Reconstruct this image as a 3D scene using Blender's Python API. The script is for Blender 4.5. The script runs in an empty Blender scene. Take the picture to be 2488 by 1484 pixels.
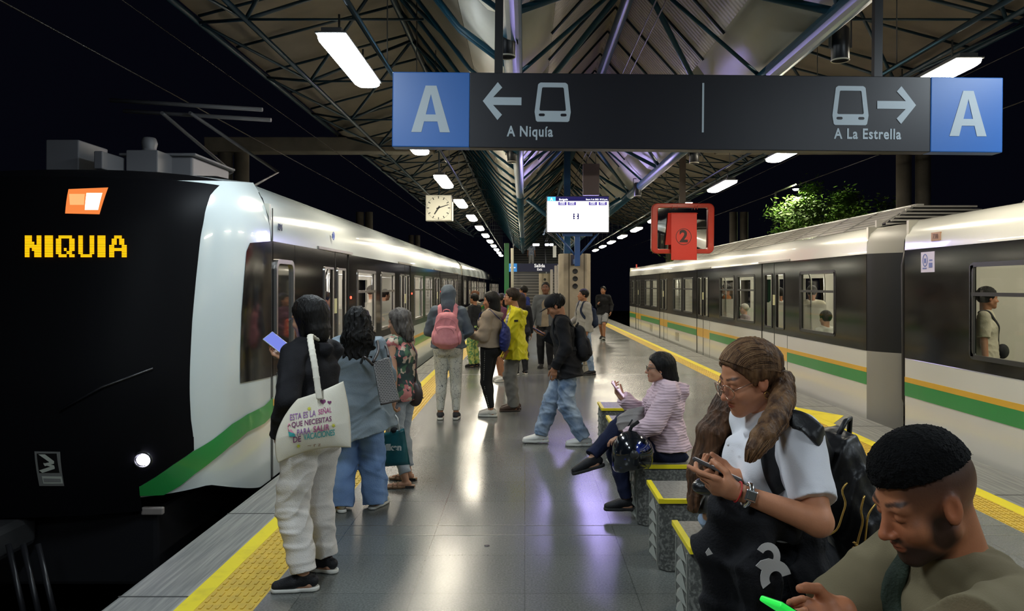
import bpy, bmesh, math, random
import numpy as np
from mathutils import Vector, Matrix

# ------------------------------------------------------------------ camera, world, exposure
SC = bpy.context.scene
COL = SC.collection
F, CX, CY, H0 = 1900.0, 1275.0, 695.0, 1.65        # focal length and horizon in pixels, eye height in metres
cam_data = bpy.data.cameras.new('camera')
cam = bpy.data.objects.new('camera', cam_data)
COL.objects.link(cam)
cam.location = (0, 0, H0)
cam.rotation_euler = (math.radians(90), 0, 0)
cam_data.sensor_width = 36.0
cam_data.lens = 36.0 * F / 2488.0
cam_data.shift_x = -(CX - 1244) / 2488.0
cam_data.shift_y = -(742 - CY) / 2488.0
cam_data.clip_start = 0.05
cam_data.clip_end = 400
SC.camera = cam
world = bpy.data.worlds.new('night_sky')
SC.world = world
world.use_nodes = True
wn = world.node_tree.nodes['Background']
wn.inputs[0].default_value = (0.16, 0.18, 0.40, 1)
wn.inputs[1].default_value = 0.0035
SC.view_settings.view_transform = 'Standard'
SC.view_settings.look = 'None'
SC.view_settings.exposure = 1.2
SC.view_settings.gamma = 1.0
SC.view_settings.use_curve_mapping = False
SC.cycles.use_denoising = True
SC.cycles.max_bounces = 6
SC.cycles.diffuse_bounces = 3
SC.cycles.glossy_bounces = 3
SC.cycles.transparent_max_bounces = 10
SC.cycles.transmission_bounces = 3
SC.cycles.sample_clamp_indirect = 4.0
SC.cycles.caustics_reflective = False
SC.cycles.caustics_refractive = False

LAMP_POWER = 27.0
SCREEN_POWER = 9.0
TRAIN_POWER = 6.5

def at(px, py, Y):
    """point of the photograph at depth Y"""
    return ((px - CX) * Y / F, Y, H0 + (CY - py) * Y / F)

# ------------------------------------------------------------------ materials
MATS = {}
def mat(name, col=(.5, .5, .5), rough=.5, metal=0., emit=None, power=0., coat=0., spec=.5, sheen=0.,
        noise=None, bump=None, sss=0.):
    """noise=(scale, second colour, lo, hi, stretch); bump=(scale, strength, stretch)"""
    if name in MATS: return MATS[name]
    m = bpy.data.materials.new(name); m.use_nodes = True
    nt = m.node_tree; b = nt.nodes['Principled BSDF']
    b.inputs['Base Color'].default_value = (*col, 1)
    b.inputs['Roughness'].default_value = rough
    b.inputs['Metallic'].default_value = metal
    b.inputs['Coat Weight'].default_value = coat
    b.inputs['Specular IOR Level'].default_value = spec
    b.inputs['Sheen Weight'].default_value = sheen
    if sss:
        b.inputs['Subsurface Weight'].default_value = sss
        b.inputs['Subsurface Radius'].default_value = (.02, .008, .004)
    if emit:
        b.inputs['Emission Color'].default_value = (*emit, 1)
        b.inputs['Emission Strength'].default_value = power
    tc = None
    def coords(stretch):
        nonlocal tc
        if tc is None: tc = nt.nodes.new('ShaderNodeTexCoord')
        mp = nt.nodes.new('ShaderNodeMapping'); mp.inputs['Scale'].default_value = stretch
        nt.links.new(tc.outputs['Object'], mp.inputs['Vector']); return mp
    if noise:
        sc, c2, lo, hi, st = (list(noise) + [(1, 1, 1)])[:5]
        mp = coords(st); n = nt.nodes.new('ShaderNodeTexNoise'); n.inputs['Scale'].default_value = sc
        n.inputs['Detail'].default_value = 5
        nt.links.new(mp.outputs[0], n.inputs['Vector'])
        mr = nt.nodes.new('ShaderNodeMapRange'); mr.inputs[1].default_value = lo; mr.inputs[2].default_value = hi
        nt.links.new(n.outputs['Fac'], mr.inputs[0])
        mx = nt.nodes.new('ShaderNodeMix'); mx.data_type = 'RGBA'
        mx.inputs[6].default_value = (*col, 1); mx.inputs[7].default_value = (*c2, 1)
        nt.links.new(mr.outputs[0], mx.inputs[0]); nt.links.new(mx.outputs[2], b.inputs['Base Color'])
    if bump:
        sc, s, st = (list(bump) + [(1, 1, 1)])[:3]
        mp = coords(st); n = nt.nodes.new('ShaderNodeTexNoise'); n.inputs['Scale'].default_value = sc
        n.inputs['Detail'].default_value = 4
        nt.links.new(mp.outputs[0], n.inputs['Vector'])
        bp = nt.nodes.new('ShaderNodeBump'); bp.inputs['Strength'].default_value = s; bp.inputs['Distance'].default_value = .01
        nt.links.new(n.outputs['Fac'], bp.inputs['Height']); nt.links.new(bp.outputs[0], b.inputs['Normal'])
    MATS[name] = m
    return m

def glass_mat(name, tint=(.9, .92, .9), refl=1.0):
    m = bpy.data.materials.new(name); m.use_nodes = True; nt = m.node_tree
    for n in list(nt.nodes):
        if n.type != 'OUTPUT_MATERIAL': nt.nodes.remove(n)
    out = nt.nodes['Material Output']
    tr = nt.nodes.new('ShaderNodeBsdfTransparent'); tr.inputs[0].default_value = (*tint, 1)
    gl = nt.nodes.new('ShaderNodeBsdfGlossy'); gl.inputs['Roughness'].default_value = .03
    lw_ = nt.nodes.new('ShaderNodeLayerWeight'); lw_.inputs[0].default_value = .5
    fr = nt.nodes.new('ShaderNodeMath'); fr.operation = 'POWER'; fr.inputs[1].default_value = 5.; nt.links.new(lw_.outputs['Facing'], fr.inputs[0])
    m0 = nt.nodes.new('ShaderNodeMath'); m0.operation = 'MULTIPLY_ADD'; m0.inputs[1].default_value = .94; m0.inputs[2].default_value = .05; nt.links.new(fr.outputs[0], m0.inputs[0]); fr = m0
    ml = nt.nodes.new('ShaderNodeMath'); ml.operation = 'MULTIPLY'; ml.inputs[1].default_value = refl; ml.use_clamp = True
    mx = nt.nodes.new('ShaderNodeMixShader')
    nt.links.new(fr.outputs[0], ml.inputs[0]); nt.links.new(ml.outputs[0], mx.inputs[0])
    nt.links.new(tr.outputs[0], mx.inputs[1]); nt.links.new(gl.outputs[0], mx.inputs[2])
    nt.links.new(mx.outputs[0], out.inputs['Surface'])
    return m

def emis(name, col, power):
    m = bpy.data.materials.new(name); m.use_nodes = True; nt = m.node_tree
    for n in list(nt.nodes):
        if n.type != 'OUTPUT_MATERIAL': nt.nodes.remove(n)
    e = nt.nodes.new('ShaderNodeEmission'); e.inputs[0].default_value = (*col, 1); e.inputs[1].default_value = power
    nt.links.new(e.outputs[0], nt.nodes['Material Output'].inputs['Surface'])
    return m

# ------------------------------------------------------------------ mesh builder
class MB:
    def __init__(s): s.v = []; s.f = []; s.sm = []
    def add(s, vs, fs, smooth=False):
        o = len(s.v); s.v += [tuple(p) for p in vs]
        s.f += [tuple(i + o for i in f) for f in fs]; s.sm += [smooth] * len(fs); return s
    def box(s, x0, x1, y0, y1, z0, z1):
        vs = [(x, y, z) for z in (z0, z1) for y in (y0, y1) for x in (x0, x1)]
        return s.add(vs, [(0, 2, 3, 1), (4, 5, 7, 6), (0, 1, 5, 4), (2, 6, 7, 3), (0, 4, 6, 2), (1, 3, 7, 5)])
    def obox(s, c, R, hx, hy, hz):
        c = Vector(c)
        vs = [c + R @ Vector((x, y, z)) for z in (-hz, hz) for y in (-hy, hy) for x in (-hx, hx)]
        return s.add(vs, [(0, 2, 3, 1), (4, 5, 7, 6), (0, 1, 5, 4), (2, 6, 7, 3), (0, 4, 6, 2), (1, 3, 7, 5)])
    def tube(s, p, q, r, n=8, r2=None):
        return s.path([p, q], [r, r if r2 is None else r2], n)
    def path(s, pts, rs, n=8, closed=False):
        pts = [Vector(p) for p in pts]
        if not hasattr(rs, '__len__'): rs = [rs] * len(pts)
        N = len(pts); rings = []
        up = None
        for i, p in enumerate(pts):
            if closed: d = pts[(i + 1) % N] - pts[i - 1]
            else: d = pts[min(i + 1, N - 1)] - pts[max(i - 1, 0)]
            d.normalize()
            if up is None:
                up = Vector((0, 0, 1)) if abs(d.z) < .9 else Vector((1, 0, 0))
            a = (up - d * up.dot(d))
            if a.length < 1e-6: a = d.orthogonal()
            a.normalize(); b = d.cross(a); up = a
            rings.append([p + (a * math.cos(t) + b * math.sin(t)) * rs[i] for t in (2 * math.pi * k / n for k in range(n))])
        vs = [v for r in rings for v in r]; fs = []
        for i in range(N if closed else N - 1):
            j = (i + 1) % N
            for k in range(n):
                l = (k + 1) % n
                fs.append((i * n + k, i * n + l, j * n + l, j * n + k))
        s.add(vs, fs, True)
        if not closed:
            o = len(s.v) - len(vs)
            s.f += [tuple(o + k for k in reversed(range(n))), tuple(o + (N - 1) * n + k for k in range(n))]; s.sm += [False, False]
        return s
    def prism(s, poly, thick, M=None):
        """poly in xy plane, extruded along z from 0 to thick, then matrix M"""
        n = len(poly); M = M or Matrix()
        vs = [M @ Vector((x, y, 0)) for x, y in poly] + [M @ Vector((x, y, thick)) for x, y in poly]
        fs = [tuple(reversed(range(n))), tuple(range(n, 2 * n))] + [(i, (i + 1) % n, n + (i + 1) % n, n + i) for i in range(n)]
        return s.add(vs, fs)
    def grid(s, P, smooth=True, close_u=False):
        """P[i][j] points"""
        n, m = len(P), len(P[0])
        fs = []
        for i in range(n if close_u else n - 1):
            for j in range(m - 1):
                k = (i + 1) % n
                fs.append((i * m + j, k * m + j, k * m + j + 1, i * m + j + 1))
        return s.add([p for r in P for p in r], fs, smooth)
    def lathe(s, prof, c=(0, 0, 0), n=24, M=None):
        P = []
        M = M or Matrix()
        for k in range(n):
            t = 2 * math.pi * k / n
            P.append([Vector(c) + M @ Vector((r * math.cos(t), r * math.sin(t), z)) for r, z in prof])
        return s.grid(P, True, True)
    def build(s, name, m, parent=None, bevel=0., smooth=None, solid=0., seg=2):
        me = bpy.data.meshes.new(name)
        me.from_pydata([tuple(v) for v in s.v], [], s.f)
        me.polygons.foreach_set('use_smooth', [bool(x) if smooth is None else smooth for x in s.sm])
        me.validate(); me.update()
        o = bpy.data.objects.new(name, me); COL.objects.link(o)
        if m: me.materials.append(m)
        if parent: o.parent = parent
        if solid:
            md = o.modifiers.new('solid', 'SOLIDIFY'); md.thickness = solid; md.offset = 0
        if bevel:
            md = o.modifiers.new('bevel', 'BEVEL'); md.width = bevel; md.segments = seg; md.limit_method = 'ANGLE'
            md.angle_limit = math.radians(40)
        return o

def tag(o, label=None, cat=None, group=None, kind=None):
    if label: o['label'] = label
    if cat: o['category'] = cat
    if group: o['group'] = group
    if kind: o['kind'] = kind
    return o
def empty(name, loc=(0, 0, 0), label=None, cat=None, group=None, rz=0):
    o = bpy.data.objects.new(name, None); COL.objects.link(o)
    o.location = loc; o.rotation_euler = (0, 0, rz); o.empty_display_size = .1
    return tag(o, label, cat, group)
def copy_tree(o, parent=None):
    c = o.copy(); COL.objects.link(c); c.parent = parent
    for ch in [x for x in bpy.data.objects if x.parent == o]: copy_tree(ch, c)
    return c
def rrect(x0, x1, z0, z1, r, n=4):
    pts = []
    for cx, cz, a0 in ((x1 - r, z1 - r, 0), (x0 + r, z1 - r, 90), (x0 + r, z0 + r, 180), (x1 - r, z0 + r, 270)):
        for k in range(n + 1):
            a = math.radians(a0 + 90 * k / n); pts.append((cx + r * math.cos(a), cz + r * math.sin(a)))
    return pts
def ring(mb, outer, inner, thick, M):
    """frame between two outlines with equal point counts"""
    n = len(outer)
    vs = [M @ Vector((x, y, z)) for z in (0, thick) for (x, y) in outer] + [M @ Vector((x, y, z)) for z in (0, thick) for (x, y) in inner]
    fs = []
    for i in range(n):
        j = (i + 1) % n
        fs += [(i, j, n + j, n + i), (2 * n + j, 2 * n + i, 3 * n + i, 3 * n + j), (n + i, n + j, 3 * n + j, 3 * n + i), (j, i, 2 * n + i, 2 * n + j)]
    return mb.add(vs, fs)
def text_mesh(name, txt, size, m, M, parent=None, extrude=.001, bold=0., xs=1., align='CENTER', space=1.):
    cu = bpy.data.curves.new(name, 'FONT'); cu.body = txt; cu.size = size; cu.align_x = align; cu.align_y = 'CENTER'
    cu.extrude = extrude; cu.offset = bold; cu.space_character = space
    o = bpy.data.objects.new(name, cu); COL.objects.link(o)
    bpy.context.view_layer.update()
    me = bpy.data.meshes.new_from_object(o.evaluated_get(bpy.context.evaluated_depsgraph_get()))
    bpy.data.objects.remove(o)
    me.transform(M @ Matrix.Diagonal((xs, 1, 1, 1)))
    me.name = name
    ob = bpy.data.objects.new(name, me); COL.objects.link(ob)
    me.materials.clear(); me.materials.append(m)
    if parent: ob.parent = parent
    return ob
# frames: local x,y drawn on a plane whose outward normal is local +z
def face_cam(x, y, z, rz=0.):        # plane facing -Y, x to the right, y up
    return Matrix.Translation((x, y, z)) @ Matrix.Rotation(rz, 4, 'Z') @ Matrix(((1, 0, 0, 0), (0, 0, -1, 0), (0, 1, 0, 0), (0, 0, 0, 1)))
# ------------------------------------------------------------------ materials of the station
def floor_material():
    m = bpy.data.materials.new('polished_terrazzo'); m.use_nodes = True; nt = m.node_tree; b = nt.nodes['Principled BSDF']
    tc = nt.nodes.new('ShaderNodeTexCoord')
    mp = nt.nodes.new('ShaderNodeMapping'); nt.links.new(tc.outputs['Object'], mp.inputs[0])
    br = nt.nodes.new('ShaderNodeTexBrick'); br.offset = 0; br.inputs['Scale'].default_value = 1
    br.inputs['Brick Width'].default_value = .6; br.inputs['Row Height'].default_value = .6
    br.inputs['Mortar Size'].default_value = .0035; br.inputs['Mortar Smooth'].default_value = .3
    br.inputs['Color1'].default_value = (.120, .127, .120, 1); br.inputs['Color2'].default_value = (.138, .144, .134, 1)
    br.inputs['Mortar'].default_value = (.080, .084, .079, 1)
    nt.links.new(mp.outputs[0], br.inputs['Vector'])
    n1 = nt.nodes.new('ShaderNodeTexNoise'); n1.inputs['Scale'].default_value = 90; n1.inputs['Detail'].default_value = 3
    n2 = nt.nodes.new('ShaderNodeTexNoise'); n2.inputs['Scale'].default_value = .9; n2.inputs['Detail'].default_value = 1
    nt.links.new(tc.outputs['Object'], n1.inputs['Vector']); nt.links.new(tc.outputs['Object'], n2.inputs['Vector'])
    mx = nt.nodes.new('ShaderNodeMix'); mx.data_type = 'RGBA'; mx.blend_type = 'MULTIPLY'; mx.inputs[0].default_value = 1
    mr = nt.nodes.new('ShaderNodeMapRange'); mr.inputs[1].default_value = .35; mr.inputs[2].default_value = .65
    mr.inputs[3].default_value = .75; mr.inputs[4].default_value = 1.25
    nt.links.new(n1.outputs['Fac'], mr.inputs[0]); nt.links.new(br.outputs['Color'], mx.inputs[6]); nt.links.new(mr.outputs[0], mx.inputs[7])
    nt.links.new(mx.outputs[2], b.inputs['Base Color'])
    rr = nt.nodes.new('ShaderNodeMapRange'); rr.inputs[1].default_value = .3; rr.inputs[2].default_value = .7
    rr.inputs[3].default_value = .19; rr.inputs[4].default_value = .27
    nt.links.new(n2.outputs['Fac'], rr.inputs[0]); nt.links.new(rr.outputs[0], b.inputs['Roughness'])
    b.inputs['Specular IOR Level'].default_value = .6
    bp = nt.nodes.new('ShaderNodeBump'); bp.inputs['Strength'].default_value = .03; bp.inputs['Distance'].default_value = .01
    n3 = nt.nodes.new('ShaderNodeTexNoise'); n3.inputs['Scale'].default_value = 14; n3.inputs['Detail'].default_value = 3
    nt.links.new(tc.outputs['Object'], n3.inputs['Vector']); nt.links.new(n3.outputs['Fac'], bp.inputs['Height']); nt.links.new(bp.outputs[0], b.inputs['Normal'])
    return m
M_FLOOR = floor_material()
M_EDGE = mat('streaked_edge_concrete', (.16, .165, .16), .55, noise=(7, (.27, .27, .25), .4, .65, (6, .25, 1)), bump=(9, .5, (8, .3, 1)))
M_YELLOW = mat('yellow_line_paint', (.80, .66, .01), .5, noise=(5, (.62, .50, .02), .55, .75))
M_TACT = mat('tactile_yellow', (.62, .42, .045), .5, noise=(11, (.50, .34, .05), .4, .7))
M_DARK = mat('track_ballast', (.02, .02, .022), .9, noise=(30, (.035, .033, .03), .4, .6), bump=(30, 1.))
M_RAIL = mat('rail_steel', (.10, .09, .085), .45, 1.)
M_CONC = mat('portal_concrete', (.20, .18, .145), .85, noise=(3, (.14, .125, .10), .4, .7), bump=(20, .3))
M_BLUE = mat('blue_roof_paint', (.012, .065, .105), .33, .0, spec=.3)
M_DBLUE = mat('dark_blue_tube', (.012, .035, .055), .35, .0)
M_SHEET = mat('olive_roof_sheet', (.19, .16, .115), .6, noise=(2, (.15, .125, .09), .4, .7))
M_CREAM = mat('cream_panel', (.68, .64, .54), .45, noise=(1.5, (.60, .56, .46), .4, .7))
M_BLACK = mat('black_metal', (.012, .012, .014), .35)
M_HOUS = mat('lamp_housing', (.12, .12, .12), .4, .3)
M_LAMP = emis('lamp_diffuser_warm', (1., .905, .72), LAMP_POWER)
M_LAMPC = emis('lamp_diffuser_cool', (.82, .93, 1.), LAMP_POWER)
M_PILLAR = mat('cream_pillar_stone', (.42, .36, .27), .6, noise=(4, (.33, .28, .21), .4, .7), bump=(30, .2))

def corrugated(name, col, scale):
    m = mat(name, col, .5)
    nt = m.node_tree; b = nt.nodes['Principled BSDF']
    tc = nt.nodes.new('ShaderNodeTexCoord'); sp = nt.nodes.new('ShaderNodeSeparateXYZ'); nt.links.new(tc.outputs['Object'], sp.inputs[0])
    mu = nt.nodes.new('ShaderNodeMath'); mu.operation = 'MULTIPLY'; mu.inputs[1].default_value = scale
    sn = nt.nodes.new('ShaderNodeMath'); sn.operation = 'SINE'
    nt.links.new(sp.outputs['Y'], mu.inputs[0]); nt.links.new(mu.outputs[0], sn.inputs[0])
    bp = nt.nodes.new('ShaderNodeBump'); bp.inputs['Strength'].default_value = .8; bp.inputs['Distance'].default_value = .012
    nt.links.new(sn.outputs[0], bp.inputs['Height']); nt.links.new(bp.outputs[0], b.inputs['Normal'])
    return m
M_CORR = corrugated('corrugated_sheet', (.52, .46, .42), 2 * math.pi / .07)

# ------------------------------------------------------------------ platform and track beds
XL, XR = -2.16, 4.27
YN, YF = -2.5, 62.0
def struct(o): o['kind'] = 'structure'; return o
struct(MB().box(-1.382, 3.336, YN, YF, -.12, 0).build('floor', M_FLOOR))
mb = MB(); mb.box(XL, -1.786, YN, YF, -1.2, 0.0)
struct(mb.build('floor_edge_left', M_EDGE, bevel=.012))
struct(MB().box(3.706, XR, YN, YF, -1.2, 0.0).build('floor_edge_right', M_EDGE, bevel=.012))
struct(MB().box(-30, 40, -6, 90, -1.35, -1.2).build('ground', M_DARK))
for nm, x0, x1 in (('left', -1.786, -1.683), ('right', 3.58, 3.706)):
    struct(MB().box(x0, x1, YN, YF, -.12, .002).build('trim_line_' + nm, M_YELLOW))
# tactile paving: tiles of 0.30 m with little bars
def tactile(name, x0, x1):
    mb = MB(); mb.box(x0, x1, YN, YF, -.12, 0.0)
    y = 2.6
    while y < 26:
        n = 7
        for k in range(n):
            cx = x0 + (k + .5) * (x1 - x0) / n
            mb.box(cx - .007, cx + .007, y, y + .05, 0, .005)
        y += .082 if y < 12 else .164
    return struct(mb.build(name, M_TACT))
tactile('trim_tactile_left', -1.683, -1.382); tactile('trim_tactile_right', 3.336, 3.58)
# joints cut into the concrete edge and metal strips on the floor
mb = MB()
for k in range(18):
    y = 4.15 + k * 1.52
    mb.box(XL, -1.786, y, y + .012, .0, .0015); mb.box(3.706, XR, y + .5, y + .512, 0, .0015)
struct(mb.build('trim_joints', mat('dark_joint', (.04, .04, .04), .8)))
mb = MB()
for y in (5.39, 5.18, 14.6): mb.box(-1.38, 3.33, y, y + .006, 0, .0012)
struct(mb.build('trim_strips', mat('metal_strip', (.40, .38, .34), .35, .8)))
mb = MB(); mb.prism([(3.70, 10.62), (3.70, 9.38), (4.06, 9.95)], .003)
tag(mb.build('floor_arrow', M_YELLOW), 'yellow triangle painted on the concrete edge beside the right train', 'floor marking')
mb = MB(); mb.lathe([(0, .004), (.016, .004), (.018, 0)], (-.24, 4.97, 0), 16)
tag(mb.build('floor_bolt', M_RAIL), 'small round metal stud set in the grey floor', 'floor stud')
for x in (-4.55, -3.05, 5.1, 6.6):
    mb = MB(); mb.box(x - .035, x + .035, -4, 88, -1.06, -1.02); mb.box(x - .01, x + .01, -4, 88, -1.18, -1.05); mb.box(x - .07, x + .07, -4, 88, -1.2, -1.17)
    tag(mb.build('track_rail', M_RAIL), 'steel rail of the dark track beside the platform', 'rail', 'rails of the two tracks')

for x in (-3.8, 5.85):
    for z, r, nm in ((3.72, .008, 'contact'), (4.35, .006, 'upper')):
        if x > 0: z += .1
        t_ = MB().tube((x, -5, z), (x, 88, z), r, 6).build('overhead_wire', M_RAIL)
        tag(t_, '%s overhead wire strung along the %s track' % (nm, 'left' if x < 0 else 'right'), 'wire')
# ------------------------------------------------------------------ concrete portals
mb = MB()
for (x, nm) in ((-6.24, 0), (-5.90, 0), (7.9, 0), (8.3, 0)):
    for y in (16.3, 29.6, 43.):
        o = MB().path([(x, y, -1.2), (x, y, 4.45)], .15, 20).build('portal_column', M_CONC); struct(o)
for y in (16.3,):
    struct(MB().box(-6.6, -1.9, y - .22, y + .22, 4.42, 4.72).build('portal_beam', M_CONC, bevel=.02))
    struct(MB().box(4.0, 8.7, y - .22, y + .22, 4.42, 4.72).build('portal_beam', M_CONC, bevel=.02))

# ------------------------------------------------------------------ canopy: three gables side by side
XM = 1.05
A, B_, P_, R_ = (4.95, 4.80), (2.75, 5.36), (1.15, 3.55), (0, 4.72)     # (distance from the middle, z)
Y0R, Y1R = -2.0, 44.5
for side, nm in ((-1, 'left'), (1, 'right')):
    def X(d): return XM + side * d
    mb = MB()
    mb.grid([[(X(d), y, z) for y in (Y0R, Y1R)] for d, z in ((5.0, 4.92), (2.75, 5.55))], False)
    struct(mb.build('ceiling_outer_' + nm, M_SHEET, solid=.02))
    mb = MB(); mb.grid([[(X(d), y, z) for y in (Y0R, Y1R)] for d, z in ((2.75, 5.55), (1.6, 4.02))], False)
    struct(mb.build('ceiling_inner_' + nm, M_SHEET, solid=.02))
    mb = MB(); mb.grid([[(X(d), y, z) for y in (Y0R, Y1R)] for d, z in ((0.80, 4.02), (0, 4.92))], False)
    struct(mb.build('ceiling_ridge_' + nm, M_CORR, solid=.02))
    prof = [(1.62, 4.05), (1.44, 3.82), (1.32, 3.70), (1.2, 3.66), (1.08, 3.70), (.94, 3.84), (.78, 4.05)]
    # gutter panels, one sheet every 2.6 m, leaving a narrow joint
    mb = MB(); y = Y0R
    while y < Y1R:
        mb.grid([[(X(d), yy, z) for yy in (y, min(y + 2.58, Y1R))] for d, z in prof], True); y += 2.6
    struct(mb.build('ceiling_gutter_' + nm, M_CREAM, solid=.015))

def purlins(side):
    mb = MB()
    y = -1.4
    X = lambda d: XM + side * d
    while y < 50:
        mb.box(min(X(2.7), X(4.97)), max(X(2.7), X(4.97)), y - .001, y + .001, 0, 0)
        y += 50
    return mb
def truss(side, ya, yb, label, fine):
    X = lambda d: XM + side * d
    t = empty('roof_truss', (X(2.75), (ya + yb) / 2, 0), label, 'roof truss', 'blue tube trusses under the canopy')
    inv = Matrix.Translation(-Vector(t.location))
    def bar(name, pts, r, m, n=6):
        mb = MB(); mb.path([inv @ Vector(p) for p in pts], r, n); return mb.build(name, m, t)
    bar('edge_chord', [(X(A[0]), ya, A[1]), (X(A[0]), yb, A[1])], .038, M_DBLUE)
    bar('ridge_chord', [(X(B_[0]), ya, B_[1]), (X(B_[0]), yb, B_[1])], .045, M_DBLUE)
    bar('lower_chord', [(X(3.95), ya, 4.42), (X(3.95), yb, 4.42)], .03, M_DBLUE)
    bar('gutter_pipe', [(X(P_[0]), ya, P_[1]), (X(P_[0]), yb, P_[1])], .080, M_BLUE, 16)
    step = 2.45; y = ya
    while y < yb - .5:
        ym, y2 = y + step / 2, min(y + step, yb)
        bar('brace', [(X(A[0]), y, A[1]), (X(3.95), ym, 4.42)], .02, M_DBLUE)
        bar('brace', [(X(A[0]), y2, A[1]), (X(3.95), ym, 4.42)], .02, M_DBLUE)
        bar('brace', [(X(B_[0]), y, B_[1]), (X(3.95), ym, 4.42)], .022, M_DBLUE)
        bar('brace', [(X(B_[0]), y2, B_[1]), (X(3.95), ym, 4.42)], .022, M_DBLUE)
        bar('rafter', [(X(A[0]), y, A[1] + .08), (X(B_[0]), y, B_[1] + .1)], .02, M_DBLUE)
        bar('rafter', [(X(A[0]), ym, A[1] + .08), (X(B_[0]), ym, B_[1] + .1)], .02, M_DBLUE)
        bar('brace', [(X(B_[0]), y, B_[1]), (X(P_[0]), ym, P_[1])], .024, M_BLUE)
        bar('brace', [(X(B_[0]), y2, B_[1]), (X(P_[0]), ym, P_[1])], .024, M_BLUE)
        bar('brace', [(X(3.95), ym, 4.42), (X(2.1), ym, 4.42)], .014, M_DBLUE)
        yy = y
        while yy < y2 - .1:
            bar('rafter', [(X(B_[0]), yy, B_[1] + .04), (X(1.62), yy, 3.90), (X(P_[0]), yy, P_[1])], .022, M_BLUE); yy += step / 2
        y += step
    return t
bays = [(-1.8, 6.9), (6.9, 16.3), (16.3, 29.6), (29.6, 44.)]
names = ['nearest the camera above the sign', 'between the big sign and the first concrete portal', 'beyond the first concrete portal', 'farthest, above the stairs']
for (ya, yb), nm in zip(bays, names):
    truss(-1, ya, yb, 'blue tube truss over the left train, ' + nm, 1)
    truss(1, ya, yb, 'blue tube truss over the right train, ' + nm, 1)
# central gable frame
for (ya, yb), nm in zip([(-1.8, 16.3), (16.3, 29.6), (29.6, 44.)], ['above the big sign and screen', 'behind the bright screen', 'farthest, before the stairs']):
    t = empty('ridge_frame', (XM, (ya + yb) / 2, 0), 'blue tube frame of the middle gable, ' + nm, 'roof truss')
    inv = Matrix.Translation(-Vector(t.location))
    def bar(name, pts, r, m, n=8):
        mb = MB(); mb.path([inv @ Vector(p) for p in pts], r, n); return mb.build(name, m, t)
    zr = 4.58
    bar('ridge_pipe', [(XM, ya, zr), (XM, yb, zr)], .062, M_BLUE, 16)
    y = ya
    stp = (yb - ya) / round((yb - ya) / 3.4)
    while y < yb - 1:
        ym, y2 = y + stp / 2, min(y + stp, yb)
        for s in (-1, 1):
            bar('brace', [(XM, ym, zr), (XM + s * 1.15, y, 3.55)], .030, M_BLUE)
            bar('brace', [(XM, ym, zr), (XM + s * 1.15, y2, 3.55)], .030, M_BLUE)
            bar('brace', [(XM, ym, zr), (XM + s * 1.15, ym, 3.58)], .02, M_BLUE)
            for q in (y, y + .85, ym, ym + .85):
                bar('rafter', [(XM, q, 4.88), (XM + s * .80, q, 3.99)], .014, M_DBLUE, 5)
        y += stp
    for dx in (.10, .19):
        bar('conduit', [(XM + dx, ya, 4.15), (XM + dx, yb, 4.15)], .008, M_HOUS, 5)

# ------------------------------------------------------------------ lamps
def make_lamp(m):
    t = empty('ceiling_lamp', (0, 0, 0))
    mb = MB(); o = []
    L, W = .68, .105
    P = []
    prof = [(-1, 0), (-.96, -.6), (-.7, -.9), (-.3, -1), (.3, -1), (.7, -.9), (.96, -.6), (1, 0)]
    ys = [(-L, .55), (-L + .03, .85), (-L + .09, 1), (L - .09, 1), (L - .03, .85), (L, .55)]
    for y, k in ys: P.append([(W * x * (k * .35 + .65), y, z * .055 * k) for x, z in prof])
    mb.grid(P, True)
    mb.add([p for p in P[0]], [tuple(range(8))]); mb.add([p for p in P[-1]], [tuple(reversed(range(8)))])
    mb.build('diffuser', m, t)
    mb = MB(); mb.box(-W - .006, W + .006, -L - .006, L + .006, 0, .015); mb.box(-W * .7, W * .7, -L * .97, L * .97, .015, .05)
    mb.build('housing', M_HOUS, t, bevel=.006)
    for y in (-.42, .42):
        mb = MB(); mb.tube((0, y, .05), (0, y, .22), .008, 6); mb.build('hanger', M_HOUS, t)
    return t
LZ = 3.42
XLL, XRL = -1.36, 3.46
lw = make_lamp(M_LAMP); lc = None
ordn = ['first', 'second', 'third', 'fourth', 'fifth', 'sixth', 'seventh', 'eighth', 'ninth', 'tenth', 'eleventh', 'twelfth', 'thirteenth', 'fourteenth']
ys = [6.15 + 3.5 * k for k in range(12)]
first = True
def put_lamp(src, x, y, label, grp, tilt=0, used=[False]):
    if src is lw and not used[0]: o = lw; used[0] = True
    else: o = copy_tree(src)
    o.location = (x, y, LZ); o.rotation_euler = (0, tilt, 0); tag(o, label, 'lamp', grp); return o
lcool = make_lamp(M_LAMPC); lcool.location = (XLL, ys[0], LZ)
tag(lcool, 'cool white tube lamp, largest, to the left of the hanging sign', 'lamp', 'tube lamps over the left platform edge')
for k, y in enumerate(ys[1:]):
    put_lamp(lw, XLL, y, '%s tube lamp from the camera in the row over the left platform edge' % ordn[k + 1], 'tube lamps over the left platform edge')
for k in range(10):
    put_lamp(lw, XRL, 6.75 + 3.5 * k, '%s tube lamp from the camera in the row over the right platform edge' % ordn[k], 'tube lamps over the right platform edge')
for x, y in ((XLL, 2.65), (XLL, -.85), (XRL, 3.25), (XRL, -.25)):
    put_lamp(lcool, x, y, 'tube lamp of the same rows hanging behind the big sign, nearer than the camera shows', 'tube lamps just outside the photo')
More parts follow.
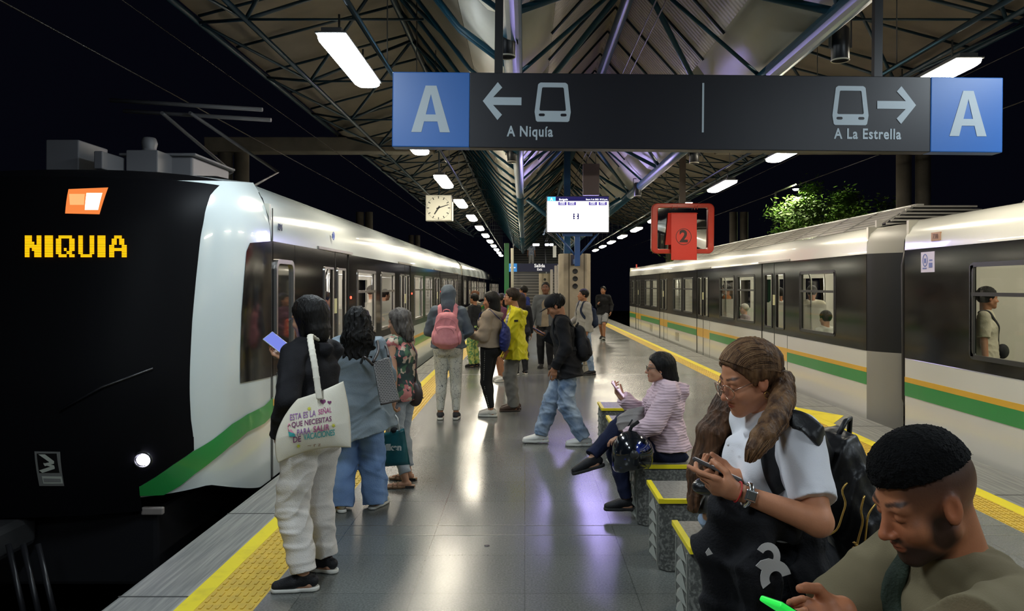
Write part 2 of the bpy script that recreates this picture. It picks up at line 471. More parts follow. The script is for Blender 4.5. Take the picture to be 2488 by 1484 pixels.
for x, nm in ((XLL + .13, 'left'), (XRL - .13, 'right')):
    t = empty('lamp_rail', (x, 0, LZ + .2), 'thin dark rail carrying the row of lamps over the %s platform edge' % nm, 'rail')
    MB().tube((0, -1.8, 0), (0, 45, 0), .022, 8).build('tube', M_DBLUE, t)
    for k in range(24):
        y = -.6 + 1.9 * k
        MB().tube((0, y, 0), ((-.0 if nm == 'left' else 0), y, 1.55), .006, 5).build('rod', M_HOUS, t)

# ------------------------------------------------------------------ black can lights on the gutter pipes
for (x, y, lab) in ((-.135, 5.85, 'black can light on the left pipe above the sign'), (2.40, 5.95, 'black can light on the right pipe above the sign'),
                    (-.18, 10.8, 'black can light on the left pipe just under the sign'), (2.36, 10.9, 'black can light on the right pipe just under the sign'),
                    (2.15, 14.9, 'black can light on the right pipe near the bright screen')):
    t = empty('can_light', (x, y, 0), lab, 'spotlight', 'black can lights')
    MB().lathe([(0, 3.62), (.05, 3.62), (.066, 3.60), (.066, 3.37), (.061, 3.365), (.058, 3.40), (0, 3.42)], (0, 0, 0), 20).build('can', M_BLACK, t)
    MB().lathe([(.067, 3.372), (.069, 3.366), (.066, 3.360), (.062, 3.366)], (0, 0, 0), 20).build('rim', M_CREAM, t)
    mb = MB(); mb.box(-.085, -.075, -.012, .012, 3.46, 3.70); mb.box(.075, .085, -.012, .012, 3.46, 3.70); mb.box(-.085, .085, -.012, .012, 3.69, 3.70)
    mb.build('bracket', M_BLACK, t)

# ------------------------------------------------------------------ the hanging direction sign
SY, SX0, SX1, SZ0, SZ1 = 4.60, (952 - CX) * 4.6 / F, (2436 - CX) * 4.6 / F, 2.470, 2.912
SW = SX1 - SX0
M_SIGN = mat('sign_black_panel', (.009, .009, .014), .38)
M_SBLUE = mat('sign_blue_panel', (.030, .15, .50), .36)
M_SWHITE = mat('sign_white_vinyl', (.46, .53, .58), .42)
t = empty('hanging_sign', (SX0, SY, SZ0), 'long black hanging sign reading A Niquia and A La Estrella with blue ends', 'sign')
t.rotation_euler = (0, math.radians(.56), 0)
px = SW / 1484.
HZ = SZ1 - SZ0
MB().box(188 * px, 1308 * px, 0, .10, 0, HZ).build('black_panel', M_SIGN, t, bevel=.004)
MB().box(0, 188 * px, -.001, .10, 0, HZ).build('blue_panel', M_SBLUE, t, bevel=.006)
MB().box(1308 * px, 1484 * px, -.001, .10, 0, HZ).build('blue_panel', M_SBLUE, t, bevel=.006)
def sg(x, y): return ((x - 950) * px, (352 - y) * px)      # drawn on the upright sign
FM = face_cam(0, -.0015, 0)
def big_A(x0, x1, y0, y1, name='letter'):
    xa, za = sg(x0, y1); xb, zb = sg(x1, y0); w, h = xb - xa, zb - za
    pts = lambda L: [(xa + u * w, za + v * h) for u, v in L]
    mb = MB()
    mb.prism(pts([(0, 0), (.26, 0), (.50, .82), (.50, 1), (.36, 1)]), .002, FM)
    mb.prism(pts([(1, 0), (.64, 1), (.50, 1), (.50, .82), (.74, 0)]), .002, FM)
    mb.prism(pts([(.327, .23), (.673, .23), (.629, .38), (.371, .38)]), .002, FM)
    return mb.build(name, M_SWHITE, t)
big_A(997, 1091, 203, 316); 
def sg2(f): return f
big_A(2304, 2394, 203, 313)
def arrow(cx, cy, d):
    # d=-1 points left
    L, hw, s = 94, 47, 19
    P = [(0, 0), (36, 46), (47, 33), (25, 9.5), (94, 9.5), (94, -9.5), (25, -9.5), (47, -33), (36, -46)]
    pts = []
    for a, b in P:
        pts.append(sg(cx + (-d) * a if d < 0 else cx - a, cy - b))
    if d > 0: pts = pts[::-1]
    mb = MB(); mb.prism(pts, .002, FM); return mb.build('arrow', M_SWHITE, t)
arrow(1170, 239, -1); arrow(2222, 239, 1)
def tram(x0, y0, w=88., h=95.):
    mb = MB()
    def q(u, v): return sg(x0 + u * w, y0 + v * h)
    out = [(.12, .02), (.16, 0), (.84, 0), (.88, .02), (.91, .05), (1, .75), (.96, .97), (.92, 1), (.08, 1), (.04, .97), (0, .75), (.09, .05)]
    top = [q(u, v) for u, v in out]
    i0 = [(.205, .135), (.225, .12), (.775, .12), (.795, .135), (.80, .15), (.865, .69), (.85, .715), (.82, .72), (.18, .72), (.15, .715), (.135, .69), (.20, .15)]
    ins = [q(u, v) for u, v in i0]
    ring(mb, top, ins, .002, FM)
    o = mb.build('train_symbol', M_SWHITE, t)
    mb = MB()
    for c in (.2, .8):
        a = q(c - .085, .86); b = q(c + .085, .79)
        mb.prism(rrect(min(a[0], b[0]), max(a[0], b[0]), min(a[1], b[1]), max(a[1], b[1]), .0085), .003, FM)
    mb.build('lamp_mark', M_SIGN, t)
tram(1296, 193); tram(2019, 194)
x, z = sg(1705, 250); MB().box(x - .0055, x + .0055, -.003, 0, z - .145, z + .145).build('divider_line', M_SWHITE, t)
def stext(s, cx, cy, size, w):
    x, z = sg(cx, cy); o = text_mesh('lettering', s, size, M_SWHITE, FM @ Matrix.Translation((x, z, 0)), t, .0015, .0020, space=1.12)
    xs = [v.co.x for v in o.data.vertices]; k = w * px / (max(xs) - min(xs)); mid = (max(xs) + min(xs)) / 2
    for v in o.data.vertices: v.co.x = x + (v.co.x - mid) * k
stext('A Niquía', 1285, 313, .085, 112); stext('A La Estrella', 2105, 311, .085, 163)
for xx in (1207, 2136):
    x, z = sg(xx, 100); MB().box(x - .024, x + .024, .03, .07, HZ, 1.6).build('hanger', M_BLACK, t)

# ------------------------------------------------------------------ screen, clock, mirror, cabinet
def screen():
    Y = 15.45; x, _, z = at(1404, 520.5, Y); W, Hh = 148 * Y / F, 85 * Y / F
    t = empty('information_screen', (x, Y, z), 'bright white and violet information screen on a post above the platform', 'screen')
    px = W / 148.
    F_ = face_cam(0, 0, 0)
    MB().box(-W / 2 - .02, W / 2 + .02, 0.004, .12, -Hh / 2 - .02, Hh / 2 + .02).build('casing', M_BLACK, t, bevel=.01)
    MB().box(-W / 2, W / 2, 0, .004, -Hh / 2, Hh / 2).build('panel', emis('screen_violet_white', (.50, .42, 1.), SCREEN_POWER), t)
    D = emis('screen_dark_band', (.035, .03, .16), .3); L = emis('screen_lilac_band', (.62, .55, 1.), .8)
    Wt = emis('screen_text', (.9, .9, 1.), 1.5)
    def r(x0, x1, y0, y1, n, m, d=.0015):
        MB().box((x0 - 1404) * px, (x1 - 1404) * px, -d, 0, (520.5 - y1) * px, (520.5 - y0) * px).build(n, m, t)
    r(1330, 1478, 478, 489, 'title_bar', D); r(1330, 1350, 478, 489, 'line_badge', emis('screen_blue', (.05, .3, .9), 1.2), .002)
    for a in (1356, 1379, 1430, 1454): r(a, a + 21, 490, 499, 'column_header', emis('screen_header', (.10, .07, .38), .45) if a == 1356 else bpy.data.materials['screen_header'])
    text_mesh('line_letter', 'A', 9.5 * px, Wt, F_ @ Matrix.Translation(((1340 - 1404) * px, (520.5 - 484) * px, .003)), t, .0005, .001)
    text_mesh('lettering', 'Envigado', 6 * px, Wt, F_ @ Matrix.Translation(((1369 - 1404) * px, (520.5 - 484.5) * px, .003)), t, .0005)
    text_mesh('lettering', 'Enero 9 de 2025  07:12 p.m.', 4.6 * px, Wt, F_ @ Matrix.Translation(((1450 - 1404) * px, (520.5 - 484.5) * px, .003)), t, .0005)
    for a in (1366, 1389, 1440, 1464):
        text_mesh('lettering', 'Vehículo\n4 coches', 3.6 * px, Wt, F_ @ Matrix.Translation(((a - 1404) * px, (520.5 - 493.5) * px, .002)), t, .0005)
    # logo: dark square whose light letter lies on its side
    r(1392, 1407, 518, 533, 'logo', D)
    mb = MB(); s = px * 1.15
    P = [(-4, 6), (0, 6), (4, 3.4), (.8, 0.2), (4, -3.), (0, -6), (-4, -6), (-1.5, -3), (-5.5, -3.2), (-2.2, 0), (-5.5, 3.2), (-1.5, 3)]
    mb.prism([((1400 - 1404) * px + a * s, (520.5 - 525.5) * px + b * s) for a, b in P][::-1], .003, F_)
    mb.build('logo_letter', emis('screen_logo_white', (.9, .88, 1.), 1.3), t)
    y2 = .12
    mb = MB(); mb.box(-.16, .16, .12, .16, -.2, .2); mb.box(-.30, .30, .12, .15, -Hh / 2 - .08, -Hh / 2 + .1)
    mb.build('bracket', mat('post_blue', (.03, .09, .28), .35), t, bevel=.006)
    MB().box(-.055, .055, .14, .22, 2.05 - z, 0).build('post', bpy.data.materials['post_blue'], t, bevel=.008)
    MB().box(-.05, .05, .16, .80, 2.10 - z, 2.20 - z).build('wall_arm', bpy.data.materials['post_blue'], t)
    for s in (-1, 1):
        MB().tube((s * .05, .18, -Hh / 2 - .45), (s * .42, .14, -Hh / 2 - .01), .022, 8).build('strut', bpy.data.materials['post_blue'], t)
screen()

def clock():
    Y = 14.4; x, _, z = at(1065.5, 505, Y); W = 63 * Y / F
    t = empty('station_clock', (x, Y, z), 'square station clock with white face showing ten past seven', 'clock')
    Fc = face_cam(0, 0, 0)
    MB().box(-W / 2, W / 2, 0, .16, -W / 2, W / 2).build('case', mat('clock_case', (.42, .41, .36), .4), t, bevel=.01)
    MB().box(-W / 2 + .015, W / 2 - .015, -.006, .0, -W / 2 + .015, W / 2 - .015).build('face', mat('clock_face', (.50, .49, .41), .6, emit=(.8, .78, .62), power=.04), t)
    mb = MB()
    for k in range(60):
        a = math.radians(6 * k); big = k % 5 == 0
        r1, r0, w = .218, (.172 if big else .205), (.008 if big else .003)
        c, s = math.sin(a), math.cos(a)
        mb.prism([(c * r0 - s * w, s * r0 + c * w), (c * r1 - s * w, s * r1 + c * w), (c * r1 + s * w, s * r1 - c * w), (c * r0 + s * w, s * r0 - c * w)], .002, face_cam(0, -.006, 0))
    K = mat('clock_ink', (.015, .015, .015), .5)
    mb.build('ticks', K, t)
    for nm, deg, L, w in (('minute_hand', 72, .195, .011), ('hour_hand', 213, .14, .016)):
        a = math.radians(deg); c, s = math.sin(a), math.cos(a)
        mb = MB(); mb.prism([(-c * .04 - s * w, -s * .04 + c * w), (c * L - s * w * .7, s * L + c * w * .7), (c * L + s * w * .7, s * L - c * w * .7), (-c * .04 + s * w, -s * .04 - c * w)], .003, face_cam(0, -.009, 0))
        mb.build(nm, K, t)
    MB().tube((0, .08, W / 2), (0, .08, 5.46 - z), .014, 8).build('hanger', M_DBLUE, t)
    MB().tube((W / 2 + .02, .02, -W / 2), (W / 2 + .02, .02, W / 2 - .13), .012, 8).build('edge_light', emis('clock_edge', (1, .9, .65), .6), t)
clock()

def mirror():
    Y = 15.9; k = Y / F; x, _, z = at(1658, 555, Y)
    t = empty('platform_mirror', (x, Y, z), 'red framed rounded mirror hanging over the right platform edge', 'mirror')
    RED = mat('red_plastic', (.50, .035, .015), .35, coat=.3)
    mb = MB(); W, Hh = 76 * k, 61 * k
    ring(mb, rrect(-W, W, -Hh, Hh, 14 * k, 6), rrect(-W + 15 * k, W - 15 * k, -Hh + 11 * k, Hh - 11 * k, 5 * k, 6), .12, face_cam(0, .06, 0))
    mb.build('frame', RED, t, bevel=.02)
    P = []
    for i in range(9):
        u = -1 + 2 * i / 8
        P.append([((W - 13 * k) * u, .015 + .006 * (u * u + v * v), (Hh - 9 * k) * v) for v in (-1 + 2 * j / 6 for j in range(7))])
    g_ = MB().grid(P).build('mirror_glass', mat('mirror_silver', (.88, .86, .80), .03, 1.), t)
    t.rotation_euler = (math.radians(3.6), 0, 0)
    MB().box(-W + .06, W - .06, .05, .07, -Hh + .06, Hh - .06).build('back', M_BLACK, t)
    MB().box(-.06, .06, .02, .10, Hh, 4.9 - z).build('post', mat('brown_post', (.10, .075, .06), .5), t)
    mb = MB()
    for s in (-28, -16, 26, 33): mb.tube((s * k, -.09, Hh - 15 * k), ((s + 3) * k, -.04, Hh), .006, 5)
    mb.tube((-30 * k, -.10, 36 * k), (34 * k, -.10, 36 * k), .008, 6)
    mb.build('hook_wire', RED, t)
    t2 = empty('number_banner', (x, Y - .11, z), 'red hanging banner with a black number 2 in a circle', 'banner')
    BR = mat('red_banner_cloth', (.62, .028, .012), .55)
    mb = MB(); mb.box(-30 * k, 32 * k, -.012, 0, -77 * k, 37 * k); mb.build('front_cloth', BR, t2, bevel=.003)
    mb = MB(); mb.add([(-30 * k, .0, 37 * k), (-30 * k, 0, -40 * k), (-42 * k, .09, -40 * k), (-36 * k, .05, 37 * k)], [(0, 1, 2, 3)]); mb.build('side_cloth', BR, t2, solid=.004)
    mb = MB(); n = 40; Fb = face_cam(0, -.013, -21 * k)
    o1 = [(19 * k * math.cos(2 * math.pi * i / n), 20 * k * math.sin(2 * math.pi * i / n)) for i in range(n)]
    o2 = [(a * .93, b * .93) for a, b in o1]
    ring(mb, o1, o2, .002, Fb); K = mat('banner_ink', (.03, .012, .01), .6); mb.build('circle', K, t2)
    text_mesh('number', '2', 40 * k, K, Fb @ Matrix.Translation((0, -.0, 0)), t2, .001, .012)
mirror()

t = empty('roof_cabinet', (1.14, 13.4, 3.47), 'brown grey metal cabinet hanging under the middle gable', 'cabinet')
MB().box(-.14, .14, 0, .12, -.26, .28).build('box', mat('cabinet_grey', (.12, .09, .09), .5), t, bevel=.01)
mb = MB(); mb.tube((-.08, .06, .28), (-.08, .06, 1.2), .008, 6); mb.tube((.08, .06, .28), (.08, .06, 1.2), .008, 6); mb.build('rod', M_HOUS, t)

# ------------------------------------------------------------------ pillars with portholes
def pillar(Y, X0, top, k, label):
    t = empty('platform_pillar', (X0, Y, 0), label, 'pillar')
    w = .33 * k
    poly = [(-w, -.10), (-w + .09, -.2), (w - .09, -.2), (w, -.10), (w, .3), (-w, .3)]
    mb = MB(); mb.prism(poly, top, Matrix()); mb.build('shaft', M_PILLAR, t, bevel=.012)
    mb = MB(); mb.box(-w + .19, -w + .215, -.205, -.19, .02, top); mb.box(w - .15, w - .13, -.205, -.19, .02, top); mb.build('groove', mat('pillar_groove', (.12, .10, .07), .7), t)
    return t
t = pillar(16.5, 1.05, 2.33, 1., 'cream stone pillar with three black portholes under the screen')
for py in (659, 677, 695):
    x, y, z = at(1401, py, 16.3); mb = MB(); mb.lathe([(0, .0), (.045, 0), (.052, .004), (.055, .012)], (0, 0, 0), 20, Matrix.Rotation(math.radians(90), 3, 'X').to_4x4())
    o = mb.build('porthole', M_BLACK, t); o.location = (0, -.202, z)
MB().box(-.09, .09, -.24, -.2, 2.08, 2.30).build('mount_plate', mat('mount_plate', (.05, .045, .07), .5), t, bevel=.004)
mb = MB(); mb.box(-.22, -.08, .05, .17, 2.33, 4.9); mb.build('roof_post', mat('post_blue2', (.02, .09, .22), .35), t, bevel=.01)
mb = MB(); mb.tube((-.15, .1, 2.8), (-1.0, .1, 3.5), .05, 10); mb.build('strut', M_BLUE, t)
mb = MB(); mb.tube((-.15, .1, 2.8), (.98, .1, 3.5), .05, 10); mb.build('strut', M_BLUE, t)
t = pillar(42.2, 1.08, 2.33, .95, 'cream stone pillar with one small black porthole before the stairs')
x, y, z = at(1324, 679, 42); mb = MB(); mb.lathe([(0, .0), (.06, 0), (.07, .01)], (0, 0, 0), 14, Matrix.Rotation(math.radians(90), 3, 'X').to_4x4()); o = mb.build('porthole', M_BLACK, t); o.location = (0, -.205, z)
for i, (a, yy, h) in enumerate(((1340, 28.2, 2.25), (1350, 29.4, 2.42), (1357.5, 27.2, 2.4))):
    x = (a - CX) * yy / F
    tag(MB().box(x - .045, x + .045, yy - .1, yy + .1, 0, h).build('panel_post', mat('pale_post', (.45, .42, .40), .4), bevel=.01),
        ['narrow pale post, left of the three behind the pillar', 'narrow pale post, middle of the three behind the pillar', 'narrow pale post closest to the porthole pillar'][i], 'post')
# green post, cream post, exit sign
x = at(1231, 0, 30)[0]
tag(MB().box(x - .09, x + .09, 29.95, 30.15, 0, 3.3).build('green_post', mat('green_post_paint', (.03, .22, .07), .4), bevel=.01), 'green square post left of the exit sign', 'post')
x = at(1245, 0, 31)[0]
tag(MB().box(x - .06, x + .05, 30.9, 31.1, 0, 3.15).build('cream_post', M_CREAM, bevel=.01), 'cream round edged post beside the green post', 'post')
Y = 33.; k = Y / F
t = empty('exit_sign', (0, Y, 0), 'dark blue hanging exit sign reading Salida with white arrow', 'sign')
x0, _, z1 = at(1236, 640, Y); x1, _, z0 = at(1372, 660, Y)
MB().box(x0 + 20 * k, x1, 0, .1, z0, z1).build('panel', mat('exit_sign_navy', (.015, .02, .07), .4), t, bevel=.01)
MB().box(x0, x0 + 20 * k, -.01, .1, z0, z1).build('arrow_panel', mat('exit_sign_blue', (.03, .22, .60), .4, emit=(.03, .22, .6), power=.25), t, bevel=.01)
xc, zc = x0 + 10 * k, (z0 + z1) / 2
P = [(-7, 0), (-1, 6.5), (1, 4.6), (-2.2, 1.3), (6.5, 1.3), (6.5, -1.3), (-2.2, -1.3), (1, -4.6), (-1, -6.5)]
MB().prism([(xc + a * k, zc + b * k) for a, b in P], .004, face_cam(0, -.012, 0)).build('arrow', mat('exit_white', (.8, .8, .8), .5, emit=(.8, .8, .85), power=.3), t)
EW = bpy.data.materials['exit_white']
text_mesh('lettering', 'Salida', 11.5 * k, EW, face_cam((1311 - CX) * k, -.002, H0 + (CY - 645.5) * k), t, .002, .004)
text_mesh('lettering', 'Exit', 8 * k, EW, face_cam((1311 - CX) * k, -.002, H0 + (CY - 654.5) * k), t, .002, .002)
for xx in (x0 + .2, x1 - .15): MB().tube((xx, .05, z1), (xx, .05, 4.3), .02, 6).build('hanger', M_DBLUE, t)
x, _, z = at(1347.5, 611, 36)
tag(MB().box(x - .08, x + .08, 36, 36.04, z - .27, z + .27).build('small_hanging_sign', mat('pale_sign', (.6, .6, .55), .5, emit=(.6, .6, .55), power=.1), bevel=.004), 'small blank pale sign hanging before the stairs', 'sign')
tag(MB().tube((x, 36.02, z + .27), (x, 36.02, 4.6), .012, 6).build('sign_rod', M_DBLUE), 'thin rod holding the small pale sign', 'rod')
# stairs
t = empty('staircase', (XM, 43.5, 0), 'wide grey staircase climbing at the far end of the platform', 'staircase')
mb = MB(); yy, zz = 0., 0.
MS = mat('stair_tread', (.10, .10, .10), .5); MN = mat('stair_nosing', (.40, .37, .34), .5)
nb = MB()
for i in range(36):
    if i == 18: yy += 1.6
    mb.box(-1.75, 1.75, yy, yy + .32, zz, zz + .17); nb.box(-1.75, 1.75, yy - .012, yy + .03, zz + .145, zz + .175)
    yy += .30; zz += .17
mb.build('steps', MS, t); nb.build('nosings', MN, t)
for s in (-1.78, .22, 1.78):
    MB().path([(s, -.2, .9), (s, 5.3, .95 + 3.05), (s, 7.0, 1.0 + 3.06), (s, 12.4, 1.0 + 6.1)], .03, 8).build('handrail', mat('rail_pale', (.5, .48, .45), .4, .5), t)
for (px_, Y) in ((1299, 46), (1306, 46), (1329, 46), (1340, 46)):
    x, _, z = at(px_, 594, Y)
    tag(MB().box(x - .11, x + .11, Y, Y + .3, z - .06, z + .06).build('stair_lamp', emis('stair_lamp_cold', (.75, .85, 1), 5.) if 'stair_lamp_cold' not in bpy.data.materials else bpy.data.materials['stair_lamp_cold'], bevel=.03),
        'small cold white lamp above the staircase', 'lamp', 'cold lamps above the staircase')

# ------------------------------------------------------------------ granite seat blocks
M_GRAN = mat('speckled_granite', (.075, .077, .070), .55, noise=(55, (.20, .20, .18), .45, .62), bump=(60, .4))
M_GTOP = mat('granite_top', (.21, .20, .18), .45, noise=(60, (.13, .125, .11), .45, .62))
M_RELIEF = mat('relief_panel', (.24, .25, .22), .5)
def make_block():
    t = empty('seat_block', (0, 0, 0)); w, d, h = .54, .44, .42
    c = .045
    poly = [(c, 0), (w - c, 0), (w, c), (w, d - c), (w - c, d), (c, d), (0, d - c), (0, c)]
    MB().prism([(x * .94 + .016 if False else x, y) for x, y in poly], h - .03, Matrix.Translation((0, 0, .0))).build('body', M_GRAN, t, bevel=.008)
    mb = MB(); mb.box(-.006, w + .006, -.006, d + .006, h - .03, h); mb.build('top', M_GTOP, t, bevel=.012)
    mb = MB(); mb.box(-.008, .022, -.008, d + .008, h - .004, h + .002); mb.box(-.008, w + .008, -.008, .016, h - .004, h + .002)
    mb.box(-.0085, -.006, -.008, d + .008, h - .022, h + .001); mb.box(-.008, w + .008, -.0085, -.006, h - .022, h + .001)
    mb.build('yellow_tape', M_YELLOW, t)
    # cast triangles on the aisle face
    mb = MB(); n = 5; zz = .03; s = (h - .07) / n
    for k in range(n):
        z0 = zz + k * s
        a, b = (.10, d - .10)
        for (p, q, r) in (((a, z0), (b, z0), ((a + b) / 2, z0 + s * .92)),):
            mb.add([(-.002, p[0], p[1]), (-.002, q[0], q[1]), (-.002, r[0], r[1]), (-.03, (a + b) / 2, z0 + s * .25)], [(0, 1, 3), (1, 2, 3), (2, 0, 3), (0, 2, 1)])
    mb.box(-.006, 0, .075, .09, .02, h - .05); mb.box(-.006, 0, d - .09, d - .075, .02, h - .05)
    mb.build('relief', M_RELIEF, t)
    return t
blk = make_block()
specs = [(3.66, 'granite seat block with yellow taped edges nearest the camera, by the dark trousers'), (4.51, 'granite seat block with yellow tape under the woman in the leather jacket'),
         (5.37, 'granite seat block with yellow tape carrying the woman in pink'), (7.00, 'granite seat block half hidden behind the knees of the woman in pink'),
         (7.87, 'farthest granite seat block, beyond the pink phone')]
for i, (y, lab) in enumerate(specs):
    o = blk if i == 0 else copy_tree(blk)
    o.location = (.78, y, 0); tag(o, lab, 'seat', 'granite seat blocks in a row')
o = copy_tree(blk); o.location = (.74, 1.38, 0); tag(o, 'granite seat block under the bearded man, out of the photo', 'seat', 'granite seat blocks in a row')

# ------------------------------------------------------------------ tree behind the right train, its street lamp, night backdrop
def tree(x, y, z0, h, seed, label, rad, n):
    rnd = random.Random(seed)
    t = empty('tree', (x, y, -1.2), label, 'tree')
    BK = mat('bark', (.06, .045, .03), .9, bump=(20, 1.))
    mb = MB(); mb.path([(0, 0, 0), (.1, .1, h * .3), (-.1, .2, h * .55), (.1, .1, h * .8)], [.22, .17, .11, .04], 10)
    for k in range(7):
        a = rnd.uniform(0, 6.28); z = h * rnd.uniform(.35, .7); L = rad * rnd.uniform(.6, .9)
        mb.path([(0, 0, z), (math.cos(a) * L * .5, math.sin(a) * L * .5, z + L * .35), (math.cos(a) * L, math.sin(a) * L, z + L * .5)], [.07, .045, .015], 6)
    mb.build('trunk', BK, t)
    mb = MB()
    cl = [(rnd.gauss(0, .55) * rad, rnd.gauss(0, .5) * rad, h * .72 + rnd.gauss(0, .28) * rad) for _ in range(44)]
    for i in range(n):
        c = cl[i % len(cl)]
        p = Vector((c[0] + rnd.gauss(0, .12) * rad, c[1] + rnd.gauss(0, .12) * rad, c[2] + rnd.gauss(0, .09) * rad))
        a = Vector((rnd.gauss(0, 1), rnd.gauss(0, 1), rnd.gauss(0, .5))).normalized(); b = a.orthogonal().normalized()
        s = rnd.uniform(.07, .14)
        mb.add([p - a * s, p - b * s * .4, p + a * s, p + b * s * .4], [(0, 1, 2, 3)])
    o = mb.build('foliage', mat('green_leaves', (.09, .19, .03), .5, noise=(2, (.16, .24, .05), .4, .6)), t); o['kind'] = 'stuff'
tree(13.2, 34.5, 0, 7.4, 3, 'lamp lit green tree beyond the right train', 2.3, 9000)
tree(7.9, 34.5, 0, 5.6, 5, 'small leafy tree just right of the red mirror', 1.0, 2500)
x, y, z = at(1945, 455, 34)
t = empty('street_lamp', (x, y + .6, -1.2), 'street lamp shining among the tree leaves', 'street lamp')
MB().path([(0, 2.8, 0), (0, 2.8, z + 1.4), (0, 0, z + 1.4)], .05, 8).build('pole', M_HOUS, t)
mb = MB(); mb.lathe([(0, -.07), (.10, -.05), (.13, 0), (0, .02)], (0, 0, z + 1.3 - .1), 14); mb.build('globe', emis('street_lamp_light', (.85, 1., .45), 420.), t)
# ------------------------------------------------------------------ trains
M_TW = mat('train_white_paint', (.62, .62, .57), .22, coat=.6)
M_TWL = mat('train_white_paint_cool', (.55, .61, .61), .2, coat=.5)
M_TBLK = mat('train_black_band', (.009, .008, .008), .10, spec=.45)
M_MASK = mat('train_front_mask', (.004, .004, .005), .5, spec=.06)
M_GREEN = mat('stripe_green', (.02, .26, .055), .35, coat=.3)
M_ORNG = mat('stripe_orange', (.70, .40, .03), .35, coat=.3)
M_SEAM = mat('door_seam_rubber', (.02, .02, .018), .7)
M_SILV = mat('window_silver', (.55, .53, .50), .25, .9)
M_DFRM = mat('window_dark_frame', (.03, .03, .03), .3)
M_GLASS = glass_mat('window_glass', (.80, .82, .78), .9)
M_INW = mat('interior_wall', (.55, .53, .45), .5)
M_INF = mat('interior_floor', (.15, .15, .15), .5)
M_POLE = mat('interior_pole', (.7, .7, .65), .25, .8)
M_SEAT = mat('interior_seat_green', (.10, .25, .12), .5)
M_STRIP = emis('interior_light_strip', (1., .93, .78), TRAIN_POWER)
M_STRIPL = emis('interior_light_strip_pinkish', (1., .90, .88), TRAIN_POWER * 1.8)
M_LOUV = mat('roof_louvre', (.50, .48, .44), .5)
M_GREY = mat('train_grey_end', (.27, .26, .24), .45)
M_RUB = mat('bellows_rubber', (.03, .027, .025), .5)

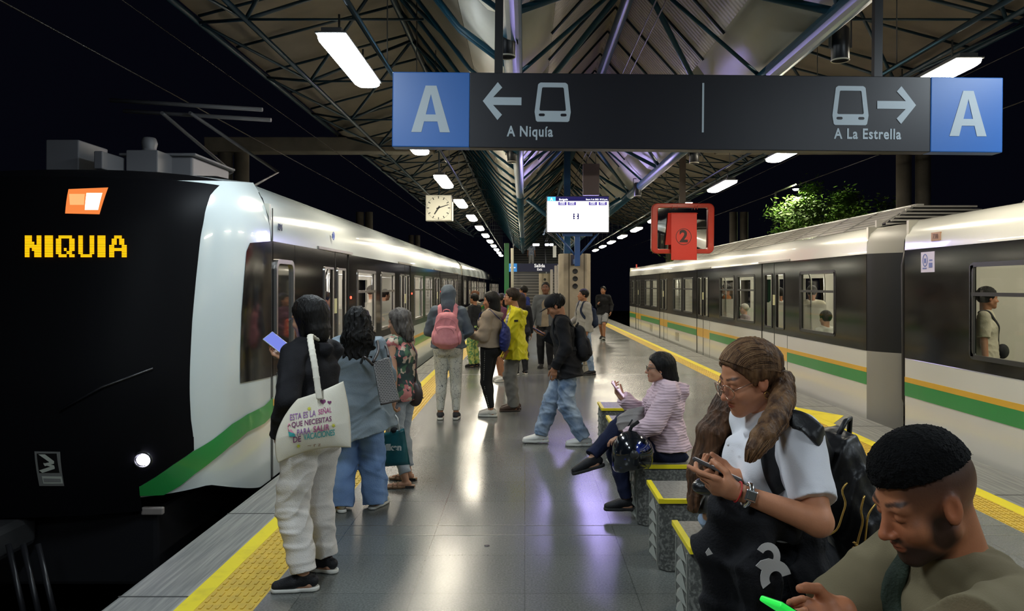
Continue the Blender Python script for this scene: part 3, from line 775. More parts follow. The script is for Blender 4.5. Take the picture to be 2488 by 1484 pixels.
ZB, Z1, Z2 = -.10, .83, 2.06
def car(name, label, xs, d, y0, y1, doors, wins, white, silver, far=False, interior=True, dw=.70, stripe_y=None, cab=None, strip=M_STRIP, detail=True):
    """xs outer face, d=+1/-1 inward direction"""
    t = empty(name, (xs, (y0 + y1) / 2, 0), label, 'train')
    yc = (y0 + y1) / 2
    X = lambda u: d * u
    def bx(mb, u0, u1, ya, yb, za, zb):
        return mb.box(min(X(u0), X(u1)), max(X(u0), X(u1)), ya - yc, yb - yc, za, zb)
    frame = M_SILV if silver else M_DFRM
    dsp = sorted((c - dw, c + dw) for c in doors)
    # solid segments between doors
    segs = []; a = y0
    for p, q in dsp: segs.append((a, p)); a = q
    segs.append((a, y1))
    for a, b in segs:
        if b - a < .01: continue
        lo = MB(); bd = MB(); gs = MB(); ys_ = MB()
        bx(lo, 0, .06, a, b, ZB, Z1)
        bx(gs, -.003, 0.01, a, b, .40, .555); bx(ys_, -.003, 0.01, a, b, .556, .615)
        ws = [w for w in wins if a <= w[0] and w[1] <= b]
        yy = a
        for (p, q) in ws:
            bx(bd, -.004, .05, yy, p, Z1, Z2); bx(bd, -.004, .05, p, q, Z1, .96); bx(bd, -.004, .05, p, q, 1.86, Z2); yy = q
        bx(bd, -.004, .05, yy, b, Z1, Z2)
        lo.build('lower_panel', white, t, bevel=.006); bd.build('window_band', M_TBLK, t)
        gs.build('green_stripe', M_GREEN, t); ys_.build('yellow_stripe', M_ORNG, t)
    prof = [(0, Z2), (.005, 2.2), (.05, 2.32), (.14, 2.40), (.35, 2.44), (.7, 2.47), (1.5, 2.50), (2.3, 2.47), (2.65, 2.44), (2.84, 2.40), (2.95, 2.32), (2.995, 2.2), (3.0, Z2)]
    if silver: prof = [(0, Z2), (.02, 2.25), (.08, 2.45), (.2, 2.58), (.5, 2.65), (1.5, 2.67), (2.5, 2.65), (2.8, 2.6), (2.92, 2.45), (2.98, 2.25), (3.0, Z2)]
    mb = MB(); mb.grid([[(X(u), y, z) for y in (y0 - yc, y1 - yc)] for u, z in prof]); mb.build('roof_shell', white, t)
    # far side, floor, ceiling, ends
    mb = MB(); bx(mb, 2.94, 3., y0, y1, ZB, .95); bx(mb, 2.94, 3., y0, y1, 1.85, 2.1)
    yy = y0
    while yy < y1:
        bx(mb, 2.94, 3., yy, min(yy + .62, y1), .95, 1.85); yy += 2.1
    mb.build('far_wall', M_INW, t)
    mb = MB(); bx(mb, 0.06, 2.94, y0, y1, -.06, .0); mb.build('floor_panel', M_INF, t)
    mb = MB(); bx(mb, 0.06, 2.94, y0, y1, 2.28, 2.31); bx(mb, .055, .07, y0, y1, Z2, 2.28); mb.build('ceiling_panel', M_INW, t)
    mb = MB()
    for u in (.95, 2.05): bx(mb, u - .07, u + .07, y0 + .5, y1 - .5, 2.255, 2.279)
    mb.build('light_strip', strip, t)
    for ya_ in (y0, y1 - .05): mb = MB(); bx(mb, .02, 2.98, ya_, ya_ + .05, ZB, 2.4); mb.build('end_wall', M_INW, t)
    mb = MB(); bx(mb, .1, 2.9, y0 + .3, y1 - .3, -.8, ZB); mb.build('underframe', M_BLACK, t)
    # doors
    for c in doors:
        for s in (-1, 1):
            a, b = (c - dw, c - .006) if s < 0 else (c + .006, c + dw)
            a += .008; b -= .0 
            mb = MB(); bx(mb, .012, .05, a, b, ZB, Z1); o = mb.build('door', white, t, bevel=.006)
            g0, g1 = (a + .17, b - .10) if s < 0 else (a + .10, b - .17)
            mb = MB(); bx(mb, .008, .045, a, b, Z1, .93); bx(mb, .008, .045, a, b, 1.86, Z2); bx(mb, .008, .045, a, g0, .93, 1.86); bx(mb, .008, .045, g1, b, .93, 1.86)
            mb.build('door_band', M_TBLK, o)
            mb = MB(); mb.add([(X(.024), g0 - yc, .93), (X(.024), g1 - yc, .93), (X(.024), g1 - yc, 1.86), (X(.024), g0 - yc, 1.86)], [(0, 1, 2, 3)]); mb.build('door_glass', M_GLASS, o)
            fr = MB(); F3 = Matrix(((0, 0, -d, 0), (1, 0, 0, 0), (0, 1, 0, 0), (0, 0, 0, 1)))
            ring(fr, rrect(g0 - yc - .015, g1 - yc + .015, .915, 1.875, .04), rrect(g0 - yc + .012, g1 - yc - .012, .942, 1.848, .03), .012, Matrix.Translation((X(.008), 0, 0)) @ F3)
            fr.build('door_window_frame', frame, o)
            if not silver:
                mb = MB(); bx(mb, .008, .02, a, b, .40, .615); mb.build('orange_patch', M_ORNG, o)
            else:
                mb = MB(); bx(mb, .008, .02, a, b, .40, .555); mb.build('green_patch', M_GREEN, o)
            mb = MB(); e = (c - .05, c - .02) if s < 0 else (c + .02, c + .05)
            bx(mb, .0, .01, e[0], e[1], 1.32, 1.50); mb.build('door_sticker', MATS.get('door_sticker') or mat('door_sticker', (.75, .72, .4) if not silver else (.7, .6, .05), .5), o)
        mb = MB(); bx(mb, .005, .06, c - .006, c + .006, ZB, Z2); bx(mb, -.002, .03, c - dw - .008, c - dw + .006, ZB, Z2); bx(mb, -.002, .03, c + dw - .006, c + dw + .008, ZB, Z2)
        bx(mb, .0, .05, c - dw, c + dw, ZB - .02, ZB + .03); mb.build('door_seal', M_SEAM, t)
        mb = MB(); bx(mb, -.02, .03, c - dw - .15, c + dw + .15, Z2 + .005, Z2 + .035); mb.build('door_rail', M_GREY, t)
    # windows
    for (a, b) in wins:
        F3 = Matrix(((0, 0, -d, 0), (1, 0, 0, 0), (0, 1, 0, 0), (0, 0, 0, 1)))
        fr = MB(); a_, b_ = a - yc, b - yc
        ring(fr, rrect(a_ - .02, b_ + .02, .94, 1.88, .07), rrect(a_ + .02, b_ - .02, .985, 1.835, .05), .03, Matrix.Translation((X(.02), 0, 0)) @ F3)
        bx(fr, -.012, .02, a + .015, b - .015, 1.555, 1.59)
        bx(fr, -.010, .01, a + .0, a + .05, .97, 1.85); bx(fr, -.010, .01, b - .05, b, .97, 1.85)
        o = fr.build('window', frame, t)
        mb = MB(); mb.add([(X(.024), a_, .96), (X(.024), b_, .96), (X(.024), b_, 1.86), (X(.024), a_, 1.86)], [(0, 1, 2, 3)]); mb.build('glass', M_GLASS, o)
    if interior:
        mb = MB()
        for c in doors:
            for s in (-1, 1):
                y = c + s * (dw + .12)
                mb.path([((X(.35)), y - yc, 0), (X(.35), y - yc, 1.75), (X(.28), y - yc, 2.0), (X(.10), y - yc, 2.12)], .017, 8)
                mb.path([((X(2.65)), y - yc, 0), (X(2.65), y - yc, 2.28)], .017, 8)
            mb.path([(X(1.5), c - yc, 0), (X(1.5), c - yc, 2.28)], .018, 8)
        for u in (.75, 2.25): mb.path([(X(u), y0 - yc + .6, 1.93), (X(u), y1 - yc - .6, 1.93)], .015, 8)
        mb.build('grab_pole', M_POLE, t)
        for (a, b) in wins[::1]:
            mb = MB(); bx(mb, .08, .50, a + .1, b - .1, .38, .44); bx(mb, .08, .12, a + .1, b - .1, .44, .85); mb.build('bench_seat', M_SEAT, t, bevel=.02)
            mb = MB(); bx(mb, 2.5, 2.92, a + .1, b - .1, .38, .44); bx(mb, 2.88, 2.92, a + .1, b - .1, .44, .85); mb.build('bench_seat', M_SEAT, t, bevel=.02)
        mb = MB()
        for c in doors:
            for s in (-1, 1):
                y = c + s * (dw + .06); bx(mb, .07, .62, y - .015, y + .015, .0, 1.35)
        mb.build('draught_screen', M_INW, t)
    return t, yc

# ---- right train, car farther from the camera
dR = [13.66, 19.10, 24.54, 29.98]
wR = [(10.95, 12.35), (14.78, 16.00), (16.22, 17.44), (20.22, 21.44), (21.66, 22.88), (25.66, 26.88), (27.10, 28.32), (31.0, 31.7)]
t, yc = car('metro_train_car', 'cream metro car with closed doors and roof louvres along the right platform edge', 4.35, 1, 9.95, 32.4, dR, wR, M_TW, False)
def add(mb, n, m, bevel=0): 
    return mb.build(n, m, t, bevel=bevel)
for c in (22.3, 26.9):   # ventilation grilles low on the body
    mb = MB(); mb.box(-.004, 0, c - .3 - yc, c + .3 - yc, .07, .36); g = add(mb, 'vent_plate', M_TW)
    for k in range(7):
        mb = MB(); mb.box(-.008, -.003, c - .26 - yc, c - .02 - yc, .10 + .035 * k, .113 + .035 * k); mb.box(-.008, -.003, c + .02 - yc, c + .26 - yc, .10 + .035 * k, .113 + .035 * k); mb.build('vent_slot', M_BLACK, g)
# roof louvres
def louvre(ya, yb, parent, yc):
    t = parent
    mb = MB(); n = 7
    for k in range(n):
        f = k / n; g = (k + .38) / n
        mb.add([(.68 + .66 * f, ya - yc, 2.46 + .37 * f), (.68 + .66 * f, yb - yc, 2.46 + .37 * f), (.68 + .66 * g, yb - yc, 2.46 + .37 * g + .012), (.68 + .66 * g, ya - yc, 2.46 + .37 * g + .012)], [(0, 3, 2, 1)])
    o = mb.build('roof_louvre', M_LOUV, t, solid=.012)
    mb = MB(); mb.prism([(.73, 2.44), (1.36, 2.79), (2.1, 2.79), (2.7, 2.44)], yb - ya - .04, Matrix(((1, 0, 0, 0), (0, 0, 1, ya + .02 - yc), (0, 1, 0, 0), (0, 0, 0, 1)))); mb.build('louvre_core', M_DFRM, t)
    mb = MB(); mb.box(1.32, 1.42, ya - yc, yb - yc, 2.81, 2.84); mb.box(.62, .69, ya - yc, yb - yc, 2.45, 2.475)
    y = ya
    while y < yb:
        mb.add([(.67, y - yc, 2.475), (.67, y + .05 - yc, 2.475), (1.33, y + .05 - yc, 2.845), (1.33, y - yc, 2.845)], [(0, 3, 2, 1)]); y += 1.15
    mb.build('louvre_frame', M_TW, t)
    mb = MB()
    for k in range(7): mb.box(.80 + .07 * k, 2.6 - .07 * k, ya - .02 - yc, ya + .01 - yc, 2.49 + .05 * k, 2.515 + .05 * k)
    mb.box(.72, .80, ya - .03 - yc, ya + .02 - yc, 2.5, 2.6)
    mb.build('end_louvre', M_LOUV, t)
louvre(11.3, 27.0, t, yc)
# stepped-in grey end with curved top, black upper part, cables and bellows
ye = 9.95 - yc
mb = MB()
# chamfer from (0, ye) to (.22, ye-.42)
def cham(z0, z1, n, m):
    mb = MB(); P = []
    for k in range(6):
        f = k / 5; P.append((.26 * f ** 1.5, ye - .43 * f))
    mb.grid([[(x, y, z) for z in (z0, z1)] for x, y in P]); return mb.build(n, m, t)
cham(ZB, Z1, 'end_lower_panel', M_GREY); cham(Z1, Z2, 'end_black_panel', M_BLACK)
mb = MB(); P = []
for k in range(6):
    f = k / 5; x, y = .26 * f ** 1.5, ye - .43 * f
    P.append([(x + u, y, z) for u, z in ((0, Z2), (.01, 2.2), (.05, 2.32), (.14, 2.39), (.4, 2.43), (1.2, 2.46))])
mb.grid(P); mb.build('end_roof_panel', M_GREY, t)
mb = MB()
for k in range(9):
    y = ye - .44 - .055 * k
    mb.box(.34 + .03 * (k % 2), 2.6, y - .02, y + .02, .0, 2.3)
mb.build('bellows', M_RUB, t)
for k in range(3):
    mb = MB(); x = .22 + .035 * k
    mb.path([(x + .25, ye - .55, 2.16), (x + .02, ye - .52 - .04 * k, 2.08), (x - .02, ye - .54 - .05 * k, 1.9), (x - .02, ye - .56 - .05 * k, .3), (x + .05, ye - .6, .05)], .022, 8); mb.build('gangway_cable', M_RUB, t)
# front end of the far car: rounded nose far away
mb = MB(); yn = 32.4 - yc
P = []
for f, g in ((0, 0), (.05, .25), (.2, .5), (.6, .75), (1.5, .85)):
    P.append([(f, yn + g, z) for z in (ZB, Z2, 2.25, 2.38)])
mb.grid(P); mb.build('nose', M_TW, t)
mb = MB(); mb.grid([[(f - .004, yn + g, z) for z in (Z1, Z2)] for f, g in ((0, 0), (.05, .25), (.2, .5))]); mb.build('nose_black_panel', M_TBLK, t)
mb = MB(); mb.box(.10, .14, yn - 1.2, yn - 1.1, 2.37, 2.52); mb.build('roof_marker', mat('marker_red', (.5, .05, .03), .5), t)
# ---- right train, car nearer to the camera
t, yc = car('metro_train_car', 'cream metro car with green stripe closest to the camera, a seated man in its window', 4.35, 1, -2.5, 8.95, [4.9, -.5], [(6.15, 7.62), (1.2, 3.6)], M_TW, False)
louvre(-2.0, 8.05, t, yc)
FR = Matrix(((0, 0, -1, 0), (-1, 0, 0, 0), (0, 1, 0, 0), (0, 0, 0, 1)))     # plane facing -X, x to the right seen from the platform
y = 8.43 - yc
MB().box(-.008, 0, y - .14, y + .14, 1.80, 2.02).build('notice', mat('notice_lilac', (.62, .58, .72), .4), t)
mb = MB(); n = 20
ring(mb, [(.055 * math.cos(6.2832 * i / n), .07 * math.sin(6.2832 * i / n)) for i in range(n)], [(.043 * math.cos(6.2832 * i / n), .058 * math.sin(6.2832 * i / n)) for i in range(n)], .002, Matrix.Translation((-.009, y + .05, 1.93)) @ FR)
mb.box(-.011, -.008, y + .03, y + .07, 1.90, 1.95); mb.box(-.011, -.008, y - .10, y - .03, 1.85, 1.90); mb.box(-.011, -.008, y - .10, y - .04, 1.92, 1.935); mb.box(-.011, -.008, y + .02, y + .10, 1.835, 1.85)
mb.build('notice_print', mat('notice_blue', (.12, .16, .42), .4), t)
mb = MB(); mb.box(-.006, .02, 8.18 - yc, 8.36 - yc, 2.13, 2.22); mb.build('number_plate', mat('plate_tan', (.42, .24, .14), .5), t)
mb = text_mesh('plate_number', '738', .07, mat('plate_ink', (.12, .06, .04), .5), Matrix.Translation((-.010, 8.27 - yc, 2.175)) @ FR, t, .001)
mb = MB(); mb.grid([[(u, 8.95 + g - yc, z) for z in (ZB, Z1)] for u, g in ((0, 0), (.06, .04), (.3, .05))]); mb.build('end_lower_panel', M_TW, t)
mb = MB(); mb.grid([[(u, 8.95 + g - yc, z) for z in (Z1, Z2)] for u, g in ((0, 0), (.06, .04), (.3, .05))]); mb.build('end_black_panel', M_TBLK, t)

# ---- left train
xsL = -2.30
dL1 = [9.52, 15.05, 20.58, 26.1]
wL1 = [(10.72, 12.05), (12.50, 13.80), (16.30, 17.60), (18.05, 19.35), (21.85, 23.1), (23.6, 24.85)]
t1, yc = car('metro_train_car', 'bluish white metro car of the arriving left train, black front lit with the word NIQUIA', xsL, -1, 7.10, 28.4, dL1, wL1, M_TWL, True, strip=M_STRIPL)
t = t1
# cab side window with silver frame
F3 = Matrix(((0, 0, 1, 0), (1, 0, 0, 0), (0, 1, 0, 0), (0, 0, 0, 1)))
mb = MB(); ring(mb, rrect(7.16 - yc, 7.72 - yc, .98, 1.90, .09), rrect(7.20 - yc, 7.68 - yc, 1.02, 1.86, .07), .03, Matrix.Translation((.0, 0, 0)) @ F3)
o = mb.build('cab_window', M_SILV, t)
mb = MB(); mb.box(.003, .006, 7.20 - yc, 7.68 - yc, 1.02, 1.86); mb.build('cab_glass', mat('cab_glass', (.03, .028, .025), .05, coat=.5), o)
mb = MB(); mb.box(-.002, .004, 7.12 - yc, 7.135 - yc, ZB, Z2 + .3); mb.box(-.002, .004, 7.80 - yc, 7.81 - yc, ZB, Z2); mb.build('cab_door_seam', M_SEAM, t)
mb = MB(); mb.box(.0, .012, 7.24 - yc, 7.36 - yc, .55, .85); h = mb.build('cab_door_plate', M_SILV, t, bevel=.01)
mb = MB(); mb.path([(.015, 7.3 - yc, .60), (.04, 7.3 - yc, .62), (.04, 7.3 - yc, .78), (.015, 7.3 - yc, .80)], .008, 8); mb.build('handle', M_SILV, h)
for y in (10.32, 15.9, 21.4):
    mb = MB(); mb.lathe([(0, .012), (.015, .01), (.02, 0)], (0, 0, 0), 12, Matrix.Rotation(math.radians(90), 3, 'Y').to_4x4())
    o = mb.build('door_signal', emis('red_signal', (1, .04, .02), 4.) if 'red_signal' not in bpy.data.materials else bpy.data.materials['red_signal'], t); o.location = (.004, y - yc, 1.50)
text_mesh('side_number', '194', .09, mat('number_ink', (.05, .06, .10), .5), Matrix.Translation((.0, 7.35 - yc, 2.20)) @ Matrix(((0, 0, 1, 0), (1, 0, 0, 0), (0, 1, 0, 0), (0, 0, 0, 1))), t, .004)
mb = MB(); n = 24; a = [(.05 * math.cos(6.2832 * i / n), .05 * math.sin(6.2832 * i / n)) for i in range(n)]
ring(mb, a, [(p * .7, q * .7) for p, q in a], .005, Matrix.Translation((.012, 9.35 - yc, 2.25)) @ F3); mb.box(.0, .017, 9.335 - yc, 9.365 - yc, 2.225, 2.275); mb.build('round_emblem', mat('emblem_blue', (.03, .08, .35), .4), t)
# further cars
for i, (a, b) in enumerate(((28.95, 50.3), (50.85, 72.))):
    tt, y2 = car('metro_train_car', ['second white metro car of the left train, behind the hooded person', 'last and farthest metro car of the left train'][i], xsL, -1, a, b,
        [a + 3.7, a + 9.2, a + 14.7], [(a + .6, a + 1.6), (a + 4.9, a + 6.1), (a + 6.7, a + 7.9), (a + 10.4, a + 11.6), (a + 12.2, a + 13.4), (a + 16., a + 17.2)], M_TWL, True, strip=M_STRIPL, interior=False)
    mb = MB(); mb.box(-2.6, -.3, a - .5 - y2, a - y2, 0, 2.3); mb.build('bellows', M_RUB, tt)

# ---- nose of the left train: one swept surface, patches lie on it
NP = [(-2.300, 7.10), (-2.302, 6.85), (-2.312, 6.60), (-2.335, 6.36), (-2.385, 6.13), (-2.475, 5.92), (-2.62, 5.74), (-2.82, 5.61), (-3.08, 5.52), (-3.40, 5.465), (-3.80, 5.44)]
NP = NP + [(-7.6 - x, y) for x, y in NP[-2::-1]]
def cr(P, s):
    n = len(P) - 1; s = min(max(s, 0), .99999) * n; i = int(s); f = s - i
    p0, p1, p2, p3 = P[max(i - 1, 0)], P[i], P[min(i + 1, n)], P[min(i + 2, n)]
    return tuple(.5 * ((2 * b) + (-a + c) * f + (2 * a - 5 * b + 4 * c - e) * f * f + (-a + 3 * b - 3 * c + e) * f ** 3) for a, b, c, e in zip(p0, p1, p2, p3))
def nose(s, z, off=0.):
    x, y = cr(NP, s)
    w = min(1., max(0., (7.1 - y) / 1.66))                # how far round the front we are
    rake = w * (.30 * max(0, (z - .9) / 1.6) ** 1.4 + .10 * max(0, (.45 - z) / .5) ** 1.5)
    inx = 0.
    cx = -3.8
    top = max(0, (z - 2.02) / .56)
    inx = .16 * top ** 2.2; rake += w * .22 * top ** 3
    bul = -.035 * math.exp(-((z - .7) / .5) ** 2) * w
    sx = 1 - inx / 1.5
    x2 = cx + (x - cx) * sx; y2 = y + rake + bul
    if off:
        e = 1e-3
        a = Vector(nose(min(s + e, .9999), z)) - Vector(nose(max(s - e, 0), z)); b = Vector(nose(s, z + .01)) - Vector(nose(s, z - .01))
        nn = a.cross(b).normalized()
        p = Vector((x2, y2, z))
        out = p - Vector((-3.8, 8.5, z))
        if nn.dot(out) < 0: nn = -nn
        return tuple(p + nn * off)
    return (x2, y2, z)
def nose_inv(px, py):
    best = None
    lo, hi = 0.0, .5
    for i in range(301):
        s = lo + (hi - lo) * i / 300
        z = 1.2
        for _ in range(4):
            x, y, _z = nose(s, z); z = H0 + (CY - py) * y / F
        e = abs(CX + F * x / y - px)
        if best is None or e < best[0]: best = (e, s, z)
    s, d = best[1], .5 / 300
    def err(s):
        z = 1.2
        for _ in range(8):
            x, y, _z = nose(s, z); z = H0 + (CY - py) * y / F
        return CX + F * x / y - px, z
    a, b = max(s - d, 0), s + d; ea, eb = err(a)[0], err(b)[0]
    if ea * eb < 0:
        for _ in range(22):
            m_ = (a + b) / 2; em = err(m_)[0]
            if em * ea > 0: a, ea = m_, em
            else: b = m_
        s = (a + b) / 2
    return s, err(s)[1]
t = empty('train_nose_fittings', (0, 0, 0)); bpy.data.objects.remove(t)
t = t1; INV = Matrix.Translation((-xsL, -yc, 0))
def nb(P, name, m, close=False):
    mb = MB(); mb.grid([[INV @ Vector(p) for p in r] for r in P]); return mb.build(name, m, t)
ZT = 2.50
ZTc = lambda s: 2.46 + .13 * max(0, 1 - (7.1 - nose(s, 1)[1]) / 1.0) if True else 0
def zrow(s, n=34):
    top = 2.47 + .12 * max(0., 1 - s / .30)
    bot = -.10 + .22 * min(1, max(0, (s - .06) / .17)) ** 1.2
    return [bot + (top - bot) * k / n for k in range(n + 1)]
nb([[nose(i / 80, z) for z in zrow(min(i / 80, 1 - i / 80))] for i in range(81)], 'nose_shell', M_TWL)
# roof cap of the nose
cap = []
for i in range(81):
    s = i / 80; ss = min(s, 1 - s); zt = zrow(ss)[-1]; p = Vector(nose(s, zt)); c = Vector((-3.8, 7.1, 2.66))
    row = []
    for k in range(7):
        f = k / 6; q = p.lerp(c, f); q.z = zt + (2.665 - zt) * (1 - (1 - f) ** 2); q.y = p.y + (7.12 - p.y) * f
        q.x = p.x + (-3.8 - p.x) * f * .9; row.append(q)
    cap.append(row)
nb(cap[:16], 'nose_roof', M_TWL); nb(cap[15:66], 'nose_roof', M_MASK); nb(cap[65:], 'nose_roof', M_TWL)
# black mask: from the curved edge round the front
edge = [(588, 436), (560, 440), (530, 452), (511, 472), (498, 510), (487, 570), (475, 680), (466, 780), (461, 880), (460, 960), (463, 1020), (468, 1055), (472, 1100)]
E = [nose_inv(*p) for p in edge]
E.sort(key=lambda e: e[1])
def edge_s(z):
    if z <= E[0][1]: return E[0][0] + .0
    if z >= E[-1][1]: return E[-1][0]
    for (s0, z0), (s1, z1) in zip(E, E[1:]):
        if z0 <= z <= z1: return s0 + (s1 - s0) * (z - z0) / max(z1 - z0, 1e-6)
zz = [.50 + (2.465 - .50) * k / 40 for k in range(41)]
nb([[nose(edge_s(z) + (1 - 2 * edge_s(z)) * i / 60, z, .006) for z in zz] for i in range(61)], 'black_front_mask', M_MASK)
# green sweep
upe = [(676, 964), (640, 985), (598, 1006), (560, 1030), (513, 1068), (466, 1096), (419, 1128), (376, 1158), (338, 1181)]
lwe = [(676, 1007), (640, 1028), (598, 1049), (556, 1083), (513, 1119), (470, 1151), (436, 1179), (397, 1201), (340, 1203)]
U = [nose_inv(*p) for p in upe]; L_ = [nose_inv(*p) for p in lwe]
def ip(A_, f):
    f *= len(A_) - 1; i = min(int(f), len(A_) - 2); f -= i
    return tuple(a + (b - a) * f for a, b in zip(A_[i], A_[i + 1]))
P = []
for i in range(65):
    a, b = ip(U, i / 64), ip(L_, i / 64)
    P.append([nose(a[0] + (b[0] - a[0]) * k / 6, a[1] + (b[1] - a[1]) * k / 6, .012) for k in range(7)])
nb(P, 'green_sweep', M_GREEN)
# black below the sweep and on the lower front
P = []
for i in range(41):
    f = i / 40
    a = ip(U, .615 + .385 * f)
    P.append([nose(a[0], a[1] + (.52 - a[1]) * k / 5 if a[1] < .52 else a[1], .007) for k in range(6)])
nb(P, 'black_front_mask', M_MASK)
s0 = U[-1][0]
nb([[nose(s0 + (1 - 2 * s0) * i / 50, .02 + (.52 - .02) * k / 6, .008) for k in range(7)] for i in range(51)], 'lower_black_panel', M_MASK)
# dark side window patch on the nose flank
w0 = [(606, 590), (598, 610), (592, 680), (586, 760), (583, 860), (583, 930)]
W0 = [nose_inv(*p) for p in w0]
P = []
for i in range(13):
    f = i / 12
    P.append([nose(ip(W0, k / 20)[0] * (1 - f), (lambda z0, z1: z0 + (z1 - z0) * f)(ip(W0, k / 20)[1], 2.06 - (2.06 - Z1) * k / 20), .005) for k in range(21)])
nb(P, 'side_black_panel', M_TBLK)
# seam where nose meets body
mb = MB(); mb.path([INV @ Vector(nose(.004, z, .001)) for z in [ZB + (2.5 - ZB) * k / 12 for k in range(13)]], .006, 6); mb.build('nose_seam', M_SEAM, t)
# destination display, lamps, logo and plates on the front
def front(px, py, off=.015):
    s, z = nose_inv(px, py); return Vector(nose(s, z, off))
def fpatch(quad, n, name, m, off):
    """quad: 4 pixel corners TL TR BR BL"""
    Q = [nose_inv(*p) for p in quad]
    P = []
    for i in range(n + 1):
        f = i / n
        a = [Q[0][k] + (Q[1][k] - Q[0][k]) * f for k in (0, 1)]; b = [Q[3][k] + (Q[2][k] - Q[3][k]) * f for k in (0, 1)]
        P.append([nose(a[0] + (b[0] - a[0]) * g / 4, a[1] + (b[1] - a[1]) * g / 4, off) for g in range(5)])
    return nb(P, name, m)
fpatch([(168, 462), (264, 458), (243, 522), (160, 520)], 6, 'marker_lamp', emis('marker_orange', (1., .26, .06), .42), .012)
fpatch([(212, 472), (250, 472), (240, 512), (208, 512)], 6, 'lamp_hot_spot', emis('marker_hot', (1., .78, .50), 2.5), .016)
fpatch([(170, 474), (208, 474), (206, 500), (172, 500)], 6, 'lamp_hot_spot', emis('marker_warm', (1., .42, .16), .55), .0155)
FONT57 = {'N': ["1000001", "1100001", "1110001", "1011001", "1001101", "1000111", "1000011"], 'I': ["111", "111", "111", "111", "111", "111", "111"],
          'Q': ["0111110", "1100011", "1100011", "1100011", "1101011", "1100110", "0111011"], 'U': ["1100011"] * 6 + ["0111110"],
          'A': ["0011100", "0110110", "0110110", "1100011", "1111111", "1100011", "1100011"]}
FONT57['N'] = ["1110011", "1110011", "1111011", "1111111", "1101111", "1100111", "1100111"]
LED = emis('led_orange', (1., .40, .004), .85)
xs0 = {'N': (64, 104), 'I': (112, 132), 'Q': (139, 184), 'U': (193, 231), 'I2': (239, 258), 'A': (267, 309)}
for key, (a, b) in xs0.items():
    g = FONT57[key[0]]; mb = MB(); nr, nc = 7, len(g[0])
    for r_ in range(nr):
        c_ = 0
        while c_ < nc:
            if g[r_][c_] == '1':
                e = c_
                while e < nc and g[r_][e] == '1': e += 1
                for sub in range(2):
                    y0_ = 574 + (r_ + sub * .5) * 53 / 7.; y1_ = y0_ + 53 / 14. - .9
                    q = [(a + (b - a) * c_ / nc, y0_), (a + (b - a) * e / nc, y0_), (a + (b - a) * e / nc, y1_), (a + (b - a) * c_ / nc, y1_)]
                    vs = [INV @ front(u, v, .02) for u, v in q]; o = len(mb.v)
                    mb.add(vs, [(0, 1, 2, 3)])
                c_ = e
            else: c_ += 1
    mb.build('display_letter', LED, t)
mb = MB(); mb.add([INV @ front(348 + 17 * math.cos(a), 1115 + 13.5 * math.sin(a), .02) for a in [6.2832 * k / 20 for k in range(20)]], [tuple(range(20))]); mb.build('headlight', emis('headlight_white', (.80, .78, 1.), 16.), t)
# round rim of the headlight
c = front(348, 1115, .02)
mb = MB(); mb.path([INV @ (c + Vector((.062 * math.cos(a), -.01, .055 * math.sin(a)))) for a in [6.2832 * k / 20 for k in range(20)]], .010, 6, True); mb.build('headlight_rim', M_DFRM, t)
M_LOGO = mat('logo_pale', (.42, .44, .38), .4)
fpatch([(86, 1095), (148, 1096), (158, 1178), (98, 1178)], 6, 'logo_plate', mat('logo_plate_grey', (.16, .16, .15), .4), .014)
fpatch([(92, 1100), (140, 1100), (147, 1146), (98, 1146)], 6, 'logo_field', M_TBLK, .016)
for quad in ([(96, 1102), (112, 1102), (134, 1118), (128, 1124)], [(134, 1118), (134, 1124), (112, 1130), (108, 1124)], [(108, 1122), (114, 1128), (136, 1134), (134, 1128)], [(134, 1128), (136, 1136), (106, 1146), (98, 1140)]):
    fpatch(quad, 2, 'logo_stroke', M_LOGO, .018)
fpatch([(104, 1154), (152, 1155), (155, 1172), (108, 1172)], 4, 'logo_caption_plate', M_LOGO, .016)
fpatch([(108, 1159), (150, 1160), (151, 1168), (110, 1168)], 4, 'logo_caption', mat('logo_caption_grey', (.20, .20, .19), .5), .018)
# wiper on the windscreen
mb = MB(); mb.path([INV @ front(150, 995, .03), INV @ front(250, 940, .035), INV @ front(370, 895, .03)], .008, 6); mb.build('wiper', M_BLACK, t)
# under the nose: coupler, steps, plate
mb = MB(); x0, y0_ = -4.12, 5.2
mb.box(-3.98, -3.60, 4.75, 5.6, -.40, -.22); mb.build
def tb(name, m, *b, bevel=.01):
    mb = MB(); mb.box(*b); o = mb.build(name, m, t, bevel=bevel); o.data.transform(INV); return o
MC = mat('coupler_steel', (.06, .06, .062), .5, .5)
tb('coupler', MC, -4.05, -3.55, 4.95, 5.7, -.22, .0, bevel=.04)
tb('coupler_head', MC, -4.0, -3.62, 4.75, 5.05, -.42, -.08, bevel=.05)
tb('coupler_plug', mat('coupler_red', (.35, .01, .01), .5), -3.86, -3.76, 4.73, 4.76, -.40, -.33)
tb('skirt', M_BLACK, -5.0, -2.7, 5.75, 7.4, -.55, -.0, bevel=.03)
tb('step_plate', mat('step_pale', (.25, .22, .20), .5), -2.80, -2.64, 5.70, 5.74, -.02, .035)
for k in range(3):
    mb = MB(); mb.path([INV @ Vector((-3.5 + .1 * k, 5.3, -.1)), INV @ Vector((-3.3 + .1 * k, 5.15, -.5)), INV @ Vector((-3.6 + .1 * k, 5.2, -.75))], .02, 8); mb.build('hose', M_BLACK, t)
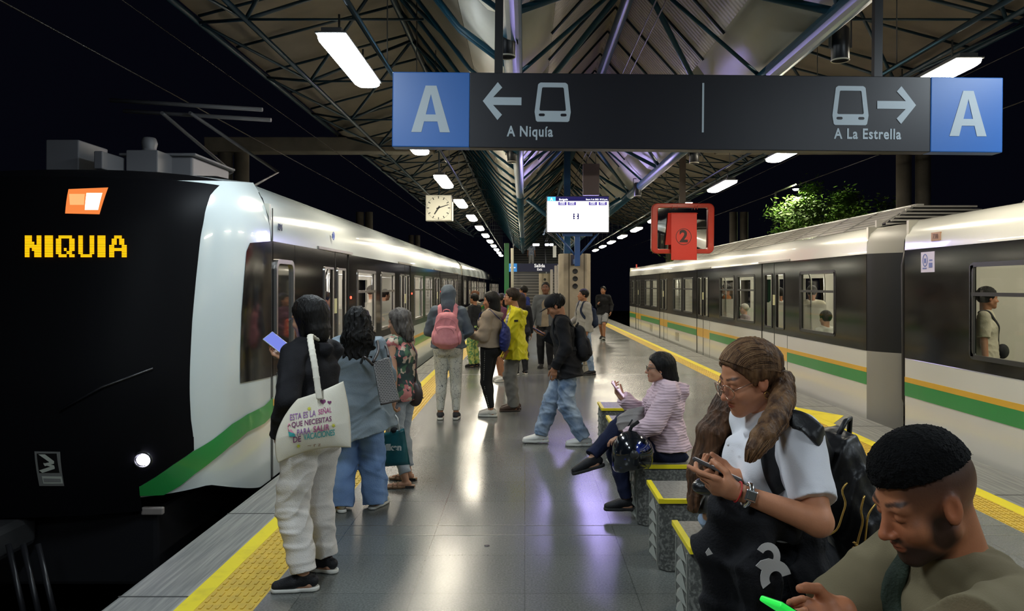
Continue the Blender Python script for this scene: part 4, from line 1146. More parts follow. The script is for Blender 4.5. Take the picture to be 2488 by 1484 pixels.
# roof equipment: air conditioning box, pantograph, small boxes
MRE = mat('roof_equipment_grey', (.13, .13, .14), .5)
tb('roof_cabinet', MRE, -3.62, -3.25, 7.65, 8.6, 2.66, 2.92, bevel=.02)
tb('roof_cabinet_lid', MRE, -3.95, -3.20, 7.6, 8.65, 2.92, 2.945)
tb('roof_box', MRE, -4.35, -4.05, 7.1, 7.6, 2.7, 2.98)
tb('roof_box', MRE, -3.86, -3.78, 7.0, 7.4, 2.7, 2.86)
mb = MB(); mb.lathe([(0, .16), (.06, .15), (.075, .10), (.06, .04), (.085, 0)], (-3.60, 7.5, 2.92), 12); mb.box(-3.75, -3.45, 7.35, 7.7, 2.72, 2.93); o = mb.build('roof_horn', MRE, t, bevel=.01); o.data.transform(INV)
pg = MB()
for z, dy in ((3.55, 0), (3.50, .28)): pg.tube((-4.35, 8.2 + dy, z + .05), (-2.75, 8.2 + dy, z - .05), .022, 8)
o = pg.build('pantograph_head', MRE, t); o.data.transform(INV)
pg = MB()
for x in (-3.95, -3.35):
    pg.path([(x, 9.4, 2.8), (x + .1, 10.3, 3.15), ((x - 3.6) / 2 - .1, 8.35, 3.5)], .02, 8)
pg.tube((-3.95, 9.4, 2.8), (-3.35, 9.4, 2.8), .025)
o = pg.build('pantograph_arm', MRE, t); o.data.transform(INV)
# ------------------------------------------------------------------ organic shapes: blended solids turned into one mesh
V = lambda *a: np.array(a, float)
def unit(v): v = np.asarray(v, float); return v / (np.linalg.norm(v) + 1e-12)
def C(a, b, ra, rb=None, k=.015, flat=None, ff=1., cut=0):
    return ('c', V(*a), V(*b), ra, ra if rb is None else rb, k, None if flat is None else unit(flat), ff, cut)
def E_(c, r, R=None, k=.015): return ('e', V(*c), V(*(r if hasattr(r, '__len__') else (r, r, r))), np.eye(3) if R is None else R, k)
def SUB(p): return ('-',) + p
def PL(p, n, k=.0): return ('p', V(*p), unit(n), k)
def PATH(pts, rs, k=.015, flat=None, ff=1., cut=0):
    n = len(pts); ff = ff if hasattr(ff, '__len__') else [ff] * n
    return [C(pts[i], pts[i + 1], rs[i], rs[i + 1], k, flat, (ff[i] + ff[i + 1]) / 2, (2 if (cut and i == n - 2) else 0)) for i in range(n - 1)]

def catm(P, n):
    P = [np.asarray(p, float) for p in P]; out = []
    for i in range(n + 1):
        s_ = i / n * (len(P) - 1); k = min(int(s_), len(P) - 2); g = s_ - k
        p0, p1, p2, p3 = P[max(k - 1, 0)], P[k], P[k + 1], P[min(k + 2, len(P) - 1)]
        out.append(.5 * (2 * p1 + (p2 - p0) * g + (2 * p0 - 5 * p1 + 4 * p2 - p3) * g * g + (3 * p1 - p0 - 3 * p2 + p3) * g ** 3))
    return out
def SPATH(pts, rs, k=.006, flat=None, ff=1., m=3):
    n = (len(pts) - 1) * m; q = catm(pts, n); r = [float(x[0]) for x in catm([np.array([v]) for v in rs], n)]
    return PATH(q, r, k, flat, ff)
def bounds(prims):
    lo, hi = np.full(3, 9e9), np.full(3, -9e9)
    for p in prims:
        if p[0] == 'c':
            r = max(p[3], p[4]) * max(1, p[7])
            lo = np.minimum(lo, np.minimum(p[1], p[2]) - r); hi = np.maximum(hi, np.maximum(p[1], p[2]) + r)
        elif p[0] == 'e':
            r = p[2].max(); lo = np.minimum(lo, p[1] - r); hi = np.maximum(hi, p[1] + r)
    return lo, hi

def field(prims, h, wr=None):
    lo, hi = bounds(prims); lo -= .03; hi += .03
    n = np.maximum(((hi - lo) / h).astype(int) + 2, 4)
    ax = [(lo[i] + h * np.arange(n[i])).astype(np.float32) for i in range(3)]
    D = np.full(tuple(n), .06, np.float32)
    for p in prims:
        sub = p[0] == '-'
        if sub: p = p[1:]
        if p[0] == 'p':
            d = ((ax[0] - p[1][0]) * p[2][0])[:, None, None] + ((ax[1] - p[1][1]) * p[2][1])[None, :, None] + ((ax[2] - p[1][2]) * p[2][2])[None, None, :]
            D = np.maximum(D, d.astype(np.float32)); continue
        k = p[5] if p[0] == 'c' else p[4]
        l, u = bounds([p]); m = .05 + k; l = l - m; u = u + m
        i0 = np.maximum(((l - lo) / h).astype(int), 0); i1 = np.minimum(((u - lo) / h).astype(int) + 2, n)
        if np.any(i1 <= i0): continue
        sl = tuple(slice(a, b) for a, b in zip(i0, i1))
        x = ax[0][sl[0]][:, None, None]; y = ax[1][sl[1]][None, :, None]; z = ax[2][sl[2]][None, None, :]
        if p[0] == 'c':
            _, a, b, ra, rb, k, fl, ff, cut = p
            ba = b - a; L2 = max(float(ba @ ba), 1e-9)
            px, py, pz = x - np.float32(a[0]), y - np.float32(a[1]), z - np.float32(a[2])
            t0 = (px * np.float32(ba[0]) + py * np.float32(ba[1]) + pz * np.float32(ba[2])) / np.float32(L2)
            t = np.clip(t0, 0, 1)
            vx, vy, vz = px - t * np.float32(ba[0]), py - t * np.float32(ba[1]), pz - t * np.float32(ba[2])
            if fl is not None:
                dd = vx * np.float32(fl[0]) + vy * np.float32(fl[1]) + vz * np.float32(fl[2])
                q = np.float32(1 - 1 / ff)
                vx = vx - dd * q * np.float32(fl[0]); vy = vy - dd * q * np.float32(fl[1]); vz = vz - dd * q * np.float32(fl[2])
            d = np.sqrt(vx * vx + vy * vy + vz * vz) - (np.float32(ra) + t * np.float32(rb - ra))
            L = math.sqrt(L2)
            if cut & 2: d = np.maximum(d, (t0 - 1) * np.float32(L))
            if cut & 1: d = np.maximum(d, -t0 * np.float32(L))
        else:
            _, c, r, R, k = p
            px, py, pz = x - np.float32(c[0]), y - np.float32(c[1]), z - np.float32(c[2])
            s = 0
            for j in range(3):
                q = (px * np.float32(R[0, j]) + py * np.float32(R[1, j]) + pz * np.float32(R[2, j])) / np.float32(r[j])
                s = s + q * q
            d = (np.sqrt(s) - 1) * np.float32(r.min() * .5 + r.mean() * .5)
        A = D[sl]
        if sub:
            d = -d
            if k > 0:
                hh = np.clip(.5 - .5 * (A - d) / k, 0, 1); D[sl] = A + (d - A) * hh + k * hh * (1 - hh)
            else: D[sl] = np.maximum(A, d)
        else:
            if k > 0:
                hh = np.maximum(k - np.abs(A - d), 0) / np.float32(k); D[sl] = np.minimum(A, d) - hh * hh * np.float32(k * .25)
            else: D[sl] = np.minimum(A, d)
    if wr:
        idx = np.nonzero(np.abs(D) < .03)
        P = np.stack([ax[i][idx[i]] for i in range(3)], 1)
        D[idx] += wr(P).astype(np.float32)
    D[0] = D[-1] = .05; D[:, 0] = D[:, -1] = .05; D[:, :, 0] = D[:, :, -1] = .05
    return D, lo

def nets(D, lo, h):
    n = D.shape; S = D < 0
    c = S[:-1, :-1, :-1].astype(np.int8)
    cnt = np.zeros(tuple(a - 1 for a in n), np.int8)
    for dx in (0, 1):
        for dy in (0, 1):
            for dz in (0, 1): cnt += S[dx:n[0] - 1 + dx, dy:n[1] - 1 + dy, dz:n[2] - 1 + dz]
    act = np.nonzero((cnt > 0) & (cnt < 8)); N = len(act[0])
    if N == 0: return np.zeros((0, 3)), np.zeros((0, 4), int)
    I = np.full(cnt.shape, -1, np.int64); I[act] = np.arange(N)
    base = np.stack(act, 1).astype(float)
    off = [(a, b, c_) for a in (0, 1) for b in (0, 1) for c_ in (0, 1)]
    val = [D[act[0] + o[0], act[1] + o[1], act[2] + o[2]].astype(float) for o in off]
    acc = np.zeros((N, 3)); w = np.zeros(N)
    for i, a in enumerate(off):
        for j, b in enumerate(off):
            if j <= i or sum(abs(p - q) for p, q in zip(a, b)) != 1: continue
            va, vb = val[i], val[j]; m = (va < 0) != (vb < 0)
            t = np.where(m, va / np.where(m, va - vb, 1), 0)
            p = np.array(a)[None] + t[:, None] * (np.array(b) - np.array(a))[None]
            acc[m] += p[m]; w[m] += 1
    vs = (base + acc / w[:, None]) * h + lo
    fs = []
    for axis in range(3):
        a, b = [(1, 2), (2, 0), (0, 1)][axis]
        sl0 = [slice(None)] * 3; sl1 = [slice(None)] * 3
        sl0[axis] = slice(0, n[axis] - 1); sl1[axis] = slice(1, n[axis])
        s0, s1 = S[tuple(sl0)], S[tuple(sl1)]
        e = np.stack(np.nonzero(s0 != s1), 1)
        ok = (e[:, a] > 0) & (e[:, b] > 0) & (e[:, a] < n[a] - 1) & (e[:, b] < n[b] - 1); e = e[ok]
        if not len(e): continue
        def cell(da, db):
            q = e.copy(); q[:, a] -= da; q[:, b] -= db; return I[q[:, 0], q[:, 1], q[:, 2]]
        Q = np.stack([cell(1, 1), cell(0, 1), cell(0, 0), cell(1, 0)], 1)
        ins = s0[e[:, 0], e[:, 1], e[:, 2]]
        Q[~ins] = Q[~ins][:, ::-1]
        fs.append(Q)
    return vs, np.concatenate(fs)

def wrinkles(amp, wl, seed, aniso=(1, 1, 1), n=4):
    r = np.random.RandomState(seed)
    K = r.normal(size=(n, 3)) * np.array(aniso); K /= np.linalg.norm(K, axis=1)[:, None]
    K *= (2 * math.pi / (wl * 1.25)) * r.uniform(.6, 1.5, (n, 1)); ph = r.uniform(0, 6.28, n); K2 = r.normal(size=(n, 3)) * (3.2 / wl / 10); K3 = r.normal(size=(n, 3)) * 9.
    def f(P):
        s = 0
        for i in range(n):
            w = np.sin(P @ K[i] + ph[i] + 2.2 * np.sin(P @ K2[i] * 3 + ph[-1 - i]))
            m = .35 + .65 * (.5 + .5 * np.sin(P @ K3[i] + ph[i] * 2))
            s = s - m * (np.maximum(w, 0) ** 2 * 1.5 - .45 + .15 * w)
        return s * amp * 1.0 / math.sqrt(n) * 1.3
    return f

def solid(prims, h, name, m, parent, wr=None, color=None, smooth=1):
    D, lo = field(prims, h, wr)
    vs, fs = nets(D, lo, h)
    me = bpy.data.meshes.new(name)
    me.vertices.add(len(vs)); me.vertices.foreach_set('co', vs.ravel().astype(np.float32))
    me.loops.add(len(fs) * 4); me.loops.foreach_set('vertex_index', fs.ravel().astype(np.int32))
    me.polygons.add(len(fs)); me.polygons.foreach_set('loop_start', (np.arange(len(fs)) * 4).astype(np.int32))
    me.polygons.foreach_set('loop_total', np.full(len(fs), 4, np.int32))
    me.polygons.foreach_set('use_smooth', np.ones(len(fs), bool))
    me.update(calc_edges=True)
    if color is not None:
        at_ = me.color_attributes.new('Col', 'FLOAT_COLOR', 'POINT')
        c = np.ones((len(vs), 4), np.float32); c[:, :3] = color(vs); at_.data.foreach_set('color', c.ravel())
    o = bpy.data.objects.new(name, me); COL.objects.link(o); me.materials.append(m)
    if parent: o.parent = parent
    if smooth:
        md = o.modifiers.new('smooth', 'SMOOTH'); md.factor = .5; md.iterations = smooth
    return o

# ------------------------------------------------------------------ skin and cloth materials
def skin_material():
    m = bpy.data.materials.new('skin'); m.use_nodes = True; nt = m.node_tree; b = nt.nodes['Principled BSDF']
    a = nt.nodes.new('ShaderNodeVertexColor'); a.layer_name = 'Col'
    tc = nt.nodes.new('ShaderNodeTexCoord'); n = nt.nodes.new('ShaderNodeTexNoise'); n.inputs['Scale'].default_value = 30; n.inputs['Detail'].default_value = 4
    nt.links.new(tc.outputs['Object'], n.inputs['Vector'])
    mr = nt.nodes.new('ShaderNodeMapRange'); mr.inputs[3].default_value = .86; mr.inputs[4].default_value = 1.14
    nt.links.new(n.outputs['Fac'], mr.inputs[0])
    mx = nt.nodes.new('ShaderNodeMix'); mx.data_type = 'RGBA'; mx.blend_type = 'MULTIPLY'; mx.inputs[0].default_value = 1
    nt.links.new(a.outputs['Color'], mx.inputs[6]); nt.links.new(mr.outputs[0], mx.inputs[7]); nt.links.new(mx.outputs[2], b.inputs['Base Color'])
    b.inputs['Roughness'].default_value = .5; b.inputs['Specular IOR Level'].default_value = .35
    b.inputs['Subsurface Weight'].default_value = .0
    bp = nt.nodes.new('ShaderNodeBump'); bp.inputs['Strength'].default_value = .12; bp.inputs['Distance'].default_value = .003
    n2 = nt.nodes.new('ShaderNodeTexNoise'); n2.inputs['Scale'].default_value = 220
    nt.links.new(tc.outputs['Object'], n2.inputs['Vector']); nt.links.new(n2.outputs['Fac'], bp.inputs['Height']); nt.links.new(bp.outputs[0], b.inputs['Normal'])
    return m
M_SKIN = skin_material()
def cloth(name, col, c2=None, scale=9, rough=.85, bs=140, bstr=.35, lo=.4, hi=.65, st=(1, 1, 1)):
    if name in MATS: return MATS[name]
    m = mat(name, col, rough, spec=.25, noise=(scale, c2 or tuple(c * .82 for c in col), lo, hi, st), bump=(bs, bstr), sheen=.0)
    return m
def hairm(name, col, c2, rough=.5):
    if name in MATS: return MATS[name]
    return mat(name, col, rough, spec=.22, noise=(38, c2, .35, .7, (1, 1, .10)), bump=(120, .9, (1, 1, .07)))
H_BLACK = hairm('black_hair', (.004, .0035, .0035), (.010, .009, .008))
H_DKBR = hairm('dark_brown_hair', (.012, .008, .006), (.03, .018, .012))
H_GREY = hairm('greying_hair', (.05, .04, .035), (.16, .14, .12))
H_LBR = hairm('streaked_brown_hair', (.045, .020, .010), (.24, .125, .055))
H_LONG = hairm('chestnut_hair', (.035, .016, .008), (.13, .06, .03))

def smooth_in(v, c, r, R=None, f=.35):
    """soft mask: 1 inside the ellipsoid, 0 outside"""
    q = (v - c) if R is None else (v - c) @ R
    d = np.sqrt(((q / np.asarray(r)) ** 2).sum(1)); return np.clip((1 + f - d) / (2 * f), 0, 1)

def basis(fwd, up=(0, 0, 1)):
    f = unit(fwd); r = unit(np.cross(f, up)); u = np.cross(r, f); return np.stack([r, f, u], 1)     # columns: right, forward, up
def rotv(v, axis, deg):
    a = math.radians(deg); k = unit(axis); v = np.asarray(v, float)
    return v * math.cos(a) + np.cross(k, v) * math.sin(a) + k * (k @ v) * (1 - math.cos(a))
def ik(a, c, l1, l2, pole):
    a, c = np.asarray(a, float), np.asarray(c, float); d = c - a; L = np.linalg.norm(d)
    if L > (l1 + l2) * .999: c = a + d / L * (l1 + l2) * .999; d = c - a; L = np.linalg.norm(d)
    x = (l1 * l1 - l2 * l2 + L * L) / (2 * L); y = math.sqrt(max(l1 * l1 - x * x, 0))
    u = d / L; p = np.asarray(pole, float); p = p - u * (p @ u); p = unit(p)
    return a + u * x + p * y, c

def hand_prims(w, d, n, side, s=1., curl=25, spread=.0, fcurl=None, thumb=(.5, .3)):
    """w wrist, d direction of the fingers, n direction the palm faces, side +1 right hand"""
    d = unit(d); n = unit(np.asarray(n) - d * (np.asarray(n) @ d)); l = np.cross(d, n) * side * 1.0        # towards the thumb
    w = np.asarray(w, float); P = []
    P += [C(w, w + d * .03 * s, .021 * s, .022 * s, .01, l, 1.25), C(w + d * .02 * s, w + d * .075 * s, .014 * s, .0125 * s, .012, l, 2.5)]
    k0 = w + d * .082 * s
    lens = ((.040, .024, .019), (.045, .028, .020), (.041, .026, .019), (.032, .019, .017))
    for i, off in enumerate((.030, .010, -.010, -.028)):
        p = k0 + l * off * s - d * (.004 if i in (0, 2) else (0 if i == 1 else .012)) * s
        cu = curl if fcurl is None else fcurl[i]
        dd = rotv(d, np.cross(d, n), cu * .8); dd = unit(dd + l * (1.5 - i) * spread)
        r = .0088 * s * (1, 1.03, 1, .88)[i]
        P.append(C(p - d * .012 * s, p, r * 1.05, r, .004))
        for j, L in enumerate(lens[i]):
            q = p + dd * L * s; P.append(C(p, q, r, r * .92, .003)); p = q; r *= .92
            dd = rotv(dd, np.cross(d, n), cu * (1.1 if j == 0 else .8))
    t0 = w + d * .022 * s + l * .018 * s
    td = unit(d * .7 + l * .75 + n * thumb[0]); t1 = t0 + td * .042 * s
    td2 = unit(d * .95 + l * .15 + n * thumb[1]); t2 = t1 + td2 * .032 * s; t3 = t2 + unit(td2 + n * thumb[1] * .4 - l * .15) * .024 * s
    P += [C(t0, t1, .0145 * s, .0108 * s, .009), C(t1, t2, .0105 * s, .0098 * s, .003), C(t2, t3, .0098 * s, .0080 * s, .003)]
    return P

from mathutils.bvhtree import BVHTree
def conform(o, pts, off=.006, maxd=.12):
    t = BVHTree.FromPolygons([v.co for v in o.data.vertices], [tuple(p.vertices) for p in o.data.polygons]); out = []; nn = []
    for p in pts:
        q, n, _, d = t.find_nearest(Vector(p))
        if d < maxd: out.append(np.array(q + n * off)); nn.append(np.array(n))
        else: out.append(np.asarray(p, float)); nn.append(None)
    return out, nn
def ribbon(pts, w, th, name, m, parent, on=None, off=.004, n=40, nrm=None, maxd=.12, ends=True):
    """a flat band lying on the garment `on`"""
    P = catm(pts, n); N = [None] * len(P)
    if on is not None:
        P, N = conform(on, P, off + th / 2, maxd)
        for _ in range(3): P = [P[0]] + [(P[i - 1] + P[i] * 2 + P[i + 1]) / 4 for i in range(1, len(P) - 1)] + [P[-1]]
    last = unit(nrm) if nrm is not None else None
    N = [x if x is not None else None for x in N]
    for i in range(len(N)):
        if N[i] is None: N[i] = last if last is not None else next((x for x in N if x is not None), V(0, 0, 1))
        last = N[i]
    for _ in range(4): N = [N[0]] + [unit(N[i - 1] + N[i] * 2 + N[i + 1]) for i in range(1, len(N) - 1)] + [N[-1]]
    rings = []
    for i, p in enumerate(P):
        t = unit(P[min(i + 1, len(P) - 1)] - P[max(i - 1, 0)]); nn = unit(N[i] - t * (N[i] @ t)); sd = np.cross(t, nn)
        rings.append([p + sd * a * w / 2 + nn * b * th / 2 for a, b in ((-1, 0), (-.92, .8), (-.5, 1), (.5, 1), (.92, .8), (1, 0), (.92, -.8), (.5, -1), (-.5, -1), (-.92, -.8))])
    mb = MB(); k = 10; vs = [v for r in rings for v in r]; fs = []
    for i in range(len(rings) - 1):
        for j in range(k): l = (j + 1) % k; fs.append((i * k + j, i * k + l, (i + 1) * k + l, (i + 1) * k + j))
    fs += [tuple(reversed(range(k))), tuple((len(rings) - 1) * k + j for j in range(k))]
    mb.add(vs, fs, True); return mb.build(name, m, parent)

def onto(o, fig, px, py, fallY, off=.006):
    """the point of garment `o` seen at a pixel, in the figure's own metres"""
    t = BVHTree.FromPolygons([v.co for v in o.data.vertices], [tuple(p.vertices) for p in o.data.polygons])
    a = -fig.root.rotation_euler.z; X0, Y0, Z0 = fig.root.location
    def loc(x, y, z): x -= X0; y -= Y0; return Vector((x * math.cos(a) - y * math.sin(a), x * math.sin(a) + y * math.cos(a), z - Z0))
    c = loc(0, 0, H0); p = loc(*at(px, py, fallY)); d = (p - c).normalized()
    q, n, _, dist = t.ray_cast(c, d)
    if q is None or abs((q - p).length) > .12: return np.array(p)
    return np.array(q + n * off)

class Fig:
    """a posed figure; coordinates for a 1.70 m person facing +y with the right hand at +x, scaled by height"""
    def __init__(s, X, Y, phi, H, label, z=0., h=None, sex='f', girth=1., skin=(.42, .22, .13), twist=0., pel=(0, 0, .93), lean=(0, 0), nb=None, head=(0, 0, 0), headoff=(0, .02),
                 ankles=None, toes=(5, 5), wrists=None, epoles=None, kpoles=None, arm=1., hands=None, neck=.155, name='person', group=None, loc=None, simple=False, kz=0.47, lift=(0, 0)):
        s.s = k = H / 1.7; s.h = h or min(max(Y * .00095, .0046), .011); s.sex = sex; s.g = girth; s.sk = np.array(skin)
        s.root = empty(name, (X, Y, z), label, 'person', group, rz=math.radians(phi))
        s.R = np.array([[math.cos(math.radians(twist)), -math.sin(math.radians(twist)), 0], [math.sin(math.radians(twist)), math.cos(math.radians(twist)), 0], [0, 0, 1]])
        s.pel = V(*pel) * k
        U = unit(V(lean[1], lean[0], 1.))          # lean = (forward, right)
        s.U = U; s.L = unit(s.R @ V(1, 0, 0) - U * (U @ (s.R @ V(1, 0, 0)))); s.Fw = np.cross(U, s.L)
        s.waist = s.pel + (U * .6 + V(0, 0, .4)) * .12 * k; s.chest = s.waist + U * .21 * k; s.nb = s.chest + U * .16 * k
        hy, hp, hr = head                            # yaw left, pitch down, roll right in degrees
        s.hc = s.nb + unit(U * 1. + V(0, 0, .6)) * neck * k + s.Fw * headoff[1] * k + s.L * headoff[0] * k
        f = rotv(s.Fw * V(1, 1, 0) if abs(s.Fw[2]) < .95 else V(0, 1, 0), V(0, 0, 1), hy); f = unit(f); r = np.cross(f, V(0, 0, 1))
        f = rotv(f, r, -hp); u = np.cross(r, f); r = rotv(r, f, hr); u = rotv(u, f, hr)
        s.HR = np.stack([r, f, u], 1)
        sw = (.172 if sex == 'm' else .152) * k * (1 + (girth - 1) * .4)
        s.sh = {-1: s.nb - s.L * sw - U * .052 * k, 1: s.nb + s.L * sw - U * .052 * k}
        s.hip = {-1: s.pel + V(-.085, 0, -.03) * k, 1: s.pel + V(.085, 0, -.03) * k}
        wr = wrists or {-1: (-.24, .04, .84), 1: (.24, .04, .84)}
        ep = epoles or {-1: (-.3, -1, 0), 1: (.3, -1, 0)}
        s.el, s.wr = {}, {}
        for q in (-1, 1): s.el[q], s.wr[q] = ik(s.sh[q], V(*wr[q]) * k, .275 * k * arm, .245 * k * arm, ep[q])
        an = ankles or {-1: (-.10, 0, .08), 1: (.10, 0, .08)}
        kp = kpoles or {-1: (0, 1, 0), 1: (0, 1, 0)}
        s.kn, s.an = {}, {}
        for q in (-1, 1): s.kn[q], s.an[q] = ik(s.hip[q], V(*an[q]) * k, .43 * k, .40 * k, kp[q])
        s.toe = {}
        s.lift = {-1: lift[0], 1: lift[1]}
        for q, a in zip((-1, 1), toes):
            s.toe[q] = rotv(V(0, 1, 0), V(0, 0, 1), -q * a if abs(a) < 60 else a)
            s.toe[q] = unit(s.toe[q] + V(0, 0, math.tan(math.radians(s.lift[q]))))
        s.hands = hands or {}
        s.ghair = None
    def H(s, x, y, z): return s.hc + s.HR @ (V(x, y, z) * s.s)        # a point in the head's own frame
    def hE(s, c, r, R=None, k=.012): return E_(s.H(*c), np.array(r if hasattr(r, '__len__') else (r,) * 3) * s.s, s.HR if R is None else s.HR @ R, k * s.s)
    def hC(s, a, b, ra, rb=None, k=.01, flat=None, ff=1., cut=0): return C(s.H(*a), s.H(*b), ra * s.s, (ra if rb is None else rb) * s.s, k * s.s, None if flat is None else s.HR @ V(*flat), ff, cut)
    def head_prims(s, closed=False, fine=True):
        P = [s.hE((0, -.018, .032), (.077, .096, .088)), s.hE((0, .022, -.030), (.060, .066, .080), k=.02)]
        P += [s.hC((-.050, .0, -.052), (-.014, .066, -.092), .022, .017, .02), s.hC((.050, .0, -.052), (.014, .066, -.092), .022, .017, .02), s.hE((0, .070, -.092), (.021, .017, .017), k=.015)]
        P += [s.hC((-.036, .066, .020), (.036, .066, .020), .016, None, .012), s.hE((-.040, .052, -.030), (.024, .024, .024), k=.02), s.hE((.040, .052, -.030), (.024, .024, .024), k=.02)]
        P += [s.hE((0, .066, -.062), (.030, .022, .026), k=.015)]
        for q in (-1, 1): P.append(SUB(s.hE((q * .032, .094, .004), (.018, .015, .011), k=.012)))
        P += [s.hC((0, .078, .012), (0, .100, -.026), .0075, .011, .010), s.hE((0, .104, -.031), (.0115, .011, .0095), k=.008)]
        for q in (-1, 1):
            P += [s.hE((q * .012, .093, -.034), (.0085, .010, .0075), k=.005), s.hE((q * .031, .0695, .003), (.0145, .0135, .0125), k=.002)]
        P += [s.hE((0, .0865, -.0575), (.022, .0085, .0052), k=.005), s.hE((0, .0845, -.0665), (.019, .0090, .0062), k=.005)]
        if fine: P.append(SUB(s.hE((0, .094, -.0620), (.024, .006, .0016), k=.003)))
        for q in (-1, 1):
            a = math.radians(12); R = np.array([[1, 0, 0], [0, math.cos(a), -math.sin(a)], [0, math.sin(a), math.cos(a)]])
            P += [s.hE((q * .0775, -.008, -.004), (.009, .019, .032), R, .006)]
            if fine: P.append(SUB(s.hE((q * .086, -.004, .000), (.006, .010, .019), R, .004)))
        P.append(C(s.nb - s.U * .02 * s.s, s.H(0, -.030, -.055), .060 * s.s * (s.g * .5 + .5) * (1. if s.sex == 'm' else .9), .052 * s.s * (1. if s.sex == 'm' else .88), .02))
        return P
    def torso_prims(s, o=0., k=.03):
        g = s.g; z = s.s; m = s.sex == 'm'
        P = [C(s.pel, s.waist, .098 * g * z + o, (.088 if m else .080) * g * z + o, k, s.L, 1.5), C(s.waist, s.chest, (.088 if m else .080) * g * z + o, (.102 if m else .092) * g * z + o, k, s.L, 1.45),
             C(s.chest, s.nb - s.U * .05 * z, (.102 if m else .092) * g * z + o, .062 * z + o, k, s.L, 1.6)]
        for q in (-1, 1):
            P.append(C(s.nb - s.U * .018 * z, s.sh[q] * .93 + s.nb * .07, .044 * z + o, .043 * z * (1. if m else .9) + o, k))
            P.append(E_(s.pel + V(q * .068, -.055, -.03) * z, (.085 * g * z + o,) * 3, None, k))
            if not m: P.append(E_(s.chest + (s.L * q * .070 + s.Fw * .075 + s.U * .0) * z, (.058 * g * z + o, .055 * z + o, .055 * g * z + o), None, k))
        return P
    def body(s, closed=(), fine=True, tone=None, beard=None, fade=None, h=None):
        z, g = s.s, s.g; P = s.torso_prims(-.004)
        for q in (-1, 1):
            P += [C(s.sh[q], s.el[q], .044 * z * g, .036 * z * g, .015), C(s.el[q], s.wr[q], .037 * z * g, .0245 * z, .012)]
            P += [C(s.hip[q], s.kn[q], .082 * z * g, .053 * z * g, .02), C(s.kn[q], s.an[q], .051 * z * g, .034 * z, .015)]
            md = s.kn[q] * .68 + s.an[q] * .32 - s.toe[q] * .018 * z; P.append(E_(md, (.046 * z * g, .046 * z * g, .085 * z), None, .02))
            a = s.an[q]; tt = s.toe[q]; dn = unit(np.cross(np.cross(tt, V(0, 0, -1)), tt))
            P += [C(a + dn * .04 * z - tt * .03 * z, a + dn * .055 * z + tt * .15 * z, .028 * z, .018 * z, .012, np.cross(tt, dn), 1.35)]
            hd = s.hands.get(q)
            if hd is None: hd = dict(d=s.wr[q] - s.el[q], n=V(-q, .3, 0), curl=22)
            P += hand_prims(s.wr[q], hd['d'], hd['n'], -q if hd.get('flip') else q, z * hd.get('s', 1.), hd.get('curl', 25), hd.get('spread', 0.), hd.get('fcurl'), hd.get('thumb', (.5, .3)))
        P += s.head_prims(fine=fine)
        sk = s.sk
        def col(v):
            c = np.tile(sk, (len(v), 1)).astype(float)
            def blend(w, t): nonlocal c; c = c * (1 - w[:, None]) + np.array(t)[None] * w[:, None]
            HR = s.HR; Z = s.s
            e = lambda cc, r, f=.35: smooth_in(v, s.H(*cc), np.array(r) * Z, HR, f)
            blend(.35 * e((0, .10, -.02), (.05, .05, .03), .6), (sk[0] * 1.1, sk[1] * .75, sk[2] * .7))
            for q in (-1, 1): blend(.35 * e((q * .085, -.005, -.005), (.02, .03, .04), .4), (sk[0] * 1.1, sk[1] * .7, sk[2] * .65))
            if beard: 
                w = np.maximum(e((0, .062, -.088), (.066, .066, .046), .22), e((0, .095, -.047), (.032, .024, .0095), .3))
                w = np.maximum(w, np.maximum(e((.058, .02, -.045), (.024, .03, .045), .3), e((-.058, .02, -.045), (.024, .03, .045), .3)))
                w = w * (1 - e((0, .10, -.062), (.024, .03, .011), .2)); blend(beard * w, (.02, .012, .009))
            if fade:
                w = e((0, -.03, .055), (.115, .125, .085), .30) * (1 - e((0, .11, .02), (.066, .062, .07), .25)) * (1 - e((.09, -.005, -.012), (.018, .028, .036), .25)) * (1 - e((-.09, -.005, -.012), (.018, .028, .036), .25))
                blend(fade * w, (.02, .014, .012))
            lip = (sk[0] * .85, sk[1] * .48, sk[2] * .50) if s.sex == 'f' else (sk[0] * .78, sk[1] * .58, sk[2] * .6)
            blend(e((0, .094, -.0615), (.023, .02, .0095), .22), lip)
            for q in (-1, 1):
                for i in range(4):
                    x = .017 + .010 * i; blend(.85 * e((q * x, .080 - .003 * i, .0285 + .0025 * (i if i < 3 else 1.6)), (.008, .02, .0042), .35), (.018, .012, .010))
                if q in closed:
                    blend(.9 * e((q * .031, .082, -.0045), (.0145, .02, .0022), .4), (.02, .012, .01)); blend(.25 * e((q * .031, .082, .004), (.016, .02, .011), .4), (sk[0] * .6, sk[1] * .5, sk[2] * .5))
                else:
                    blend(e((q * .031, .084, .003), (.0125, .02, .0062), .15), (.62, .58, .54)); blend(e((q * .031, .084, .003), (.0058, .02, .0062), .15), (.02, .011, .008))
                    blend(.9 * e((q * .031, .084, .0098), (.0145, .02, .0024), .3), (.015, .01, .01))
            return c
        return solid(P, h or s.h, 'body', M_SKIN, s.root, color=col, smooth=1)
    # --- clothing
    def top(s, m, o=.012, sleeve=1., so=.012, hem=.10, flare=0., name='shirt', wr=(.0035, .09), extra=(), cutneck=.03, cuff=None, h=None, ffhem=1.45, kk=.02, belly=0., subs=(), skew=0., seed=None):
        z = s.s; P = s.torso_prims(o, kk)
        hp = s.pel - s.U * hem * z
        P += [C(s.waist, hp, (.100 + belly) * s.g * z + o, (.118 + flare) * s.g * z + o, kk, s.L, ffhem)]
        if belly: P.append(E_((s.waist + s.chest) / 2 + s.Fw * .04 * z, (.13 * z * s.g + o, .10 * z * s.g + o, .14 * z + o), None, .03))
        lo_el = []
